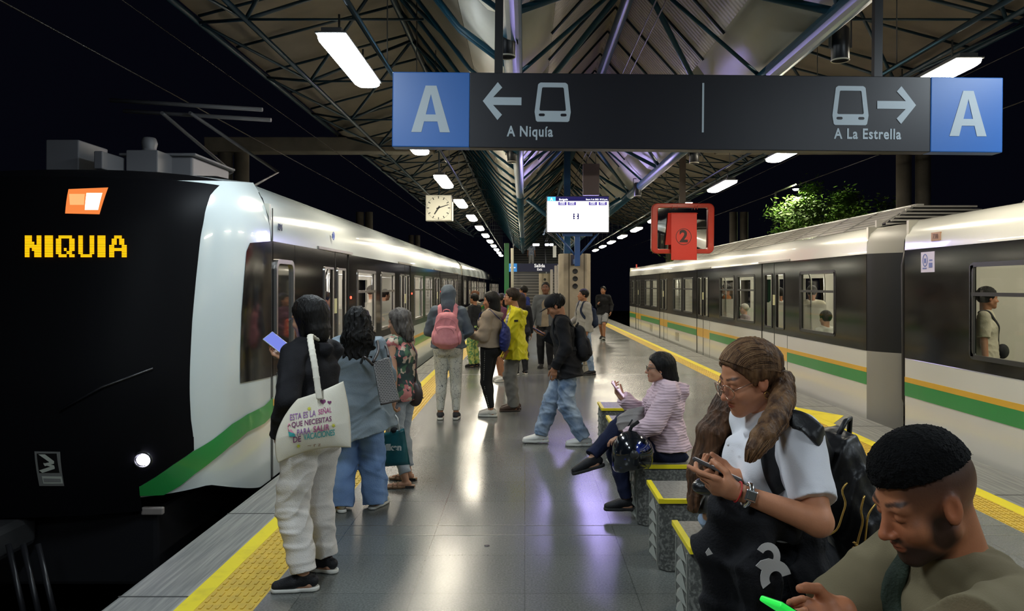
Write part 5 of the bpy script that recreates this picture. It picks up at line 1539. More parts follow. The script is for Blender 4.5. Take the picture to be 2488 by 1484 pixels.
        for q in (-1, 1):
            rr = .046 * s.g * z
            if sleeve > 0:
                e = s.sh[q] + (s.el[q] - s.sh[q]) * min(sleeve, .5) * 2
                P.append(C(s.sh[q], e, rr + so, .040 * s.g * z + so * (1.3 if sleeve <= .5 else 1), .012, cut=2 if sleeve <= .5 else 0))
            if sleeve > .5:
                w = s.el[q] + (s.wr[q] - s.el[q]) * (sleeve - .5) * 2
                P.append(C(s.el[q], w, .040 * s.g * z + so, .028 * z + so * .8, .012, cut=2))
                if cuff: P.append(C(w - unit(w - s.el[q]) * .045, w, .028 * z + cuff, .027 * z + cuff * .8, .004, cut=2))
        hp2 = hp
        P += list(extra)
        n = -s.U + s.L * skew
        P.append(PL(hp, n))
        P.append(PL(s.nb + s.U * cutneck * z, s.U - s.Fw * .35))
        P += list(subs)
        sd = seed if seed is not None else int(abs(s.root.location.x * 1000)) % 997
        s.last = solid(P, h or s.h, name, m, s.root, wr=wrinkles(wr[0], wr[1], sd, (1, 1, 1.4)) if wr else None); return s.last
    def pants(s, m, hip=.012, knee=.02, hemr=.03, hem=.0, name='trousers', wr=(.003, .08), rise=.08, h=None, stop=1., cuffed=False, seat=0.):
        z = s.s; g = s.g; P = [C(s.pel + s.U * .0, s.pel + V(0, 0, rise) * z, .100 * g * z + hip, .094 * g * z + hip, .02, V(1, 0, 0), 1.48)]
        for q in (-1, 1):
            P.append(E_(s.pel + V(q * .068, -.055 - seat, -.03) * z, (.087 * g * z + hip,) * 3, None, .03))
            e = s.an[q] + V(0, 0, hem) * z
            if stop < 1.:
                kk = s.hip[q] + (s.kn[q] - s.hip[q]) * stop
                P.append(C(s.hip[q], kk, .084 * z * g + hip, .060 * z * g + knee, .02, cut=2))
            else:
                P.append(C(s.hip[q], s.kn[q], .084 * z * g + hip, .055 * z * g + knee, .02))
                P.append(C(s.kn[q], e, .055 * z * g + knee, .036 * z + hemr, .02, cut=2))
                P.append(E_(s.kn[q] * .65 + e * .35 - s.toe[q] * .012 * z, (.05 * z * g + knee * .7, .05 * z * g + knee * .7, .09 * z), None, .03))
                if cuffed: P.append(C(e + unit(s.kn[q] - e) * .05, e, .036 * z + hemr * .6, .036 * z + hemr * .55, .006, cut=2))
        P.append(PL(s.pel + V(0, 0, rise) * z, (0, 0, 1) if s.pel[2] > .75 * z else unit(s.U - s.Fw * 1.1)))
        sd = int(abs(s.root.location.y * 700)) % 991
        return solid(P, h or s.h, name, m, s.root, wr=wrinkles(wr[0], wr[1], sd, (1, 1, 2.2)) if wr else None)
    def shoes(s, mu, ms, thick=.022, L=.255, high=.0, name='shoe', h=None, w=1.):
        z = s.s * (1. if s.sex == 'm' else .93)
        for q in (-1, 1):
            a = s.an[q]; t = s.toe[q]; up = unit(V(0, 0, 1) - t * t[2]); lt = np.cross(t, up)
            b = a - up * .078 * s.s                         # ground point under the ankle
            heel = b - t * .055 * z; toe = b + t * (L - .09) * z
            P = [C(heel + up * .050, b + up * .052 + t * .03, .036 * z, .036 * z, .015, lt, 1.0), C(b + up * .058 + t * .02, toe + up * .030, .038 * z, .022 * z, .02, lt, 1.35 * w),
                 C(b + up * .045 + t * .06, toe + up * .028, .036 * z, .026 * z, .02, lt, 1.35 * w), C(b + up * .05 - t * .012, b + up * (.085 + high) - t * .005, .040 * z, .040 * z, .015, cut=2),
                 PL(b + up * (thick * .6), -up)]
            o = solid(P, h or min(s.h, .005), name, mu, s.root)
            P = [C(heel + up * thick * .5, b + t * .04 + up * thick * .5, .041 * z, .037 * z, .01, lt, 1.0), C(b + t * .04 + up * thick * .5, toe + up * thick * .5, .037 * z, .034 * z, .01, lt, 1.3 * w),
                 PL(b + up * thick, up), PL(b + up * .001, -up)]
            solid(P, h or min(s.h, .005), 'sole', ms, o)
            if s.h < .007:
                mb = MB()
                for i in range(4):
                    c = b + t * (.045 + .022 * i) + up * (.090 - .012 * i) * z
                    mb.path([c - lt * .02 + up * -.008, c + up * .0, c + lt * .02 + up * -.008], .0028, 5)
                mb.build('laces', ms, o)
    def cap_hair(s, m, th=.012, extra=(), front=.021, nape=-.075, name='hair', wr=(.0025, .018), h=None, side=.075, tilt=(.833, -.553), post=(), temple=True):
        P = [s.hE((0, -.020, .034), (.078 + th, .097 + th, .089 + th), k=.01)]
        P.append(PL(s.H(0, 0, 0) + s.HR @ V(0, tilt[0], tilt[1]) * front * s.s, s.HR @ V(0, *tilt)))
        P.append(PL(s.H(0, 0, nape), s.HR @ V(0, .25, -1)))
        # clear the ears
        for q in (-1, 1): P.append(SUB(s.hE((q * .09, .0, -.035), (.030, .030, .040), k=.008)))
        P += list(extra)
        P += list(post)
        return solid(P, h or s.h, name, m, s.root, wr=wrinkles(wr[0], wr[1], 7, (1, 1, .25)) if wr else None)
# ------------------------------------------------------------------ people on the platform
def lp(X, Y, phi, H, px, py, Yd, z0=0.):
    """point seen at (px, py) and depth Yd, in a figure's own frame before height scaling"""
    x, y, z = at(px, py, Yd); x -= X; y -= Y; a = math.radians(-phi); k = H / 1.7
    return ((x * math.cos(a) - y * math.sin(a)) / k, (x * math.sin(a) + y * math.cos(a)) / k, (z - z0) / k)
def dirl(phi, v): 
    a = math.radians(-phi); return V(v[0] * math.cos(a) - v[1] * math.sin(a), v[0] * math.sin(a) + v[1] * math.cos(a), v[2])
def prop(fig, name, label, cat, group=None):
    t = empty(name, fig.root.location, label, cat, group, rz=fig.root.rotation_euler.z); return t
def phone(fig, q, label, body, scr, tilt=(0, 0), size=(.072, .148, .009), off=.095, down=.018, axis=None, normal=None):
    hd = fig.hands[q]; w = fig.wr[q]; d = unit(hd['d']); n = unit(hd['n'])
    c = w + d * off * fig.s + n * down
    t = prop(fig, 'phone', label, 'phone')
    ax = unit(axis if axis is not None else d); nn = unit(np.asarray(normal if normal is not None else n) - ax * (ax @ np.asarray(normal if normal is not None else n))); l = np.cross(ax, nn)
    R = Matrix(np.stack([l, ax, nn], 1).tolist())
    mb = MB(); mb.obox(c, R, size[0] / 2, size[1] / 2, size[2] / 2); mb.build('phone_case', body, t, bevel=.004, seg=3)
    mb = MB(); mb.obox(c + nn * size[2] * .55, R, size[0] / 2 - .003, size[1] / 2 - .004, .0006); mb.build('phone_display', scr, t)
    return t
def straps(fig, t, m, r=.012, wide=2., o=.014, seg=9, under=True):
    for q in (-1, 1):
        z = fig.s; sx = .105 * z * q; P = []
        for a in range(seg):
            f = a / (seg - 1); th = math.radians(-65 + 225 * f)
            # over the shoulder from the back to the front and down
            y = .118 * fig.g * z * -math.cos(th + math.pi) * 1.0
            P.append(fig.nb + fig.L * sx + fig.Fw * (math.sin(math.radians(-100 + 200 * f)) * (.112 * fig.g * z + o)) + fig.U * ((-.10 + .125 * math.cos(math.radians(-100 + 200 * f))) * z + o * .5))
        P.append(fig.chest + fig.L * sx * 1.25 + fig.Fw * (.10 * fig.g * z + o) - fig.U * .05 * z)
        P.append(fig.waist + fig.L * sx * 1.5 + fig.Fw * .0 * z + fig.U * .04 * z)
        P.append(fig.waist + fig.L * sx * 1.3 - fig.Fw * (.10 * fig.g * z + o) + fig.U * .02 * z)
        ribbon(P, .048 * z * (r / .011), .009, 'shoulder_strap', m, t, on=fig.last, off=.002, n=36)
def backpack(fig, label, m, m2, w=.15, hh=.22, d=.085, drop=.14, zip_m=None, pockets=True, h=None, dist=.12, handle=True, sag=0., strap_r=.011, wr=(.003, .08)):
    t = prop(fig, 'backpack', label, 'backpack'); z = fig.s; h = h or fig.h
    c = fig.nb - fig.U * (drop + hh * .55) * z - fig.Fw * (dist * fig.g + d * .75) * z
    R = np.stack([fig.L, fig.Fw, fig.U], 1)
    P = [C(c + fig.U * (hh * .45) * z, c - fig.U * hh * .60 * z, d * .82 * z, d * 1.05 * z, .02, fig.L, w / d), E_(c - fig.U * hh * .35 * z - fig.Fw * sag, (w * 1.02 * z, d * 1.1 * z, hh * .62 * z), R, .03)]
    solid(P, h, 'main_compartment', m, t, wr=wrinkles(wr[0], wr[1], 11))
    if pockets:
        c2 = c - fig.Fw * d * .72 * z - fig.U * hh * .30 * z
        solid([C(c2 + fig.U * hh * .26 * z, c2 - fig.U * hh * .32 * z, d * .48 * z, d * .58 * z, .02, fig.L, w * .82 / (d * .5))], h, 'front_pocket', m2, t, wr=wrinkles(.002, .07, 12))
        for q in (-1, 1):
            c3 = c + fig.L * q * w * .97 * z - fig.U * hh * .45 * z
            solid([E_(c3, (.028 * z, d * .75 * z, hh * .34 * z), R, .01)], h, 'side_pocket', m2, t)
    if handle:
        a = c + fig.U * (hh * .45 + d * .7) * z
        mb = MB(); mb.path([a - fig.L * .045 + fig.Fw * .03, a - fig.L * .035 + fig.U * .03, a + fig.U * .04, a + fig.L * .035 + fig.U * .03, a + fig.L * .045 + fig.Fw * .03], .008, 6); mb.build('grab_handle', m2, t)
    if zip_m:
        P = []
        for k in range(15):
            a = math.radians(-20 + 220 * k / 14)
            P.append(c - fig.Fw * d * 1.02 * z + fig.L * math.cos(a) * w * .78 * z + fig.U * (math.sin(a) * hh * .42 - .00 * hh) * z + fig.U * .01)
        mb = MB(); mb.path(P, .0035, 5); mb.build('zip', zip_m, t)
        P = [c - fig.Fw * (d * 1.28) * z + fig.L * math.cos(a) * w * .6 * z + fig.U * (math.sin(a) * hh * .22 - .2 * hh) * z for a in [math.radians(-10 + 200 * k / 12) for k in range(13)]]
        mb = MB(); mb.path(P, .003, 5); mb.build('zip', zip_m, t)
    straps(fig, t, m, strap_r)
    return t
SK_L, SK_M, SK_D = (.50, .265, .165), (.36, .165, .088), (.16, .07, .04)
M_SOLE = mat('white_sole', (.66, .65, .60), .6)
M_BSOLE = mat('black_sole', (.02, .02, .02), .6)
C_BLACK = cloth('black_cloth', (.010, .010, .012), (.016, .016, .019))
C_BLK2 = cloth('black_denim', (.014, .015, .018), (.022, .023, .028))
C_BSHOE = cloth('black_shoe_cloth', (.010, .010, .012), (.02, .02, .022), rough=.6)
M_GOLD = mat('gold_zip', (.75, .48, .14), .3, 1.)
M_STEEL = mat('bright_steel', (.7, .7, .7), .2, 1.)

# 1 ---- woman in black hoodie, white joggers
X, Y, PH, HT = -1.17, 4.33, 62, 1.60
f = Fig(X, Y, PH, HT, 'person in black hoodie and white joggers holding a phone, canvas tote on shoulder', sex='f', skin=SK_L, girth=1.06, twist=0,
        head=(0, 10, 0), headoff=(0, .03), lean=(.03, 0), h=.0048,
        ankles={-1: lp(X, Y, PH, HT, 738, 1395, 4.24)[:2] + (.08,), 1: lp(X, Y, PH, HT, 790, 1365, 4.52)[:2] + (.08,)}, pel=(0, 0, .92), toes=(0, 0),
        wrists={1: lp(X, Y, PH, HT, 694, 868, 4.36), -1: lp(X, Y, PH, HT, 676, 1058, 4.16)}, epoles={1: (.3, -.2, -1), -1: (-.8, -1, 0)},
        hands={1: dict(d=dirl(PH, (-.75, .2, .30)), n=dirl(PH, (.1, -.35, 1)), fcurl=(30, 45, 50, 55), thumb=(.8, .6)), -1: dict(d=dirl(PH, (.05, .0, -1)), n=dirl(PH, (.6, .5, 0)), curl=30)})
f.toe[-1] = unit(dirl(PH, (-1, -.12, 0))); f.toe[1] = unit(dirl(PH, (-.9, .3, 0)))
f.body()
hood = [f.hE((0, -.085, -.125), (.088, .050, .052), k=.03), C(f.nb + f.L * .085 + f.U * .0, f.nb - f.Fw * .09 - f.U * .03, .038, .04, .03), C(f.nb - f.L * .085, f.nb - f.Fw * .09 - f.U * .03, .038, .04, .03)]
f.top(C_BLACK, o=.028, so=.026, hem=.06, flare=.00, name='hoodie', wr=(.005, .11), cutneck=.05, cuff=.012, extra=hood)
WJ = cloth('cream_joggers', (.76, .72, .68), (.70, .66, .62), scale=4)
f.pants(WJ, hip=.022, knee=.034, hemr=.038, hem=.03, wr=(.006, .10), cuffed=True)
f.shoes(C_BSHOE, M_SOLE)
hb = [f.hC((0, -.055, .02), (0, -.07, -.10), .088, .062, .03, (1, 0, 0), 1.12), f.hC((.058, -.01, .0), (.058, -.005, -.10), .035, .022, .02), f.hC((-.058, -.01, .0), (-.058, -.005, -.10), .035, .022, .02), f.hC((0, -.07, -.09), (0, -.075, -.128), .062, .035, .02, (1, 0, 0), 1.3)]
f.cap_hair(H_BLACK, .014, extra=hb, nape=-.145, wr=(.0016, .02), post=[])
mb = MB(); w = f.H(-.078, .075, .008); mb.path([f.H(-.078, -.0, .01), f.H(-.076, .075, .008), f.H(-.05, .098, .004)], .0022, 6); mb.build('glasses_temple', M_STEEL, f.root)
phone(f, 1, 'pale phone with lilac lit display held up by the person in white joggers', mat('phone_pale', (.5, .58, .68), .3), emis('phone_lilac', (.16, .20, .62), .55), size=(.075, .155, .009), axis=dirl(PH, (-.80, .15, .58)), normal=dirl(PH, (.42, -.72, .50)), off=.055, down=.062)
# canvas tote hanging from the left shoulder
t = empty('tote_bag', (0, 0, 0), 'cream canvas tote bag with colourful Spanish lettering, on the shoulder of the hoodie wearer', 'bag')
CANV = cloth('cream_canvas', (.80, .76, .66), (.72, .67, .54), scale=3, bs=260, bstr=.2)
Yt = 4.02
def tp(px, py, d=0.): x, y, z = at(px, py, Yt); return V(x, Yt + d + (px - 765) * .0012, z)
cor = {'tl': (730, 966), 'tr': (826, 930), 'br': (843, 1096), 'bl': (690, 1114)}
P = []
nu, nv = 60, 50
def bag_pt(u, v, side):
    top = V(*cor['tl']) * (1 - u) + V(*cor['tr']) * u; bot = V(*cor['bl']) * (1 - u) + V(*cor['br']) * u
    top = top + V(0, 3 * math.sin(math.pi * u)); bot = bot + V(0, -14 * math.sin(math.pi * u))
    q = top * (1 - v) + bot * v
    q = q + V(-22 * math.sin(math.pi * v) ** .8 * (1 - u) + 5 * math.sin(math.pi * v) * u, 0)
    edge = (math.sin(math.pi * u) ** .55) * (math.sin(math.pi * min(v, .999) * .5 + .0) ** .6 if v < .62 else .892 * (max(0, (1 - v) / .38)) ** .6)
    th = .055 * edge
    bump = .004 * math.sin(9 * u + 5 * v) * edge + .004 * math.sin(17 * u - 7 * v) * edge * side
    return tp(q[0], q[1], (-(th + bump) if side > 0 else (th * .7)))
for side, nm in ((1, 0), (-1, 1)): P.append([[bag_pt(i / nu, j / nv, side) for j in range(nv + 1)] for i in range(nu + 1)])
mb = MB(); mb.grid(P[0]); mb.grid(P[1]); mb.build('canvas_body', CANV, t, solid=.002)
ss = [tp(779, 965, -.045), tp(769, 890, -.035), tp(759, 850, .0), tp(745, 822, .09), tp(738, 818, .17), tp(742, 835, .28), tp(756, 880, .33), tp(765, 940, .25)]
solid(SPATH(ss[:5], [.0075] * 5, .003, unit(tp(780, 900) - tp(760, 900)), 2.3), .004, 'handle', CANV, t)
solid(SPATH(ss[4:6], [.0075] * 2, .003, unit(tp(780, 900) - tp(760, 900)), 2.3), .004, 'handle', CANV, t)
# lettering laid on the bag surface
def on_bag(x, y, off=.0042):
    """x,y in photograph pixels -> bag surface"""
    # invert the bilinear roughly
    u, v = .5, .5
    for _ in range(12):
        p = bag_pt(u, v, 1); q = (CX + F * p[0] / p[1], CY - F * (p[2] - H0) / p[1])
        u += (x - q[0]) / 135.; v += (y - q[1]) / 165.
        u = min(max(u, 0.01), .99); v = min(max(v, 0.01), .99)
    p = bag_pt(u, v, 1); return V(p[0], p[1] - off, p[2])
def bag_text(s, x0, x1, y0, y1, h, col, name='lettering', bold=.012):
    me = text_mesh(name, s, 1., col, Matrix(), t, 0., bold)
    vs = me.data.vertices; n = len(vs); co = np.zeros(n * 3); vs.foreach_get('co', co); co = co.reshape(n, 3)
    a, b = co[:, 0].min(), co[:, 0].max(); yb = co[:, 1].min(); yt = co[:, 1].max()
    out = np.zeros((n, 3))
    for i in range(n):
        fx = (co[i, 0] - a) / (b - a); fy = (co[i, 1] - yb) / (yt - yb)
        out[i] = on_bag(x0 + (x1 - x0) * fx, y0 + (y1 - y0) * fx - h * fy)
    vs.foreach_set('co', out.ravel()); me.data.update()
PL_ = mat('ink_plum', (.20, .04, .14), .7); PU = mat('ink_purple', (.30, .14, .36), .7); PK = mat('ink_pink', (.50, .10, .28), .7); TE = mat('ink_teal', (.05, .38, .38), .7); YE = mat('ink_yellow', (.62, .60, .05), .7); PKL = mat('ink_light_pink', (.75, .30, .40), .7)
bag_text('ESTA ES LA', 705, 768, 1021, 1010, 15, PU); bag_text('SEÑAL', 774, 806, 1007, 1001, 16, PK)
bag_text('QUE NECESITAS', 709, 806, 1040, 1025, 15, PL_); bag_text('PARA', 722, 755, 1058, 1052, 15, PU); bag_text('SALIR', 762, 801, 1050, 1044, 15, PK)
bag_text('DE', 713, 732, 1075, 1072, 14, PL_); bag_text('VACACIONES', 738, 814, 1069, 1057, 15, TE)
bag_text('~ r z', 748, 780, 1086, 1083, 6, mat('ink_brown', (.35, .20, .12), .7), bold=.0)
def bag_poly(pts, m, name, off=.0046):
    c = V(sum(p[0] for p in pts) / len(pts), sum(p[1] for p in pts) / len(pts))
    vs = [on_bag(c[0], c[1], off)] + [on_bag(p[0], p[1], off) for p in pts]; n = len(pts)
    mb = MB(); mb.add(vs, [(0, i + 1, (i + 1) % n + 1) for i in range(n)]); mb.build(name, m, t)
def heart(cx, cy, s): return [(cx + s * .062 * 16 * math.sin(a) ** 3, cy - s * .062 * (13 * math.cos(a) - 5 * math.cos(2 * a) - 2 * math.cos(3 * a) - math.cos(4 * a))) for a in [6.2832 * k / 24 for k in range(24)]]
bag_poly(heart(785, 975, 7), PL_, 'heart_print'); bag_poly(heart(801, 977, 5), PL_, 'heart_print')
def star(cx, cy, r): return [(cx + (r if k % 2 else r * .38) * math.cos(6.2832 * k / 14), cy + (r if k % 2 else r * .38) * math.sin(6.2832 * k / 14)) for k in range(14)]
for c in ((752, 992), (811, 1033), (726, 1083)): bag_poly(star(c[0], c[1], 6.5), YE, 'star_print')
bag_poly([(702, 1046), (708, 1042), (716, 1052), (719, 1058), (712, 1056)], PKL, 'flamingo_print'); bag_poly([(701, 1048), (716, 1052), (719, 1060), (703, 1060)], TE, 'flamingo_print', .0052)
for (a, b) in (((702, 1046), (700, 1036)), ((700, 1036), (703, 1028)), ((703, 1028), (706, 1033))):
    mb = MB(); mb.path([on_bag(*a), on_bag(*b)], .0022, 5); mb.build('flamingo_print', PKL, t)

# 2 ---- woman with long curly black hair
X, Y, PH, HT = -1.24, 5.80, 14, 1.50
f = Fig(X, Y, PH, HT, 'person with long curly black hair, grey blue blouse and wide blue jeans, seen from behind', sex='f', girth=1.12, skin=SK_L,
        ankles={-1: (-.14, -.03, .08), 1: (.15, .0, .08)}, pel=(0, 0, .92), toes=(14, 35), wrists={-1: (-.16, .30, 1.0), 1: (.20, .26, 1.0)}, epoles={-1: (-.6, -1, -.4), 1: (.6, -1, -.4)})
f.body()
f.top(cloth('grey_blue_blouse', (.24, .29, .33), (.20, .25, .29)), o=.040, so=.03, hem=.30, flare=.065, name='blouse', wr=(.006, .12), skew=.28)
JE = cloth('blue_jeans', (.13, .22, .42), (.19, .30, .52), scale=5)
f.pants(JE, hip=.012, knee=.045, hemr=.065, hem=-.045, wr=(.007, .11))
f.shoes(cloth('cream_shoe', (.60, .55, .45), rough=.6), M_SOLE)
hb = [f.hC((0, -.055, .03), (0, -.09, -.12), .092, .098, .03, (1, 0, 0), 1.15), f.hC((0, -.09, -.12), (-.01, -.105, -.27), .075, .060, .04, (1, 0, 0), 1.75), f.hC((-.07, -.03, -.05), (-.10, -.07, -.22), .04, .035, .03), f.hC((.07, -.03, -.05), (.11, -.07, -.20), .04, .035, .03), f.hC((0, -.10, -.25), (-.02, -.11, -.39), .055, .035, .04, (1, 0, 0), 2.0)]
f.cap_hair(H_BLACK, .016, extra=hb, nape=-.50, wr=(.008, .035))
mb = MB(); c = f.H(.01, -.125, -.01); mb.path([c + f.L * .02 * math.cos(a) + f.U * .012 * math.sin(a) for a in [6.2832 * k / 12 for k in range(12)]], .003, 5, True); mb.build('hair_clip', M_GOLD, f.root)
t = prop(f, 'shoulder_bag', 'dark grey patterned shoulder bag carried by the person with curly black hair', 'bag')
PAT = mat('woven_bag_pattern', (.045, .042, .040), .4)
def add_weave(m, c1, c2, sc):
    nt = m.node_tree; b = nt.nodes['Principled BSDF']; tc = nt.nodes.new('ShaderNodeTexCoord'); ck = nt.nodes.new('ShaderNodeTexBrick')
    ck.inputs['Scale'].default_value = sc; ck.inputs['Color1'].default_value = (*c1, 1); ck.inputs['Color2'].default_value = (*c1, 1); ck.inputs['Mortar'].default_value = (*c2, 1)
    ck.inputs['Mortar Size'].default_value = .05; ck.inputs['Brick Width'].default_value = .6; ck.inputs['Row Height'].default_value = .35
    mp = nt.nodes.new('ShaderNodeMapping'); mp.inputs['Rotation'].default_value = (math.radians(90), 0, 0)
    nt.links.new(tc.outputs['Object'], mp.inputs[0]); nt.links.new(mp.outputs[0], ck.inputs['Vector']); nt.links.new(ck.outputs['Color'], b.inputs['Base Color'])
add_weave(PAT, (.035, .033, .032), (.20, .19, .18), 30)
a, b_, c, d = [V(*lp(X, Y, PH, HT, *p)) * f.s for p in ((906, 880, 5.55), (945, 868, 5.62), (972, 972, 5.55), (925, 982, 5.45))]
mb = MB(); th = f.Fw * .05
mb.add([a, b_, c, d, a + th, b_ + th, c + th * 2.6, d + th * 2.6], [(0, 3, 2, 1), (4, 5, 6, 7), (0, 1, 5, 4), (1, 2, 6, 5), (2, 3, 7, 6), (3, 0, 4, 7)]); mb.build('bag_body', PAT, t, bevel=.008)
LT = mat('dark_leather', (.03, .022, .02), .4)
s0 = f.sh[1] + f.U * .06 + f.L * .0
mb = MB()
mb.path(catm([a, (a + s0) / 2 - f.Fw * .06 + f.L * .02, s0 - f.Fw * .02, s0 + f.Fw * .05 - f.U * .02, (b_ + s0) / 2 + f.L * .03 + f.Fw * .06, b_ + th], 20), .010, 6); mb.build('strap', LT, t)
mb = MB(); mb.path(catm([a + V(0, 0, -.02), a + f.L * -.06 + f.U * .04 - f.Fw * .03, f.nb + f.L * .02 - f.Fw * .14 - f.U * .15], 8), .010, 6); mb.build('strap', LT, t)
mb = MB(); mb.path([d, c], .008, 6); mb.build('bottom_edge', LT, t)

# 3 ---- older woman in floral blouse
X, Y, PH, HT = -1.03, 6.50, 66, 1.47
f = Fig(X, Y, PH, HT, 'person with greying hair, sleeveless floral blouse and pale trousers beside the train', sex='f', girth=1.14, skin=SK_L, lean=(.02, 0), head=(10, 12, 0),
        ankles={-1: lp(X, Y, PH, HT, 985, 1158, 6.40)[:2] + (.08,), 1: lp(X, Y, PH, HT, 992, 1148, 6.66)[:2] + (.08,)}, pel=(0, 0, .92), toes=(0, 0), wrists={-1: lp(X, Y, PH, HT, 958, 985, 6.30), 1: (.22, .1, .82)}, epoles={-1: (-.5, -1, 0), 1: (.3, -1, 0)},
        hands={-1: dict(d=dirl(PH, (-.05, 0, -1)), n=dirl(PH, (.9, .3, 0)), curl=62)})
f.toe[-1] = unit(dirl(PH, (-1, -.1, 0))); f.toe[1] = unit(dirl(PH, (-1, .15, 0)))
f.body()
FLO = mat('floral_cloth', (.05, .07, .06), .8); nt = FLO.node_tree; b = nt.nodes['Principled BSDF']
tc = nt.nodes.new('ShaderNodeTexCoord'); vo = nt.nodes.new('ShaderNodeTexVoronoi'); vo.inputs['Scale'].default_value = 26
no = nt.nodes.new('ShaderNodeTexNoise'); no.inputs['Scale'].default_value = 18; mxv = nt.nodes.new('ShaderNodeMix'); mxv.data_type = 'VECTOR'; mxv.inputs[0].default_value = .06
nt.links.new(tc.outputs['Object'], no.inputs['Vector']); nt.links.new(tc.outputs['Object'], mxv.inputs[4]); nt.links.new(no.outputs['Color'], mxv.inputs[5]); nt.links.new(mxv.outputs[1], vo.inputs['Vector'])
cr_ = nt.nodes.new('ShaderNodeValToRGB'); cr_.color_ramp.interpolation = 'CONSTANT'
sp = nt.nodes.new('ShaderNodeSeparateColor'); nt.links.new(vo.outputs['Color'], sp.inputs[0]); nt.links.new(sp.outputs[0], cr_.inputs[0])
els = cr_.color_ramp.elements; els[0].position = 0; els[0].color = (.025, .05, .045, 1); els[1].position = .35; els[1].color = (.55, .20, .18, 1)
for p_, c_ in ((.5, (.03, .03, .035)), (.62, (.50, .40, .30)), (.74, (.06, .13, .07)), (.88, (.42, .12, .12))): e = els.new(p_); e.color = (*c_, 1)
nt.links.new(cr_.outputs[0], b.inputs['Base Color'])
f.top(FLO, o=.024, sleeve=0, hem=.10, flare=.015, name='blouse', wr=(.004, .1))
PT = cloth('pale_trousers', (.42, .46, .50), (.36, .40, .44), scale=4)
f.pants(PT, hip=.014, knee=.016, hemr=.018, hem=.06, wr=(.004, .09))
hb = [f.hC((0, -.045, .02), (0, -.06, -.09), .088, .075, .03, (1, 0, 0), 1.12), f.hC((0, -.06, -.08), (0, -.075, -.175), .062, .045, .03, (1, 0, 0), 1.45), f.hC((-.066, .01, .0), (-.07, -.01, -.10), .03, .022, .02)]
f.cap_hair(H_GREY, .014, extra=hb, nape=-.22, wr=(.005, .03))
for q in (-1, 1):
    b0 = f.an[q] - V(0, 0, .078) * f.s; tt = f.toe[q]; lt = np.cross(tt, V(0, 0, 1))
    o = solid([C(b0 - tt * .05 + V(0, 0, .018), b0 + tt * .05 + V(0, 0, .014), .030, .030, .01, lt, 1.), C(b0 + tt * .05 + V(0, 0, .012), b0 + tt * .145 + V(0, 0, .010), .030, .026, .01, lt, 1.35), PL(b0 + V(0, 0, .022), (0, 0, 1)), PL(b0 + V(0, 0, .001), (0, 0, -1))], .0045, 'sandal', mat('tan_leather', (.30, .17, .09), .5), f.root)
    mb = MB()
    for k in (.06, .10): mb.path([b0 + tt * k - lt * .038 + V(0, 0, .012), b0 + tt * k - lt * .028 + V(0, 0, .036), b0 + tt * k + V(0, 0, .046 - (k - .06) * .3), b0 + tt * k + lt * .028 + V(0, 0, .036), b0 + tt * k + lt * .038 + V(0, 0, .012)], .007, 6)
    mb.build('sandal_strap', MATS['tan_leather'], o)
    mb = MB(); mb.obox(b0 - tt * .035 + V(0, 0, .010), Matrix(basis(tt).tolist()), .03, .035, .010); mb.build('heel', M_BSOLE, o)
t = empty('carrier_bag', (0, 0, 0), 'teal green carrier bag with white lettering in the hand of the person in floral blouse', 'bag')
TG = mat('teal_bag', (.005, .085, .10), .35, bump=(12, .5)); TG2 = mat('teal_bag_dark', (.006, .05, .052), .4)
Yb = 6.22
def cb(px, py, d=0): x, y, z = at(px, py, Yb + d); return V(x, y, z)
q = [(932, 1052), (982, 1040), (996, 1128), (926, 1134)]
P = []
for side in (1, -1):
    g = []
    for i in range(13):
        row = []
        for j in range(11):
            u, v = i / 12, j / 10
            p = (V(*q[0]) * (1 - u) + V(*q[1]) * u) * (1 - v) + (V(*q[3]) * (1 - u) + V(*q[2]) * u) * v
            th = .055 * math.sin(math.pi * u) ** .5 * (.35 + .65 * v) + .004 * math.sin(11 * u + 7 * v)
            row.append(cb(p[0], p[1], -th * side))
        g.append(row)
    P.append(g)
mb = MB(); mb.grid(P[0]); mb.grid(P[1]); mb.grid([[P[0][i][10], P[1][i][10]] for i in range(13)]); mb.build('bag_body', TG, t, solid=.002)
for dd in (-.03, .03):
    mb = MB(); mb.path([cb(945, 1050, dd), cb(951, 1015, dd * .5), cb(959, 1006, 0), cb(966, 1016, dd * .5), cb(970, 1046, dd)], .006, 6); mb.build('handle', mat('white_cord', (.6, .6, .58), .6), t)
WT = mat('white_print', (.62, .64, .60), .5)
text_mesh('lettering', 'rílken', .068, WT, face_cam(cb(955, 1083)[0], Yb - .066, cb(955, 1083)[2]), t, .001, .003)
text_mesh('lettering', '· · ·', .03, mat('faint_print', (.03, .14, .13), .5), face_cam(cb(950, 1115)[0], Yb - .066, cb(950, 1115)[2]), t, .001)
solid([E_(cb(958, 1045), (.03, .03, .025))], .006, 'bag_contents', C_BLACK, t)
t = prop(f, 'shoulder_bag', 'small dark brown shoulder bag behind the hip of the person in floral blouse', 'bag')
c = V(*lp(X, Y, PH, HT, 1008, 958, 6.45)) * f.s
solid([E_(c, (.035, .075, .10), None, .01)], .006, 'bag_body', mat('brown_bag', (.045, .03, .025), .45), t)
mb = MB(); mb.path([c + V(0, 0, .08), f.chest + f.L * .02 - f.Fw * .15, f.sh[1] + V(0, 0, .04), f.chest + f.Fw * .12], .006, 6); mb.build('strap', MATS['brown_bag'], t)

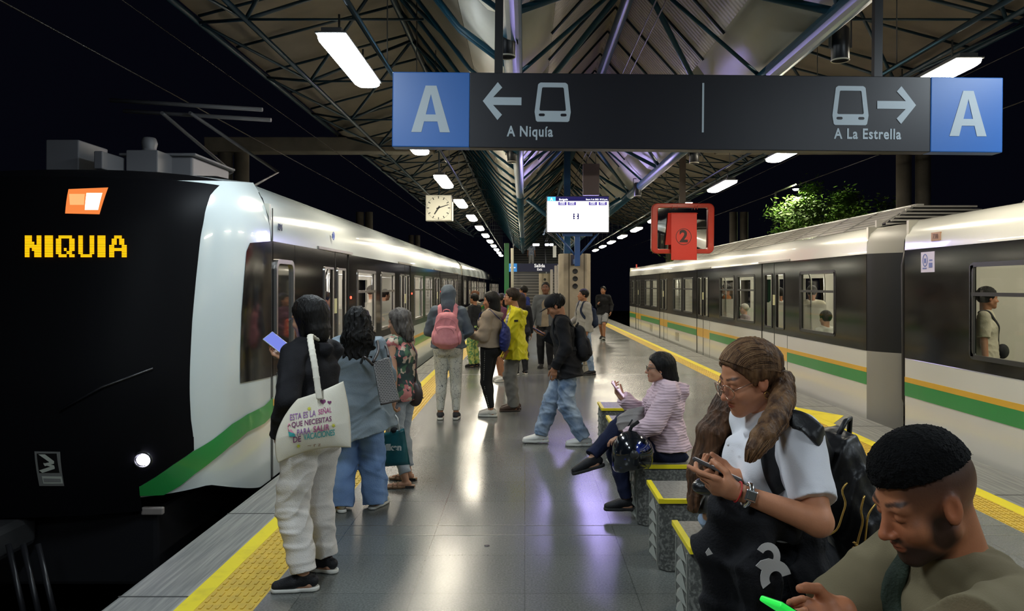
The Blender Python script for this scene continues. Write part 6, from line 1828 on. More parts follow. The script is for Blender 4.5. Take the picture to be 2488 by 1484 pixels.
# 4 ---- hooded person with pink backpack
X, Y, PH, HT = -.95, 9.70, 0, 1.66
f = Fig(X, Y, PH, HT, 'person in grey hoodie with hood up, pink backpack and patterned white leggings', sex='f', girth=1.10, skin=SK_M,
        ankles={-1: (-.10, 0, .08), 1: (.10, 0, .08)}, toes=(4, 4), wrists={-1: (-.10, .24, 1.02), 1: (.12, .24, 1.00)}, epoles={-1: (-1, -.6, -.3), 1: (1, -.6, -.3)})
f.body(fine=False)
GH = cloth('blue_grey_hoodie', (.115, .14, .17), (.095, .115, .14))
hood = [f.hE((0, -.025, .028), (.098, .118, .112)), f.hC((0, -.04, -.04), (0, -.05, -.13), .085, .085, .03, (1, 0, 0), 1.1)]
f.top(GH, o=.028, so=.028, hem=.02, name='hoodie', extra=hood, cutneck=.5, wr=(.005, .1), subs=[SUB(f.hE((0, .10, -.01), (.062, .06, .085)))])
PAT2 = mat('white_leggings_print', (.52, .52, .48), .7); nt = PAT2.node_tree; b = nt.nodes['Principled BSDF']
tc = nt.nodes.new('ShaderNodeTexCoord'); wv = nt.nodes.new('ShaderNodeTexVoronoi'); wv.feature = 'DISTANCE_TO_EDGE'; wv.inputs['Scale'].default_value = 22
nn_ = nt.nodes.new('ShaderNodeTexNoise'); nn_.inputs['Scale'].default_value = 26
mr = nt.nodes.new('ShaderNodeMath'); mr.operation = 'LESS_THAN'; mr.inputs[1].default_value = .030; m2 = nt.nodes.new('ShaderNodeMath'); m2.operation = 'GREATER_THAN'; m2.inputs[1].default_value = .50
m3 = nt.nodes.new('ShaderNodeMath'); m3.operation = 'MULTIPLY'; mx = nt.nodes.new('ShaderNodeMix'); mx.data_type = 'RGBA'; mx.inputs[6].default_value = (.52, .52, .47, 1); mx.inputs[7].default_value = (.10, .10, .11, 1)
nt.links.new(tc.outputs['Object'], wv.inputs['Vector']); nt.links.new(tc.outputs['Object'], nn_.inputs['Vector']); nt.links.new(wv.outputs['Distance'], mr.inputs[0]); nt.links.new(nn_.outputs['Fac'], m2.inputs[0])
nt.links.new(mr.outputs[0], m3.inputs[0]); nt.links.new(m2.outputs[0], m3.inputs[1]); nt.links.new(m3.outputs[0], mx.inputs[0]); nt.links.new(mx.outputs[2], b.inputs['Base Color'])
f.pants(PAT2, hip=.016, knee=.012, hemr=.010, hem=.03, wr=(.002, .08), rise=.06)
f.shoes(cloth('dark_grey_shoe', (.04, .04, .045), rough=.6), M_SOLE, thick=.028)
PKB = cloth('pink_backpack_cloth', (.62, .24, .27), (.56, .20, .23), rough=.6); PKB2 = cloth('pink_pocket_cloth', (.66, .27, .30), (.58, .22, .25), rough=.6)
backpack(f, 'pink backpack worn by the hooded person', PKB, PKB2, w=.165, hh=.27, d=.095, drop=.10, zip_m=mat('pink_zip', (.35, .12, .16), .5), strap_r=.014)

# 5 ---- beige hoodie, black studded leggings
X, Y, PH, HT = -.42, 9.95, 72, 1.58
f = Fig(X, Y, PH, HT, 'person with black hair, beige hoodie and black studded leggings in the platform group', sex='f', girth=1.06, skin=SK_M, lean=(-.06, 0), head=(8, 5, 0), pel=(0, .03, .93),
        ankles={-1: (-.08, -.02, .08), 1: (.06, .03, .08)}, toes=(10, 0), wrists={-1: (-.10, .25, 1.10), 1: (.10, .26, 1.12)}, epoles={-1: (-.6, -.6, -1), 1: (.6, -.6, -1)})
f.body(fine=False)
BH = cloth('beige_hoodie', (.30, .24, .18), (.25, .20, .15))
hood = [C(f.nb + f.L * .08 + f.U * .02, f.nb - f.Fw * .10 - f.U * .01, .045, .055, .03), C(f.nb - f.L * .08 + f.U * .02, f.nb - f.Fw * .10 - f.U * .01, .045, .055, .03)]
f.top(BH, o=.034, so=.034, hem=-.02, name='hoodie', extra=hood, cutneck=.06, wr=(.006, .1), cuff=.012)
f.pants(cloth('black_leggings', (.010, .010, .011)), hip=.010, knee=.008, hemr=.008, hem=.04, wr=(.0015, .08), rise=.10)
mb = MB(); a = f.hip[-1] + V(-.10, 0, .02); 
for k in range(34):
    g = k / 33; p = (f.hip[-1] * (1 - g * 2) + f.kn[-1] * g * 2) if g < .5 else (f.kn[-1] * (2 - 2 * g) + f.an[-1] * (2 * g - 1))
    r = (.094 * (1 - 2 * g) + .062 * 2 * g) if g < .5 else (.062 * (2 - 2 * g) + .048 * (2 * g - 1)); r = r * f.s * f.g - .001
    mb.lathe([(0, .003), (.004, .002), (.005, 0)], p + V(-r, 0, 0) , 6, Matrix.Rotation(math.radians(-90), 3, 'Y').to_4x4())
mb.build('studs', mat('stud_silver', (.7, .68, .6), .3, .9), f.root)
f.shoes(cloth('white_trainer', (.58, .57, .52), rough=.6), M_SOLE, thick=.03)
hb = [f.hC((0, -.045, .02), (0, -.06, -.10), .088, .075, .03, (1, 0, 0), 1.12), f.hC((0, -.03, -.08), (0, -.06, -.15), .062, .06, .03, (1, 0, 0), 1.3)]
f.cap_hair(H_BLACK, .014, extra=hb, nape=-.18, wr=(.0015, .03))
t = prop(f, 'drawstring_bag', 'dark blue drawstring bag on the back of the person in beige hoodie', 'bag')
c = f.waist - f.Fw * .20 + f.U * .02
solid([E_(c, (.12, .065, .17), np.stack([f.L, f.Fw, f.U], 1)), C(c + f.U * .1, c + f.U * .2 + f.Fw * .03, .05, .02, .03)], .008, 'bag_body', cloth('navy_nylon', (.012, .018, .10), (.02, .03, .15), rough=.5), t, wr=wrinkles(.005, .06, 4))
mb = MB()
for q in (-1, 1): mb.path([c + f.U * .2 + f.Fw * .03, f.sh[q] + f.U * .09 - f.Fw * .03, f.sh[q] + f.U * .03 + f.Fw * .10, f.chest + f.L * q * .12 + f.Fw * .13], .005, 5)
mb.build('cord', MATS['navy_nylon'], t)

# 6 ---- man in yellow jacket
X, Y, PH, HT = -.14, 10.40, 98, 1.62
f = Fig(X, Y, PH, HT, 'smiling person with moustache and glasses in bright yellow jacket over plaid shirt', sex='m', girth=1.12, skin=SK_M, lean=(-.03, 0), head=(-12, 0, 0), headoff=(0, .06),
        ankles={-1: (-.08, .02, .08), 1: (.10, -.02, .08)}, toes=(0, 10), wrists={-1: (-.20, .12, .82), 1: (.20, .12, .82)}, h=.008)
b = f.body(fine=True)
f.pants(cloth('grey_cargo', (.17, .165, .15), (.14, .135, .125)), hip=.02, knee=.03, hemr=.035, hem=-.02, wr=(.006, .1))
f.shoes(cloth('brown_boot', (.06, .035, .025), rough=.5), mat('brown_sole', (.05, .03, .02), .6), thick=.02, high=.04)
PLD = mat('plaid_cloth', (.45, .47, .52), .8); nt = PLD.node_tree; bb = nt.nodes['Principled BSDF']; tc = nt.nodes.new('ShaderNodeTexCoord'); sp = nt.nodes.new('ShaderNodeSeparateXYZ'); nt.links.new(tc.outputs['Object'], sp.inputs[0])
outs = []
for ax_, sc in (('Y', 150), ('X', 150), ('Z', 150)):
    mu = nt.nodes.new('ShaderNodeMath'); mu.operation = 'MULTIPLY'; mu.inputs[1].default_value = sc; sn = nt.nodes.new('ShaderNodeMath'); sn.operation = 'SINE'; gt = nt.nodes.new('ShaderNodeMath'); gt.operation = 'GREATER_THAN'; gt.inputs[1].default_value = .45
    nt.links.new(sp.outputs[ax_], mu.inputs[0]); nt.links.new(mu.outputs[0], sn.inputs[0]); nt.links.new(sn.outputs[0], gt.inputs[0]); outs.append(gt)
a1 = nt.nodes.new('ShaderNodeMath'); a1.operation = 'MAXIMUM'; nt.links.new(outs[1].outputs[0], a1.inputs[0]); nt.links.new(outs[0].outputs[0], a1.inputs[1]); ad = nt.nodes.new('ShaderNodeMath'); ad.operation = 'ADD'; nt.links.new(a1.outputs[0], ad.inputs[0]); nt.links.new(outs[2].outputs[0], ad.inputs[1])
hf = nt.nodes.new('ShaderNodeMath'); hf.operation = 'MULTIPLY'; hf.inputs[1].default_value = .5; nt.links.new(ad.outputs[0], hf.inputs[0])
mx = nt.nodes.new('ShaderNodeMix'); mx.data_type = 'RGBA'; mx.inputs[6].default_value = (.50, .50, .52, 1); mx.inputs[7].default_value = (.08, .10, .20, 1); nt.links.new(hf.outputs[0], mx.inputs[0]); nt.links.new(mx.outputs[2], bb.inputs['Base Color'])
f.top(PLD, o=.012, so=.012, hem=.06, name='plaid_shirt', wr=(.003, .1))
YJ = cloth('yellow_jacket_cloth', (.62, .56, .018), (.54, .48, .01), rough=.5)
hood = [C(f.nb + f.L * .09 + f.U * .03 + f.Fw * .04, f.nb - f.Fw * .10, .035, .055, .03), C(f.nb - f.L * .09 + f.U * .03 + f.Fw * .04, f.nb - f.Fw * .10, .035, .055, .03), E_(f.nb - f.Fw * .12 - f.U * .05, (.09, .05, .06), np.stack([f.L, f.Fw, f.U], 1), .03)]
f.top(YJ, o=.032, so=.034, hem=.20, flare=.03, name='yellow_jacket', wr=(.008, .09), cutneck=.02, extra=hood, cuff=.02,
      subs=[('-',) + C(f.pel - f.U * .3 + f.Fw * .16, f.nb + f.Fw * .14 + f.U * .1, .085, .075, .01, f.L, 1.55)])
mb = MB(); c = f.sh[-1] * .6 + f.el[-1] * .4 + V(-.085, 0, 0); mb.box(c[0] - .004, c[0] + .006, c[1] - .025, c[1] + .025, c[2] - .012, c[2] + .012); mb.build('sleeve_badge', C_BLACK, f.root)
f.cap_hair(H_DKBR, .014, wr=(.003, .02))
def glasses(f, m, r=.019, th=.0018, zoff=.0, lens=True, side=None, y=.099, sq=1.0):
    mb = MB()
    for q in (-1, 1):
        mb.path([f.H(q * .031 + r * 1.12 * math.cos(a), y - .010 * abs(math.cos(a)) * (1 if q * math.cos(a) > 0 else .2), .001 + r * sq * math.sin(a) + zoff) for a in [6.2832 * k / 22 for k in range(22)]], th * f.s, 6, True)
        mb.path([f.H(q * .052, y - .008, .006 + zoff), f.H(q * .072, y - .035, .008), f.H(q * .0815, .010, .010), f.H(q * .083, -.012, .002)], th * f.s, 6)
    mb.path([f.H(-.010, y, .004 + zoff), f.H(0, y + .005, .007 + zoff), f.H(.010, y, .004 + zoff)], th * f.s, 6)
    o = mb.build('glasses', m, f.root)
    if lens:
        for q in (-1, 1):
            mb = MB(); n = 20; vs = [f.H(q * .031 + r * 1.1 * math.cos(6.2832 * k / n), y - .010 * abs(math.cos(6.2832 * k / n)) * (1 if q * math.cos(6.2832 * k / n) > 0 else .2), .001 + r * sq * math.sin(6.2832 * k / n) + zoff) for k in range(n)]
            mb.add(vs, [tuple(range(n))]); mb.build('lens', bpy.data.materials.get('lens_glass') or glass_mat('lens_glass', (.93, .93, .93), .8), o)
    return o
glasses(f, M_STEEL)
solid([f.hC((-.020, .094, -.050), (.020, .094, -.050), .0065, .0065, .003)], .004, 'moustache', H_DKBR, f.root)
for q in (-1, 1): pass

# 7 ---- young man walking with phone
X, Y, PH, HT = .44, 8.18, 90, 1.63
f = Fig(X, Y, PH, HT, 'person in black cap, black jumper, washed jeans and white trainers walking while reading a phone', sex='m', girth=1.0, skin=SK_M, lean=(.16, 0), head=(0, 32, 0), headoff=(0, .05), neck=.13,
        pel=(0, 0, .895), ankles={1: lp(X, Y, PH, HT, 1312, 1052, 8.22)[:2] + (.08,), -1: lp(X, Y, PH, HT, 1418, 1056, 8.08)[:2] + (.08,)}, toes=(0, 0), kpoles={-1: (-.1, 1, 0), 1: (0, 1, 0)},
        wrists={1: lp(X, Y, PH, HT, 1322, 812, 8.30), -1: lp(X, Y, PH, HT, 1347, 893, 8.0)}, epoles={1: (.3, -.2, -1), -1: (-.5, -1, 0)},
        hands={1: dict(d=V(0, 1, .25), n=V(0, -.3, 1), curl=35), -1: dict(d=V(0, .1, -1), n=V(1, 0, 0), curl=25)}, h=.0068, lift=(0, 0))
f.body(closed=(-1, 1))
f.top(C_BLACK, o=.030, so=.028, hem=.16, flare=.01, name='jumper', wr=(.005, .11), cuff=.01)
WJ2 = cloth('washed_jeans', (.10, .16, .27), (.36, .44, .55), scale=8, lo=.35, hi=.7)
f.pants(WJ2, hip=.020, knee=.036, hemr=.042, hem=.0, wr=(.008, .10), rise=0.0)
f.shoes(mat('white_leather', (.72, .71, .68), .5), M_SOLE, thick=.03, w=1.05)
f.cap_hair(H_BLACK, .012, wr=(.006, .03), extra=[f.hE((0, -.10, .03), (.07, .04, .05), k=.03)])
solid([f.hE((0, -.012, .052), (.088, .107, .085)), PL(f.H(0, 0, .030), f.HR @ V(0, -.15, -1))], .005, 'cap', C_BLACK, f.root)
solid([E_(f.H(0, .115, .034), (.068 * f.s, .062 * f.s, .008), f.HR, .01)], .004, 'cap_visor', cloth('cap_visor_cloth', (.015, .015, .017)), f.root)
phone(f, 1, 'dark phone held low in front of the walking person in black cap', C_BLK2, emis('phone_dim', (.06, .08, .2), .5), axis=V(0, .85, .5), normal=V(0, -.5, .85), off=.07)
backpack(f, 'black backpack on the walking person in black cap', C_BLK2, C_BLACK, w=.14, hh=.23, d=.08, drop=.16, h=.007)

# 8 ---- man facing the camera behind
X, Y, PH, HT = .42, 15.7, 172, 1.76
f = Fig(X, Y, PH, HT, 'person with shaved head, grey jacket and beige shirt walking towards the camera', sex='m', skin=SK_D, head=(0, -2, 0), pel=(0, 0, .91), ankles={-1: (-.10, .10, .08), 1: (.10, -.08, .08)}, wrists={-1: (-.27, .0, .84), 1: (.27, .06, .85)}, h=.010)
f.body(); f.top(cloth('beige_shirt', (.30, .24, .17)), o=.014, so=.01, hem=.10, name='shirt'); f.pants(C_BLACK, hip=.014, knee=.022, hemr=.02)
f.top(cloth('grey_jacket', (.12, .13, .14)), o=.026, so=.026, hem=.08, name='jacket', subs=[('-',) + C(f.pel - f.U * .3 + f.Fw * .17, f.nb + f.Fw * .16 + f.U * .1, .085, .075, .01, f.L, 1.1)])
f.shoes(C_BSHOE, M_BSOLE); f.cap_hair(H_BLACK, .003, wr=None)

# 9 ---- grey hoodie with navy backpack
X, Y, PH, HT = 1.10, 14.6, 112, 1.60
f = Fig(X, Y, PH, HT, 'person in light grey hoodie with navy backpack looking towards the left train', sex='m', skin=SK_M, head=(-8, -4, 0), ankles={-1: (-.12, -.12, .08), 1: (.08, .12, .08)}, wrists={-1: (-.22, .04, .86), 1: (.25, .22, .98)}, h=.009)
f.body()
hood = [C(f.nb + f.L * .08 + f.U * .02, f.nb - f.Fw * .09, .035, .045, .03), C(f.nb - f.L * .08 + f.U * .02, f.nb - f.Fw * .09, .035, .045, .03)]
f.top(cloth('light_grey_hoodie', (.33, .32, .29), (.28, .27, .25)), o=.028, so=.026, hem=.08, name='hoodie', extra=hood, wr=(.005, .1)); f.pants(WJ2, hip=.015, knee=.022, hemr=.02); f.shoes(C_BSHOE, M_BSOLE); f.cap_hair(H_BLACK, .012)
backpack(f, 'navy backpack on the person in light grey hoodie', cloth('navy_cloth', (.02, .03, .06)), MATS['navy_cloth'], w=.14, hh=.24, h=.009, strap_r=.013)

# 10 ---- young man in shorts
X, Y, PH, HT = 2.42, 24.1, 160, 1.68
f = Fig(X, Y, PH, HT, 'person in black hoodie and grey shorts walking by the right platform edge', sex='m', skin=SK_M, head=(0, 0, 0), pel=(0, 0, .89), ankles={-1: (-.08, .22, .09), 1: (.09, -.2, .10)}, wrists={-1: (-.25, .05, .86), 1: (.10, .25, 1.12)}, h=.011, lift=(15, -10))
f.body(fine=False); f.top(C_BLACK, o=.03, so=.03, hem=.10, name='hoodie'); f.pants(cloth('grey_shorts', (.26, .27, .29)), hip=.02, knee=.03, stop=.88, name='shorts'); f.shoes(C_BSHOE, M_SOLE); f.cap_hair(H_BLACK, .014)

# 11 ---- woman in cream hoodie near the left train
X, Y, PH, HT = -1.14, 17.9, 80, 1.55
f = Fig(X, Y, PH, HT, 'person with brown hair bun and cream hoodie waiting near the left train', sex='f', skin=SK_L, head=(0, 0, 0), wrists={-1: (-.20, .20, 1.0), 1: (.2, .2, 1.0)}, h=.011)
f.body(fine=False); f.top(cloth('cream_hoodie', (.52, .46, .38)), o=.03, so=.028, hem=.03, name='hoodie', extra=[E_(f.nb - f.Fw * .09, (.10, .05, .06), None, .03)]); f.pants(C_BLACK, hip=.012, knee=.012, hemr=.01); f.shoes(cloth('white_shoe', (.6, .6, .58)), M_SOLE)
f.cap_hair(hairm('auburn_hair', (.06, .02, .010), (.16, .07, .03)), .014, extra=[f.hE((0, -.10, .06), (.045, .04, .045), k=.02)])
# 12
X, Y, PH, HT = -1.02, 15.9, 60, 1.50
f = Fig(X, Y, PH, HT, 'person with dark jacket and yellow green floral trousers behind the beige hoodie', sex='f', skin=SK_M, h=.011)
f.body(fine=False); f.top(C_BLK2, o=.024, so=.024, name='jacket'); f.pants(mat('leafy_trousers', (.42, .45, .12), .8, noise=(22, (.08, .22, .08), .45, .55)), hip=.02, knee=.03, hemr=.03); f.shoes(C_BSHOE, M_BSOLE); f.cap_hair(H_BLACK, .014)
# 13
X, Y, PH, HT = -.40, 13.6, 110, 1.52
f = Fig(X, Y, PH, HT, 'person in plum top and black skirt half hidden behind the yellow jacket', sex='f', skin=SK_M, h=.010, wrists={-1: (-.2, .2, 1.0), 1: (.2, .2, 1.0)})
f.body(fine=False); f.top(cloth('plum_top', (.10, .03, .06)), o=.02, so=.02, hem=.05, name='jumper')
solid([C(f.pel + f.U * .1, f.pel - V(0, 0, .38), .105, .15, .01, V(1, 0, 0), 1.3, cut=3)], .010, 'skirt', C_BLACK, f.root); f.shoes(cloth('white_shoe', (.6, .6, .58)), M_SOLE); f.cap_hair(H_BLACK, .014, extra=[f.hC((0, -.05, 0), (0, -.07, -.14), .08, .06, .02)], nape=-.2)
t = prop(f, 'shopping_bag', 'red patterned bag between the beige hoodie and the yellow jacket', 'bag')
solid([C((-.16, .24, 1.04), (-.18, .26, .84), .06, .075, .01, (0, 1, 0), 1.5)], .008, 'bag_body', mat('red_patterned', (.55, .04, .02), .5, noise=(20, (.75, .25, .12), .5, .6)), t)
# 14
X, Y, PH, HT = -.02, 18.6, 62, 1.66
f = Fig(X, Y, PH, HT, 'person in royal blue shirt with dark hair in front of the stairs', sex='m', skin=SK_M, h=.012, wrists={-1: (-.2, .2, 1.0), 1: (.24, .30, 1.2)})
f.body(fine=False); f.top(cloth('royal_blue_shirt', (.015, .035, .22)), o=.018, so=.02, sleeve=.4, name='shirt'); f.pants(C_BLK2, hip=.012, knee=.02, hemr=.02); f.shoes(C_BSHOE, M_BSOLE); f.cap_hair(H_BLACK, .012)
# 15
X, Y, PH, HT = -.07, 14.6, 20, 1.52
f = Fig(X, Y, PH, HT, 'person with long dark hair and black jacket seen from behind, before the stairs', sex='f', skin=SK_M, h=.010)
f.body(fine=False); f.top(C_BLACK, o=.028, so=.028, hem=.12, name='jacket'); f.pants(C_BLK2, hip=.012, knee=.02, hemr=.02); f.shoes(C_BSHOE, M_SOLE); f.cap_hair(H_DKBR, .016, extra=[f.hC((0, -.05, 0), (0, -.08, -.20), .085, .07, .02, (1, 0, 0), 1.2)], nape=-.3)
# 16 on the stairs
x, _, z = at(1291, 645, 48.0)
f = Fig(x, 48.1, 180, 1.68, 'person in white shirt and pale trousers coming down the far stairs', z=2.72, sex='m', skin=SK_M, h=.014)
f.body(fine=False); f.top(cloth('white_printed_shirt', (.55, .55, .55), (.15, .2, .28), scale=6), o=.018, so=.02, sleeve=.4, name='shirt'); f.pants(cloth('stone_trousers', (.38, .36, .32)), hip=.014, knee=.02, hemr=.02); f.shoes(C_BSHOE, M_SOLE); f.cap_hair(H_BLACK, .012)

# 17 ---- seated woman in pink fleece
X, Y, PH, HT = 1.02, 5.58, 90, 1.50
f = Fig(X, Y, PH, HT, 'person in pink ribbed fleece seated cross legged with a phone', sex='f', girth=1.06, skin=SK_L, pel=(0, 0, .585), lean=(.04, 0), head=(0, 2, 0), headoff=(0, .05), neck=.135, h=.0052,
        ankles={1: lp(X, Y, PH, HT, 1438, 1116, 5.45), -1: lp(X, Y, PH, HT, 1522, 1216, 5.58)}, kpoles={1: (0, .3, 1), -1: (0, .3, 1)}, toes=(0, 0), lift=(0, 0),
        wrists={1: lp(X, Y, PH, HT, 1512, 968, 5.72), -1: lp(X, Y, PH, HT, 1520, 1062, 5.38)}, epoles={1: (.3, 0, -1), -1: (-.7, -1, -.6)},
        hands={1: dict(d=V(.1, .65, .75), n=V(-.45, -.7, .5), fcurl=(20, 38, 42, 45), thumb=(.7, .4)), -1: dict(d=V(.1, 1, -.12), n=V(0, -.2, -1), curl=28)})
f.toe[1] = unit(V(.0, 1, -.28)); f.toe[-1] = unit(V(0, 1, 0))
f.body()
PF = mat('pink_ribbed_fleece', (.62, .36, .40), .95); nt = PF.node_tree; b = nt.nodes['Principled BSDF']; tc = nt.nodes.new('ShaderNodeTexCoord'); wv = nt.nodes.new('ShaderNodeTexWave'); wv.bands_direction = 'Z'; wv.inputs['Scale'].default_value = 17; wv.inputs['Distortion'].default_value = 2.6; wv.inputs['Detail Scale'].default_value = 1.2
nt.links.new(tc.outputs['Object'], wv.inputs['Vector']); bp = nt.nodes.new('ShaderNodeBump'); bp.inputs['Strength'].default_value = .6; bp.inputs['Distance'].default_value = .005; nt.links.new(wv.outputs['Fac'], bp.inputs['Height']); nt.links.new(bp.outputs[0], b.inputs['Normal'])
cr2 = nt.nodes.new('ShaderNodeMix'); cr2.data_type = 'RGBA'; cr2.inputs[6].default_value = (.64, .46, .52, 1); cr2.inputs[7].default_value = (.68, .51, .57, 1); nt.links.new(wv.outputs['Fac'], cr2.inputs[0]); nt.links.new(cr2.outputs[2], b.inputs['Base Color'])
hood = [C(f.nb + f.L * .085 + f.U * .02, f.nb - f.Fw * .10 - f.U * .0, .042, .055, .03), C(f.nb - f.L * .085 + f.U * .02, f.nb - f.Fw * .10 - f.U * .0, .042, .055, .03), E_(f.nb - f.Fw * .11 - f.U * .04, (.10, .055, .07), None, .03)]
f.top(PF, o=.036, so=.036, hem=.02, name='fleece_jacket', extra=hood, cutneck=.055, wr=(.005, .09), cuff=.024)
f.pants(cloth('navy_trousers', (.010, .014, .040), (.015, .020, .055)), hip=.014, knee=.016, hemr=.014, hem=.03, wr=(.004, .1))
f.shoes(C_BSHOE, M_BSOLE, thick=.024)
hb = [f.hC((0, -.05, .02), (0, -.085, -.085), .088, .07, .03, (1, 0, 0), 1.05), f.hE((0, -.112, -.105), (.05, .042, .042), k=.02), f.hC((-.068, .005, .02), (-.06, -.05, -.06), .022, .022, .02)]
f.cap_hair(H_BLACK, .014, extra=hb, nape=-.16, wr=(.002, .03))
glasses(f, mat('dark_frame_glasses', (.02, .03, .03), .3), r=.020, th=.002)
mb = MB(); mb.lathe([(0, .005), (.005, 0), (0, -.005)], f.H(-.082, -.002, -.036), 8); mb.build('ear_stud', M_STEEL, f.root)
phone(f, 1, 'pink phone in the raised hand of the seated person in pink fleece', mat('phone_pink', (.55, .30, .36), .3), emis('phone_pale_lit', (.55, .45, .55), .7), axis=V(.0, .62, .78), normal=V(-.25, -.78, .6), off=.085, down=.022, size=(.070, .145, .009))
# grey handbag on the lap and helmet over the arm
t = prop(f, 'handbag', 'soft grey handbag on the lap of the seated person in pink', 'bag')
c = V(*lp(X, Y, PH, HT, 1535, 1030, 5.52)) * f.s
solid([E_(c, (.11, .115, .095), None, .02), C(c + V(-.02, .03, .06), c + V(-.02, -.06, .10), .035, .03, .02)], .0055, 'bag_body', cloth('grey_soft_bag', (.27, .25, .24), (.22, .20, .19), rough=.6), t, wr=wrinkles(.006, .07, 5))
mb = MB(); mb.path([c + V(-.105, .01, .05), c + V(-.108, .03, .02), c + V(-.11, .045, -.01)], .005, 6); mb.build('bag_pull', C_BLACK, t)
hx, hy, hz = at(1535, 1098, 5.27)
t = empty('motorcycle_helmet', (hx, hy, hz), 'dark blue and black motorcycle helmet with clear visor hanging from the arm', 'helmet')
HM = mat('helmet_shell', (.006, .008, .012), .15, coat=1., noise=(7, (.01, .03, .30), .56, .60)); 
solid([E_((0, 0, 0), (.135, .12, .145)), C((-.03, 0, -.03), (-.07, 0, -.09), .09, .06, .03), ('-',) + E_((.10, -.02, -.03), (.085, .14, .062), None, .01), ('-',) + E_((.02, 0, -.13), (.085, .085, .06), None, .01), PL((0, 0, -.13), (0, 0, -1))], .005, 'shell', HM, t)
P = []
for i in range(13):
    a = math.radians(-75 + 150 * i / 12); P.append([((.150) * math.cos(a) * math.cos(b_), .128 * math.sin(a) * math.cos(b_), .150 * math.sin(b_) - .01) for b_ in [math.radians(-42 + 80 * j / 8) for j in range(9)]])
MB().grid(P).build('visor', glass_mat('visor_glass', (.55, .58, .60), 1.6), t)
mb = MB(); mb.lathe([(0, .006), (.024, .005), (.028, 0)], (.0, -.125, .01), 16, Matrix.Rotation(math.radians(90), 3, 'X').to_4x4()); mb.build('visor_pivot', M_DFRM, t)
mb = MB(); mb.path([(-.03, .0, .10), (.0, .01, .17), (.05, .03, .20)], .012, 6); mb.build('chin_strap', C_BLACK, t)

# 18 ---- woman in leather jacket, back to the aisle
X, Y, PH, HT = 1.04, 3.90, -78, 1.56
f = Fig(X, Y, PH, HT, 'person with very long chestnut hair and black leather jacket, mostly hidden by the white shirt', sex='f', girth=1.05, skin=SK_L, pel=(0, 0, .56), lean=(.10, 0), head=(0, 10, 0), h=.0048,
        ankles={-1: (-.12, .42, .08), 1: (.12, .42, .08)}, kpoles={-1: (0, .3, 1), 1: (0, .3, 1)}, wrists={-1: (-.16, .36, .66), 1: (.16, .36, .66)}, epoles={-1: (-.6, -.7, -.6), 1: (.6, -.7, -.6)})
f.body(fine=False)
LJ = mat('black_leather_jacket', (.010, .010, .011), .28, spec=.7, bump=(25, .5))
f.top(LJ, o=.030, so=.030, hem=.02, name='leather_jacket', wr=(.007, .08), cutneck=.05, extra=[C(f.nb + f.L * .07 + f.U * .03, f.nb - f.Fw * .06 + f.U * .02, .022, .026, .02), C(f.nb - f.L * .07 + f.U * .03, f.nb - f.Fw * .06 + f.U * .02, .022, .026, .02)])
f.pants(cloth('pale_jeans', (.22, .30, .42), (.30, .38, .50)), hip=.018, knee=.02, hemr=.02, wr=(.005, .1)); f.shoes(C_BSHOE, M_SOLE)
b0 = f.H(0, -.06, .0); b1 = f.nb - f.Fw * .155 - f.U * .05; b2 = f.waist - f.Fw * .20 + f.U * .08; b3 = f.pel - f.Fw * .22 + V(0, 0, .02)
hb = [C(f.H(0, -.05, .03), f.H(0, -.09, -.10), .088, .08, .03, f.L, 1.1), C(f.H(0, -.09, -.10), b1, .075, .055, .03, f.L, 1.6), C(b1, b2, .055, .045, .03, f.L, 1.9), C(b2, b3, .045, .022, .03, f.L, 1.9)]
f.cap_hair(H_LONG, .016, extra=hb, nape=-.9, wr=(.003, .03))
t = prop(f, 'belt_bag', 'black bag with a steel ring at the hip of the seated person in leather jacket', 'bag')
c = V(*lp(X, Y, PH, HT, 1725, 1180, 3.70)) * f.s
solid([E_(c, (.05, .09, .045))], .005, 'bag_body', LJ, t)
mb = MB(); mb.path([c + V(.055, .02 * math.cos(a), -.04 + .014 * math.sin(a)) for a in [6.2832 * k / 14 for k in range(14)]], .003, 6, True); mb.build('ring', M_STEEL, t)

# 19 ---- woman in white shirt with ponytail
X, Y, PH, HT = .765, 2.36, 102, 1.52
f = Fig(X, Y, PH, HT, 'person with ponytail, glasses and white short sleeved shirt typing on a phone', sex='f', girth=1.16, skin=(.54, .235, .125), lean=(.05, 0), head=(2, 20, -3), headoff=(0, .085), neck=.122, h=.0036,
        ankles={-1: (-.10, 0, .08), 1: (.10, .0, .08)}, wrists={-1: lp(X, Y, PH, HT, 1796, 1196, 2.08), 1: lp(X, Y, PH, HT, 1800, 1158, 2.30)}, epoles={-1: (-.6, -1, -.8), 1: (.6, -1, -.8)},
        hands={-1: dict(d=dirl(PH, (-1, .32, .22)), n=dirl(PH, (.25, .6, .35)), fcurl=(8, 30, 45, 50), thumb=(.55, .5)), 1: dict(d=dirl(PH, (-1, -.10, .06)), n=dirl(PH, (.1, -.35, 1)), fcurl=(34, 40, 44, 48), thumb=(.7, .5))})
f.body(closed=(-1, 1), h=.0034)
WS = cloth('white_shirt_cloth', (.80, .80, .84), (.75, .75, .80), scale=4, bs=320, bstr=.15)
col = [C(f.nb + f.L * .062 + f.U * .028 + f.Fw * .02, f.nb - f.Fw * .055 + f.U * .035, .018, .02, .012), C(f.nb - f.L * .062 + f.U * .028 + f.Fw * .02, f.nb - f.Fw * .055 + f.U * .035, .018, .02, .012),
       C(f.nb - f.L * .062 + f.U * .028 + f.Fw * .02, f.nb + f.Fw * .085 - f.U * .055, .016, .012, .01), C(f.nb + f.L * .062 + f.U * .028 + f.Fw * .02, f.nb + f.Fw * .085 - f.U * .055, .016, .012, .01)]
cuffs = []
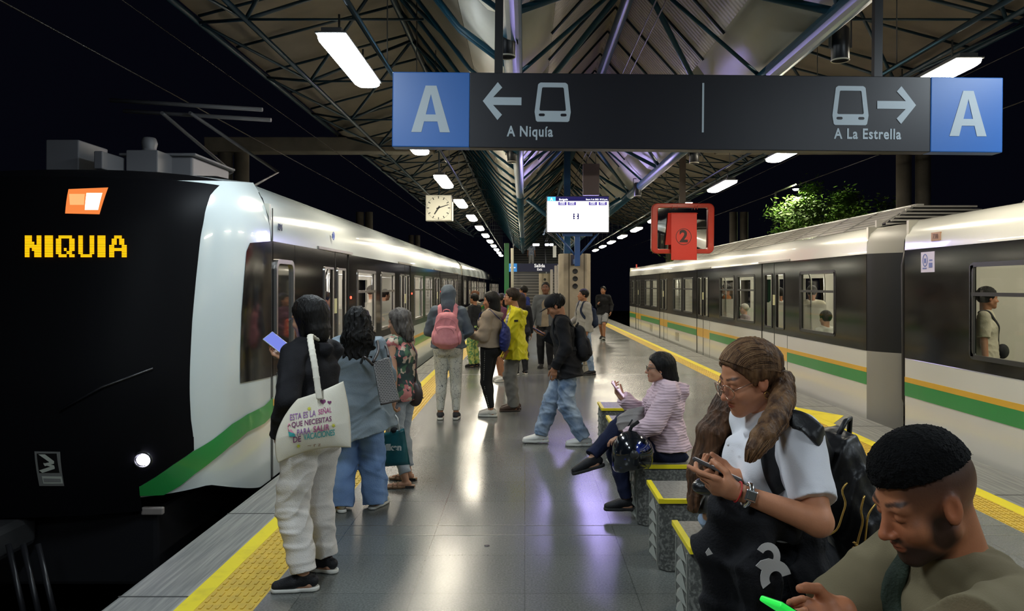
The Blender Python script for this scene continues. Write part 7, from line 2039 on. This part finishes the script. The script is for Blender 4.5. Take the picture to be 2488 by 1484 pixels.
for q in (-1, 1):
    e = f.el[q]; u_ = unit(e - f.sh[q]); w0_ = f.sh[q] + (e - f.sh[q]) * .78
    cuffs.append(C(w0_ - u_ * .03, w0_, .0625 * f.s * f.g, .0625 * f.s * f.g, .003, cut=3))
f.shirt = f.top(WS, o=.018, so=.018, sleeve=.39, hem=-.12, name='shirt', wr=(.0045, .09), cutneck=.055, extra=col + cuffs, h=.0042)
mb = MB()
for k in range(4): mb.lathe([(0, .003), (.005, .002), (.0055, 0)], f.chest + f.Fw * (.155 - .008 * abs(k - 1)) * f.s * 1.12 + f.U * (.06 - .055 * k), 10, Matrix.Rotation(math.radians(-90), 3, 'X').to_4x4())
mb.build('shirt_buttons', mat('button_white', (.7, .7, .72), .3), f.root)
f.pants(C_BLK2, hip=.020, knee=.02, hemr=.025, wr=(.004, .1), rise=.15); f.shoes(C_BSHOE, M_SOLE)
# hair: combed back over the ears to a ponytail
tie = V(*lp(X, Y, PH, HT, 1882, 905, 2.34)) * f.s
hb = [f.hC((-.066, .0, .030), (-.04, -.075, .025), .022, .026, .02), f.hC((.066, .0, .030), (.04, -.075, .025), .022, .026, .02), C(f.H(-.01, -.085, .025), tie, .045, .024, .02)]
f.cap_hair(H_LBR, .011, extra=hb, nape=-.075, wr=(.0022, .016), h=.0034, tilt=(.86, -.51), front=.020)
pt = [tie] + [V(*lp(X, Y, PH, HT, *p)) * f.s for p in ((1903, 925, 2.31), (1900, 975, 2.24), (1880, 1025, 2.17), (1854, 1062, 2.12), (1836, 1092, 2.10), (1822, 1120, 2.10))]
solid(PATH(pt, [.018, .027, .032, .033, .030, .021, .006], .015, f.HR[:, 1], 1.15), .0036, 'ponytail', H_LBR, f.root, wr=wrinkles(.0018, .02, 9, (1, 1, .15)))
mb = MB(); d_ = unit(V(*(pt[1] - pt[0]))); a_, b_2 = basis(d_)[:, 0], basis(d_)[:, 2]
mb.path([tie + d_ * .006 + (a_ * math.cos(a) + b_2 * math.sin(a)) * .026 for a in [6.2832 * k / 16 for k in range(16)]], .007, 8, True); mb.build('hair_tie', C_BLACK, f.root)
mb = MB(); mb.lathe([(0, .006), (.006, 0), (0, -.006)], tie + d_ * .006 - f.L * .03, 10); mb.build('hair_tie_bead', mat('bead_white', (.8, .78, .72), .3), f.root)
# loose strands, each a thin curve, drawn over the scalp and the tail
def strand_bundle(name, curves, m, r=.0009):
    cu = bpy.data.curves.new(name, 'CURVE'); cu.dimensions = '3D'; cu.bevel_depth = r; cu.bevel_resolution = 0
    for pts in curves:
        sp_ = cu.splines.new('POLY'); sp_.points.add(len(pts) - 1)
        for i, p in enumerate(pts): sp_.points[i].co = (*p, 1); sp_.points[i].radius = 1 if i < len(pts) - 1 else .3
    o = bpy.data.objects.new(name, cu); COL.objects.link(o); bpy.context.view_layer.update()
    me = bpy.data.meshes.new_from_object(o.evaluated_get(bpy.context.evaluated_depsgraph_get())); bpy.data.objects.remove(o)
    me.materials.clear(); me.materials.append(m); o = bpy.data.objects.new(name, me); COL.objects.link(o); o.parent = f.root; o['kind'] = 'stuff'; return o
rnd = np.random.RandomState(3)
cur = {0: [], 1: []}
for i in range(420):
    a = rnd.uniform(0, 6.283); rr = rnd.uniform(.97, 1.07); P = []
    for p, r in zip(pt, [.018, .028, .034, .035, .033, .025, .012]):
        d_ = f.HR[:, 1]; P.append(p + (f.HR[:, 0] * math.cos(a) + f.HR[:, 2] * .3 * math.sin(a) + d_ * math.sin(a)) * r * rr + rnd.normal(0, .0006, 3))
    cur[i % 2].append(catm(P, 18))
for i in range(520):
    # over the scalp from hairline to tie
    th = rnd.uniform(-1.45, 1.45); P = []
    fr = V(math.sin(th) * .072, .058 * math.cos(th) + .006, .040 + .050 * math.cos(th) ** 1.0)
    c0 = V(0, -.018, .032); rad = V(.0785, .0975, .0895) + .0125
    e = f.HR.T @ (tie - f.hc) / f.s
    for g in np.linspace(0, 1, 9):
        p = fr * (1 - g) + e * g + V(0, 0, .05) * math.sin(math.pi * g) * max(math.cos(th), 0.15)
        q = (p - c0) / rad; nq = np.linalg.norm(q); tgt = 1.0 + rnd.normal(0, .004)
        P.append(f.H(*(c0 + q / nq * rad * tgt)) if g < .93 else f.H(*e))
    cur[i % 2].append(catm(P, 14))
strand_bundle('hair_strands', cur[0], hairm('strand_light', (.24, .125, .058), (.34, .20, .10)), .0008)
strand_bundle('hair_strands', cur[1], hairm('strand_dark', (.05, .024, .012), (.12, .06, .028)), .0008)
glasses(f, mat('rose_gold_glasses', (.60, .38, .28), .25, 1.), r=.0255, th=.0017, y=.103, zoff=-.006)
mb = MB(); mb.path([f.H(-.083 - .002, -.004 + .009 * math.cos(a), -.046 + .011 * math.sin(a)) for a in [6.2832 * k / 14 for k in range(14)]], .0012, 6, True); mb.build('hoop_earring', M_GOLD, f.root)
# watch and bracelet on the left wrist
fd = unit(f.wr[-1] - f.el[-1]); wc = f.wr[-1] - fd * .022; a_, b_2 = basis(fd)[:, 0], basis(fd)[:, 2]
wr_ = .030
t = f.root
mb = MB(); mb.path([wc + (a_ * math.cos(a) * 1.12 + b_2 * math.sin(a)) * wr_ for a in [6.2832 * k / 24 for k in range(24)]], .0075, 8, True); w_ = mb.build('wristwatch', M_STEEL, t)
tow = unit(dirl(PH, (-.05, -1, .25))); tow = unit(tow - fd * (tow @ fd)); cw = wc + tow * (wr_ + .006); lt_ = np.cross(fd, tow)
R = Matrix(np.stack([lt_, fd, tow], 1).tolist())
mb = MB(); mb.obox(cw, R, .015, .0155, .004); mb.build('watch_case', M_STEEL, w_, bevel=.004, seg=3)
mb = MB(); mb.obox(cw + tow * .0042, R, .010, .0105, .0006); mb.build('watch_dial', mat('watch_dial', (.10, .10, .09), .2), w_, bevel=.002)
wc2 = f.wr[-1] + fd * .004
mb = MB(); mb.path([wc2 + (a_ * math.cos(a) * 1.15 + b_2 * math.sin(a)) * .0275 for a in [6.2832 * k / 24 for k in range(24)]], .0022, 6, True); mb.build('bracelet', mat('red_thread', (.45, .02, .02), .6), t)
phone(f, 1, 'grey phone held in both hands by the person in white shirt', mat('phone_grey_back', (.10, .09, .09), .3), emis('phone_screen_low', (.5, .5, .5), .3), size=(.072, .150, .010), axis=dirl(PH, (-.86, .30, .36)), normal=dirl(PH, (.38, .10, .9)), off=.085, down=.022)
# black hoodie with white letters carried over the arm
t = prop(f, 'carried_hoodie', 'black hoodie with white letters draped over the arm of the person in white shirt', 'garment')
g = [V(*lp(X, Y, PH, HT, *p)) * f.s for p in ((1760, 1235, 2.16), (1850, 1262, 2.12), (1965, 1300, 2.17), (1735, 1330, 2.18), (1830, 1400, 2.10), (1975, 1400, 2.17), (1745, 1520, 2.20), (1845, 1560, 2.14), (1985, 1560, 2.19))]
solid([C(g[0], g[1], .035, .045, .03), C(g[1], g[2], .045, .03, .03), C(g[0], g[3], .040, .048, .04), C(g[1], g[4], .045, .055, .04), C(g[2], g[5], .035, .045, .04), C(g[3], g[6], .048, .045, .04), C(g[4], g[7], .055, .05, .04), C(g[5], g[8], .045, .045, .04)], .005, 'cloth', C_BLACK, t, wr=wrinkles(.009, .10, 21, (1.6, 1.6, .3)))
def fl(pts, name):      # curved flat letters, laid over the cloth as thick printed shapes
    n = len(pts) // 2
    A1 = [V(*lp(X, Y, PH, HT, p[0], p[1], 2.030 + .004 * math.sin(p[1] * .05))) * f.s for p in pts]
    mb = MB(); mb.add(A1, [(i, i + 1, len(A1) - 2 - i, len(A1) - 1 - i) for i in range(n - 1)]); mb.build(name, mat('white_print_letter', (.58, .56, .54), .6), t, solid=.002)
def arc_letter(cx, cy, r0, r1, a0, a1, name, sq=1.15, n=14):
    o_ = [(cx + r1 * math.cos(math.radians(a0 + (a1 - a0) * k / n)), cy - r1 * sq * math.sin(math.radians(a0 + (a1 - a0) * k / n))) for k in range(n + 1)]
    i_ = [(cx + r0 * math.cos(math.radians(a0 + (a1 - a0) * k / n)), cy - r0 * sq * math.sin(math.radians(a0 + (a1 - a0) * k / n))) for k in range(n + 1)]
    fl(o_ + i_[::-1], name)
arc_letter(1866, 1352, 14, 30, -60, 150, 'printed_letter'); fl([(1887, 1362), (1872, 1382), (1850, 1384), (1836, 1374), (1848, 1362), (1868, 1356)], 'printed_letter')
arc_letter(1885, 1405, 16, 38, 15, 215, 'printed_letter')
fl([(1722, 1330), (1732, 1345), (1718, 1350), (1714, 1342)], 'printed_letter')
# black backpack with gold zips
t = prop(f, 'backpack', 'black backpack with gold zips on the person in white shirt', 'backpack')
BP = mat('black_nylon', (.010, .010, .012), .45, bump=(40, .3))
c = V(*lp(X, Y, PH, HT, 2052, 1190, 2.44)) * f.s
R3 = basis(V(0, 1, -.12))
up_ = unit(V(0, .28, 1.))
solid([C(c + up_ * .12 * 1 + V(0, .01, 0), c - up_ * .24 - V(0, .02, 0), .080, .112, .03, V(1, 0, 0), 1.5), C(c - up_ * .02 - V(0, .07, 0), c - up_ * .22 - V(0, .07, 0), .05, .068, .02, V(1, 0, 0), 1.8), E_(c + up_ * .13 + V(0, .02, 0), (.11, .055, .06))], .005, 'main_compartment', BP, t, wr=wrinkles(.006, .08, 31))
for Z_ in (((2058, 1172), (2046, 1192), (2054, 1222), (2046, 1252), (2034, 1285), (2012, 1300)), ((2100, 1203), (2092, 1238), (2096, 1268), (2086, 1308), (2076, 1345), (2064, 1362)), ((2128, 1222), (2110, 1250), (2104, 1290), (2100, 1330))):
    mb = MB(); mb.path(catm([V(*lp(X, Y, PH, HT, a, b, 2.262)) * f.s for a, b in Z_], 16), .0032, 6); mb.build('gold_zip', M_GOLD, t)
mb = MB()
for k in range(9): mb.lathe([(0, .004), (.006, 0), (0, -.004)], V(*lp(X, Y, PH, HT, 2076 + 5 * math.sin(k * 1.7), 1318 + 6 * k, 2.255)) * f.s, 8)
mb.build('zip_charm', M_GOLD, t)
mb = MB(); a = c + up_ * .20; mb.path([a + V(-.04, .0, -.02), a + V(-.04, -.03, .03), a + V(-.02, -.06, .035), a + V(-.0, -.07, -.02)], .008, 8); mb.build('grab_handle', BP, t)
P = [onto(f.shirt, f, *p) for p in ((1900, 1190, 2.16), (1880, 1150, 2.15), (1872, 1100, 2.15), (1884, 1052, 2.15), (1918, 1024, 2.17), (1955, 1030, 2.20), (1990, 1062, 2.26), (2014, 1112, 2.32), (2030, 1170, 2.37))]
ribbon(P, .056, .010, 'shoulder_strap', BP, t, n=60, nrm=dirl(PH, (.1, -1, .35)))

# 20 ---- bearded man in the foreground
X, Y, PH, HT = 1.045, 1.72, 100, 1.85
f = Fig(X, Y, PH, HT, 'bearded person with short black hair and olive t-shirt in the foreground corner', sex='m', girth=1.02, skin=(.43, .165, .078), pel=(0, 0, .495), lean=(.22, 0), head=(-4, 24, 0), headoff=(0, .060), neck=.135, h=.0040,
        ankles={-1: (-.14, .42, .08), 1: (.14, .42, .08)}, kpoles={-1: (0, .3, 1), 1: (0, .3, 1)}, wrists={1: lp(X, Y, PH, HT, 2048, 1484, 1.60), -1: lp(X, Y, PH, HT, 2060, 1620, 1.2)}, epoles={1: (.8, -.3, -.5), -1: (-.8, -.3, -.5)},
        hands={1: dict(d=dirl(PH, (-.9, -.25, -.08)), n=dirl(PH, (-.1, -.9, .5)), curl=42, thumb=(.6, .4))})
f.body(closed=(-1, 1), beard=.93, fade=.85, h=.0034)
OL = cloth('olive_tshirt', (.20, .165, .095), (.17, .14, .08), scale=5, bs=260, bstr=.15)
f.top(OL, o=.022, so=.030, sleeve=.42, hem=.10, name='t_shirt', wr=(.0045, .11), cutneck=.035, h=.0046, extra=[C(f.nb + f.L * .075 + f.U * .02, f.nb - f.Fw * .065 + f.U * .03, .010, .011, .008), C(f.nb - f.L * .075 + f.U * .02, f.nb - f.Fw * .065 + f.U * .03, .010, .011, .008)])
f.pants(C_BLK2, hip=.014, knee=.02, hemr=.02); f.shoes(C_BSHOE, M_BSOLE)
f.cap_hair(mat('short_black_hair', (.003, .003, .0035), .8, spec=.15, bump=(240, 1.)), .004, wr=(.0018, .008), h=.0032, post=[PL(f.H(0, 0, .060), f.HR @ V(0, .05, -1))], front=.050, tilt=(.86, -.51), extra=[f.hE((0, -.006, .088), (.067, .083, .054), k=.03)])
t = prop(f, 'sling_bag', 'dark green sling bag across the olive t-shirt of the bearded person', 'bag')
GS = cloth('dark_green_canvas', (.022, .032, .022), (.03, .045, .03), rough=.7)
P = [f.nb + f.L * .10 - f.Fw * .06 + f.U * .02, f.nb + f.L * .09 + f.Fw * .06 + f.U * .015, f.chest + f.L * .06 + f.Fw * .155 - f.U * .0, f.waist + f.L * -.02 + f.Fw * .165, f.waist - f.L * .12 + f.Fw * .12 - f.U * .10]
ribbon(P, .045, .006, 'strap', GS, t, on=f.last, off=.002, n=40)
solid([E_(f.chest + f.L * .10 + f.Fw * .19 - f.U * .14, (.13, .05, .09), np.stack([f.L, f.Fw, f.U], 1))], .005, 'bag_body', GS, t, wr=wrinkles(.004, .07, 3))
phone(f, 1, 'bright green phone at the bottom edge in the hand of the bearded person', mat('phone_green', (.02, .75, .06), .4, emit=(.02, .8, .08), power=.25), C_BLACK, size=(.075, .15, .012), axis=dirl(PH, (-.75, -.1, .50)), normal=dirl(PH, (.5, .3, .8)), off=.10, down=.03)
mb = MB(); fd = unit(f.wr[1] - f.el[1]); a_, b_2 = basis(fd)[:, 0], basis(fd)[:, 2]; mb.path([f.wr[1] - fd * .02 + (a_ * math.cos(a) + b_2 * math.sin(a)) * .031 for a in [6.2832 * k / 20 for k in range(20)]], .002, 6, True); mb.build('bracelet', M_GOLD, f.root)

# ------------------------------------------------------------------ passengers seen through the train windows
def rider(X, Y, PH, HT, label, top, hair, skin=SK_M, sex='m', z=0., seated=False, h=.012, wrists=None, head=(0, 5, 0), bag=None, sleeve=.4):
    kw = dict(pel=(0, 0, .56), ankles={-1: (-.12, .42, .08), 1: (.12, .42, .08)}, kpoles={-1: (0, .3, 1), 1: (0, .3, 1)}, wrists=wrists or {-1: (-.15, .30, .70), 1: (.15, .30, .70)}) if seated else dict(wrists=wrists)
    f = Fig(X, Y, PH, HT, label, z=z, sex=sex, skin=skin, h=h, head=head, group='passengers inside the trains', **kw)
    f.body(fine=h < .008); f.top(top, o=.02, so=.02, sleeve=sleeve, hem=.05 if seated else .1, name='shirt'); f.pants(C_BLK2, hip=.014, knee=.02, hemr=.02); f.shoes(C_BSHOE, M_BSOLE)
    f.cap_hair(hair, .014); return f
# seated man at the near window
CS = cloth('cream_shirt', (.50, .47, .36), (.44, .41, .31), scale=5)
f = rider(4.93, 8.36, -128, 1.64, 'person in cream shirt with black shoulder strap inside the nearest train car window', CS, H_BLACK, h=.0065, head=(32, 2, 0))
t = prop(f, 'shoulder_bag', 'black strap bag across the cream shirt of the passenger in the near window', 'bag')
P = [f.nb + f.L * .10 - f.Fw * .07, f.nb + f.L * .10 + f.Fw * .06 + f.U * .0, f.chest + f.L * .02 + f.Fw * .15, f.waist - f.L * .10 + f.Fw * .14]
ribbon(P, .045, .006, 'strap', C_BLACK, t, on=f.last, off=.002, n=30)
solid([E_(f.waist - f.L * .12 + f.Fw * .14 - f.U * .06, (.12, .06, .08))], .008, 'bag_body', C_BLK2, t)
rider(4.80, 18.6, 60, 1.70, 'passenger in orange brown shirt standing in the far train car', cloth('rust_shirt', (.30, .11, .03)), H_BLACK, head=(0, 5, 0))
rider(4.95, 17.6, 100, 1.60, 'passenger in pale cap and lilac top seated in the far train car', cloth('lilac_top', (.35, .27, .30)), cloth('pale_cap', (.5, .47, .4)), seated=True, sex='f', skin=SK_L)
rider(4.90, 15.05, 15, 1.62, 'passenger in white t-shirt behind the closed doors of the far train car', cloth('white_tee', (.55, .55, .5)), H_BLACK)
rider(5.05, 13.75, -30, 1.66, 'passenger in cream top turned away in the last window of the far train car', CS, H_BLACK, sleeve=1.)
rider(4.76, 13.0, 150, 1.60, 'passenger in blue grey hooded top seated low in the last window', cloth('slate_hood', (.10, .11, .15)), MATS['slate_hood'], seated=True, sleeve=1.)
rider(4.70, 12.2, 20, 1.62, 'passenger with black hair and white collar seated low in the last window', cloth('white_tee', (.55, .55, .5)), H_BLACK, seated=True, sex='f', skin=SK_L)
rider(-2.85, 14.6, -75, 1.66, 'passenger in cream hoodie inside the left train, nearer window', cloth('cream_hoodie', (.52, .46, .38)), H_DKBR, sleeve=1., skin=SK_L)
rider(-2.90, 16.2, -60, 1.58, 'passenger in peach top inside the left train, second window', cloth('peach_top', (.55, .38, .30)), H_DKBR, sleeve=1., sex='f', skin=SK_L)
rider(-2.95, 11.6, -85, 1.56, 'passenger in magenta top behind the first doors of the left train', cloth('magenta_top', (.50, .05, .16)), H_BLACK, sleeve=1., sex='f', skin=SK_L)
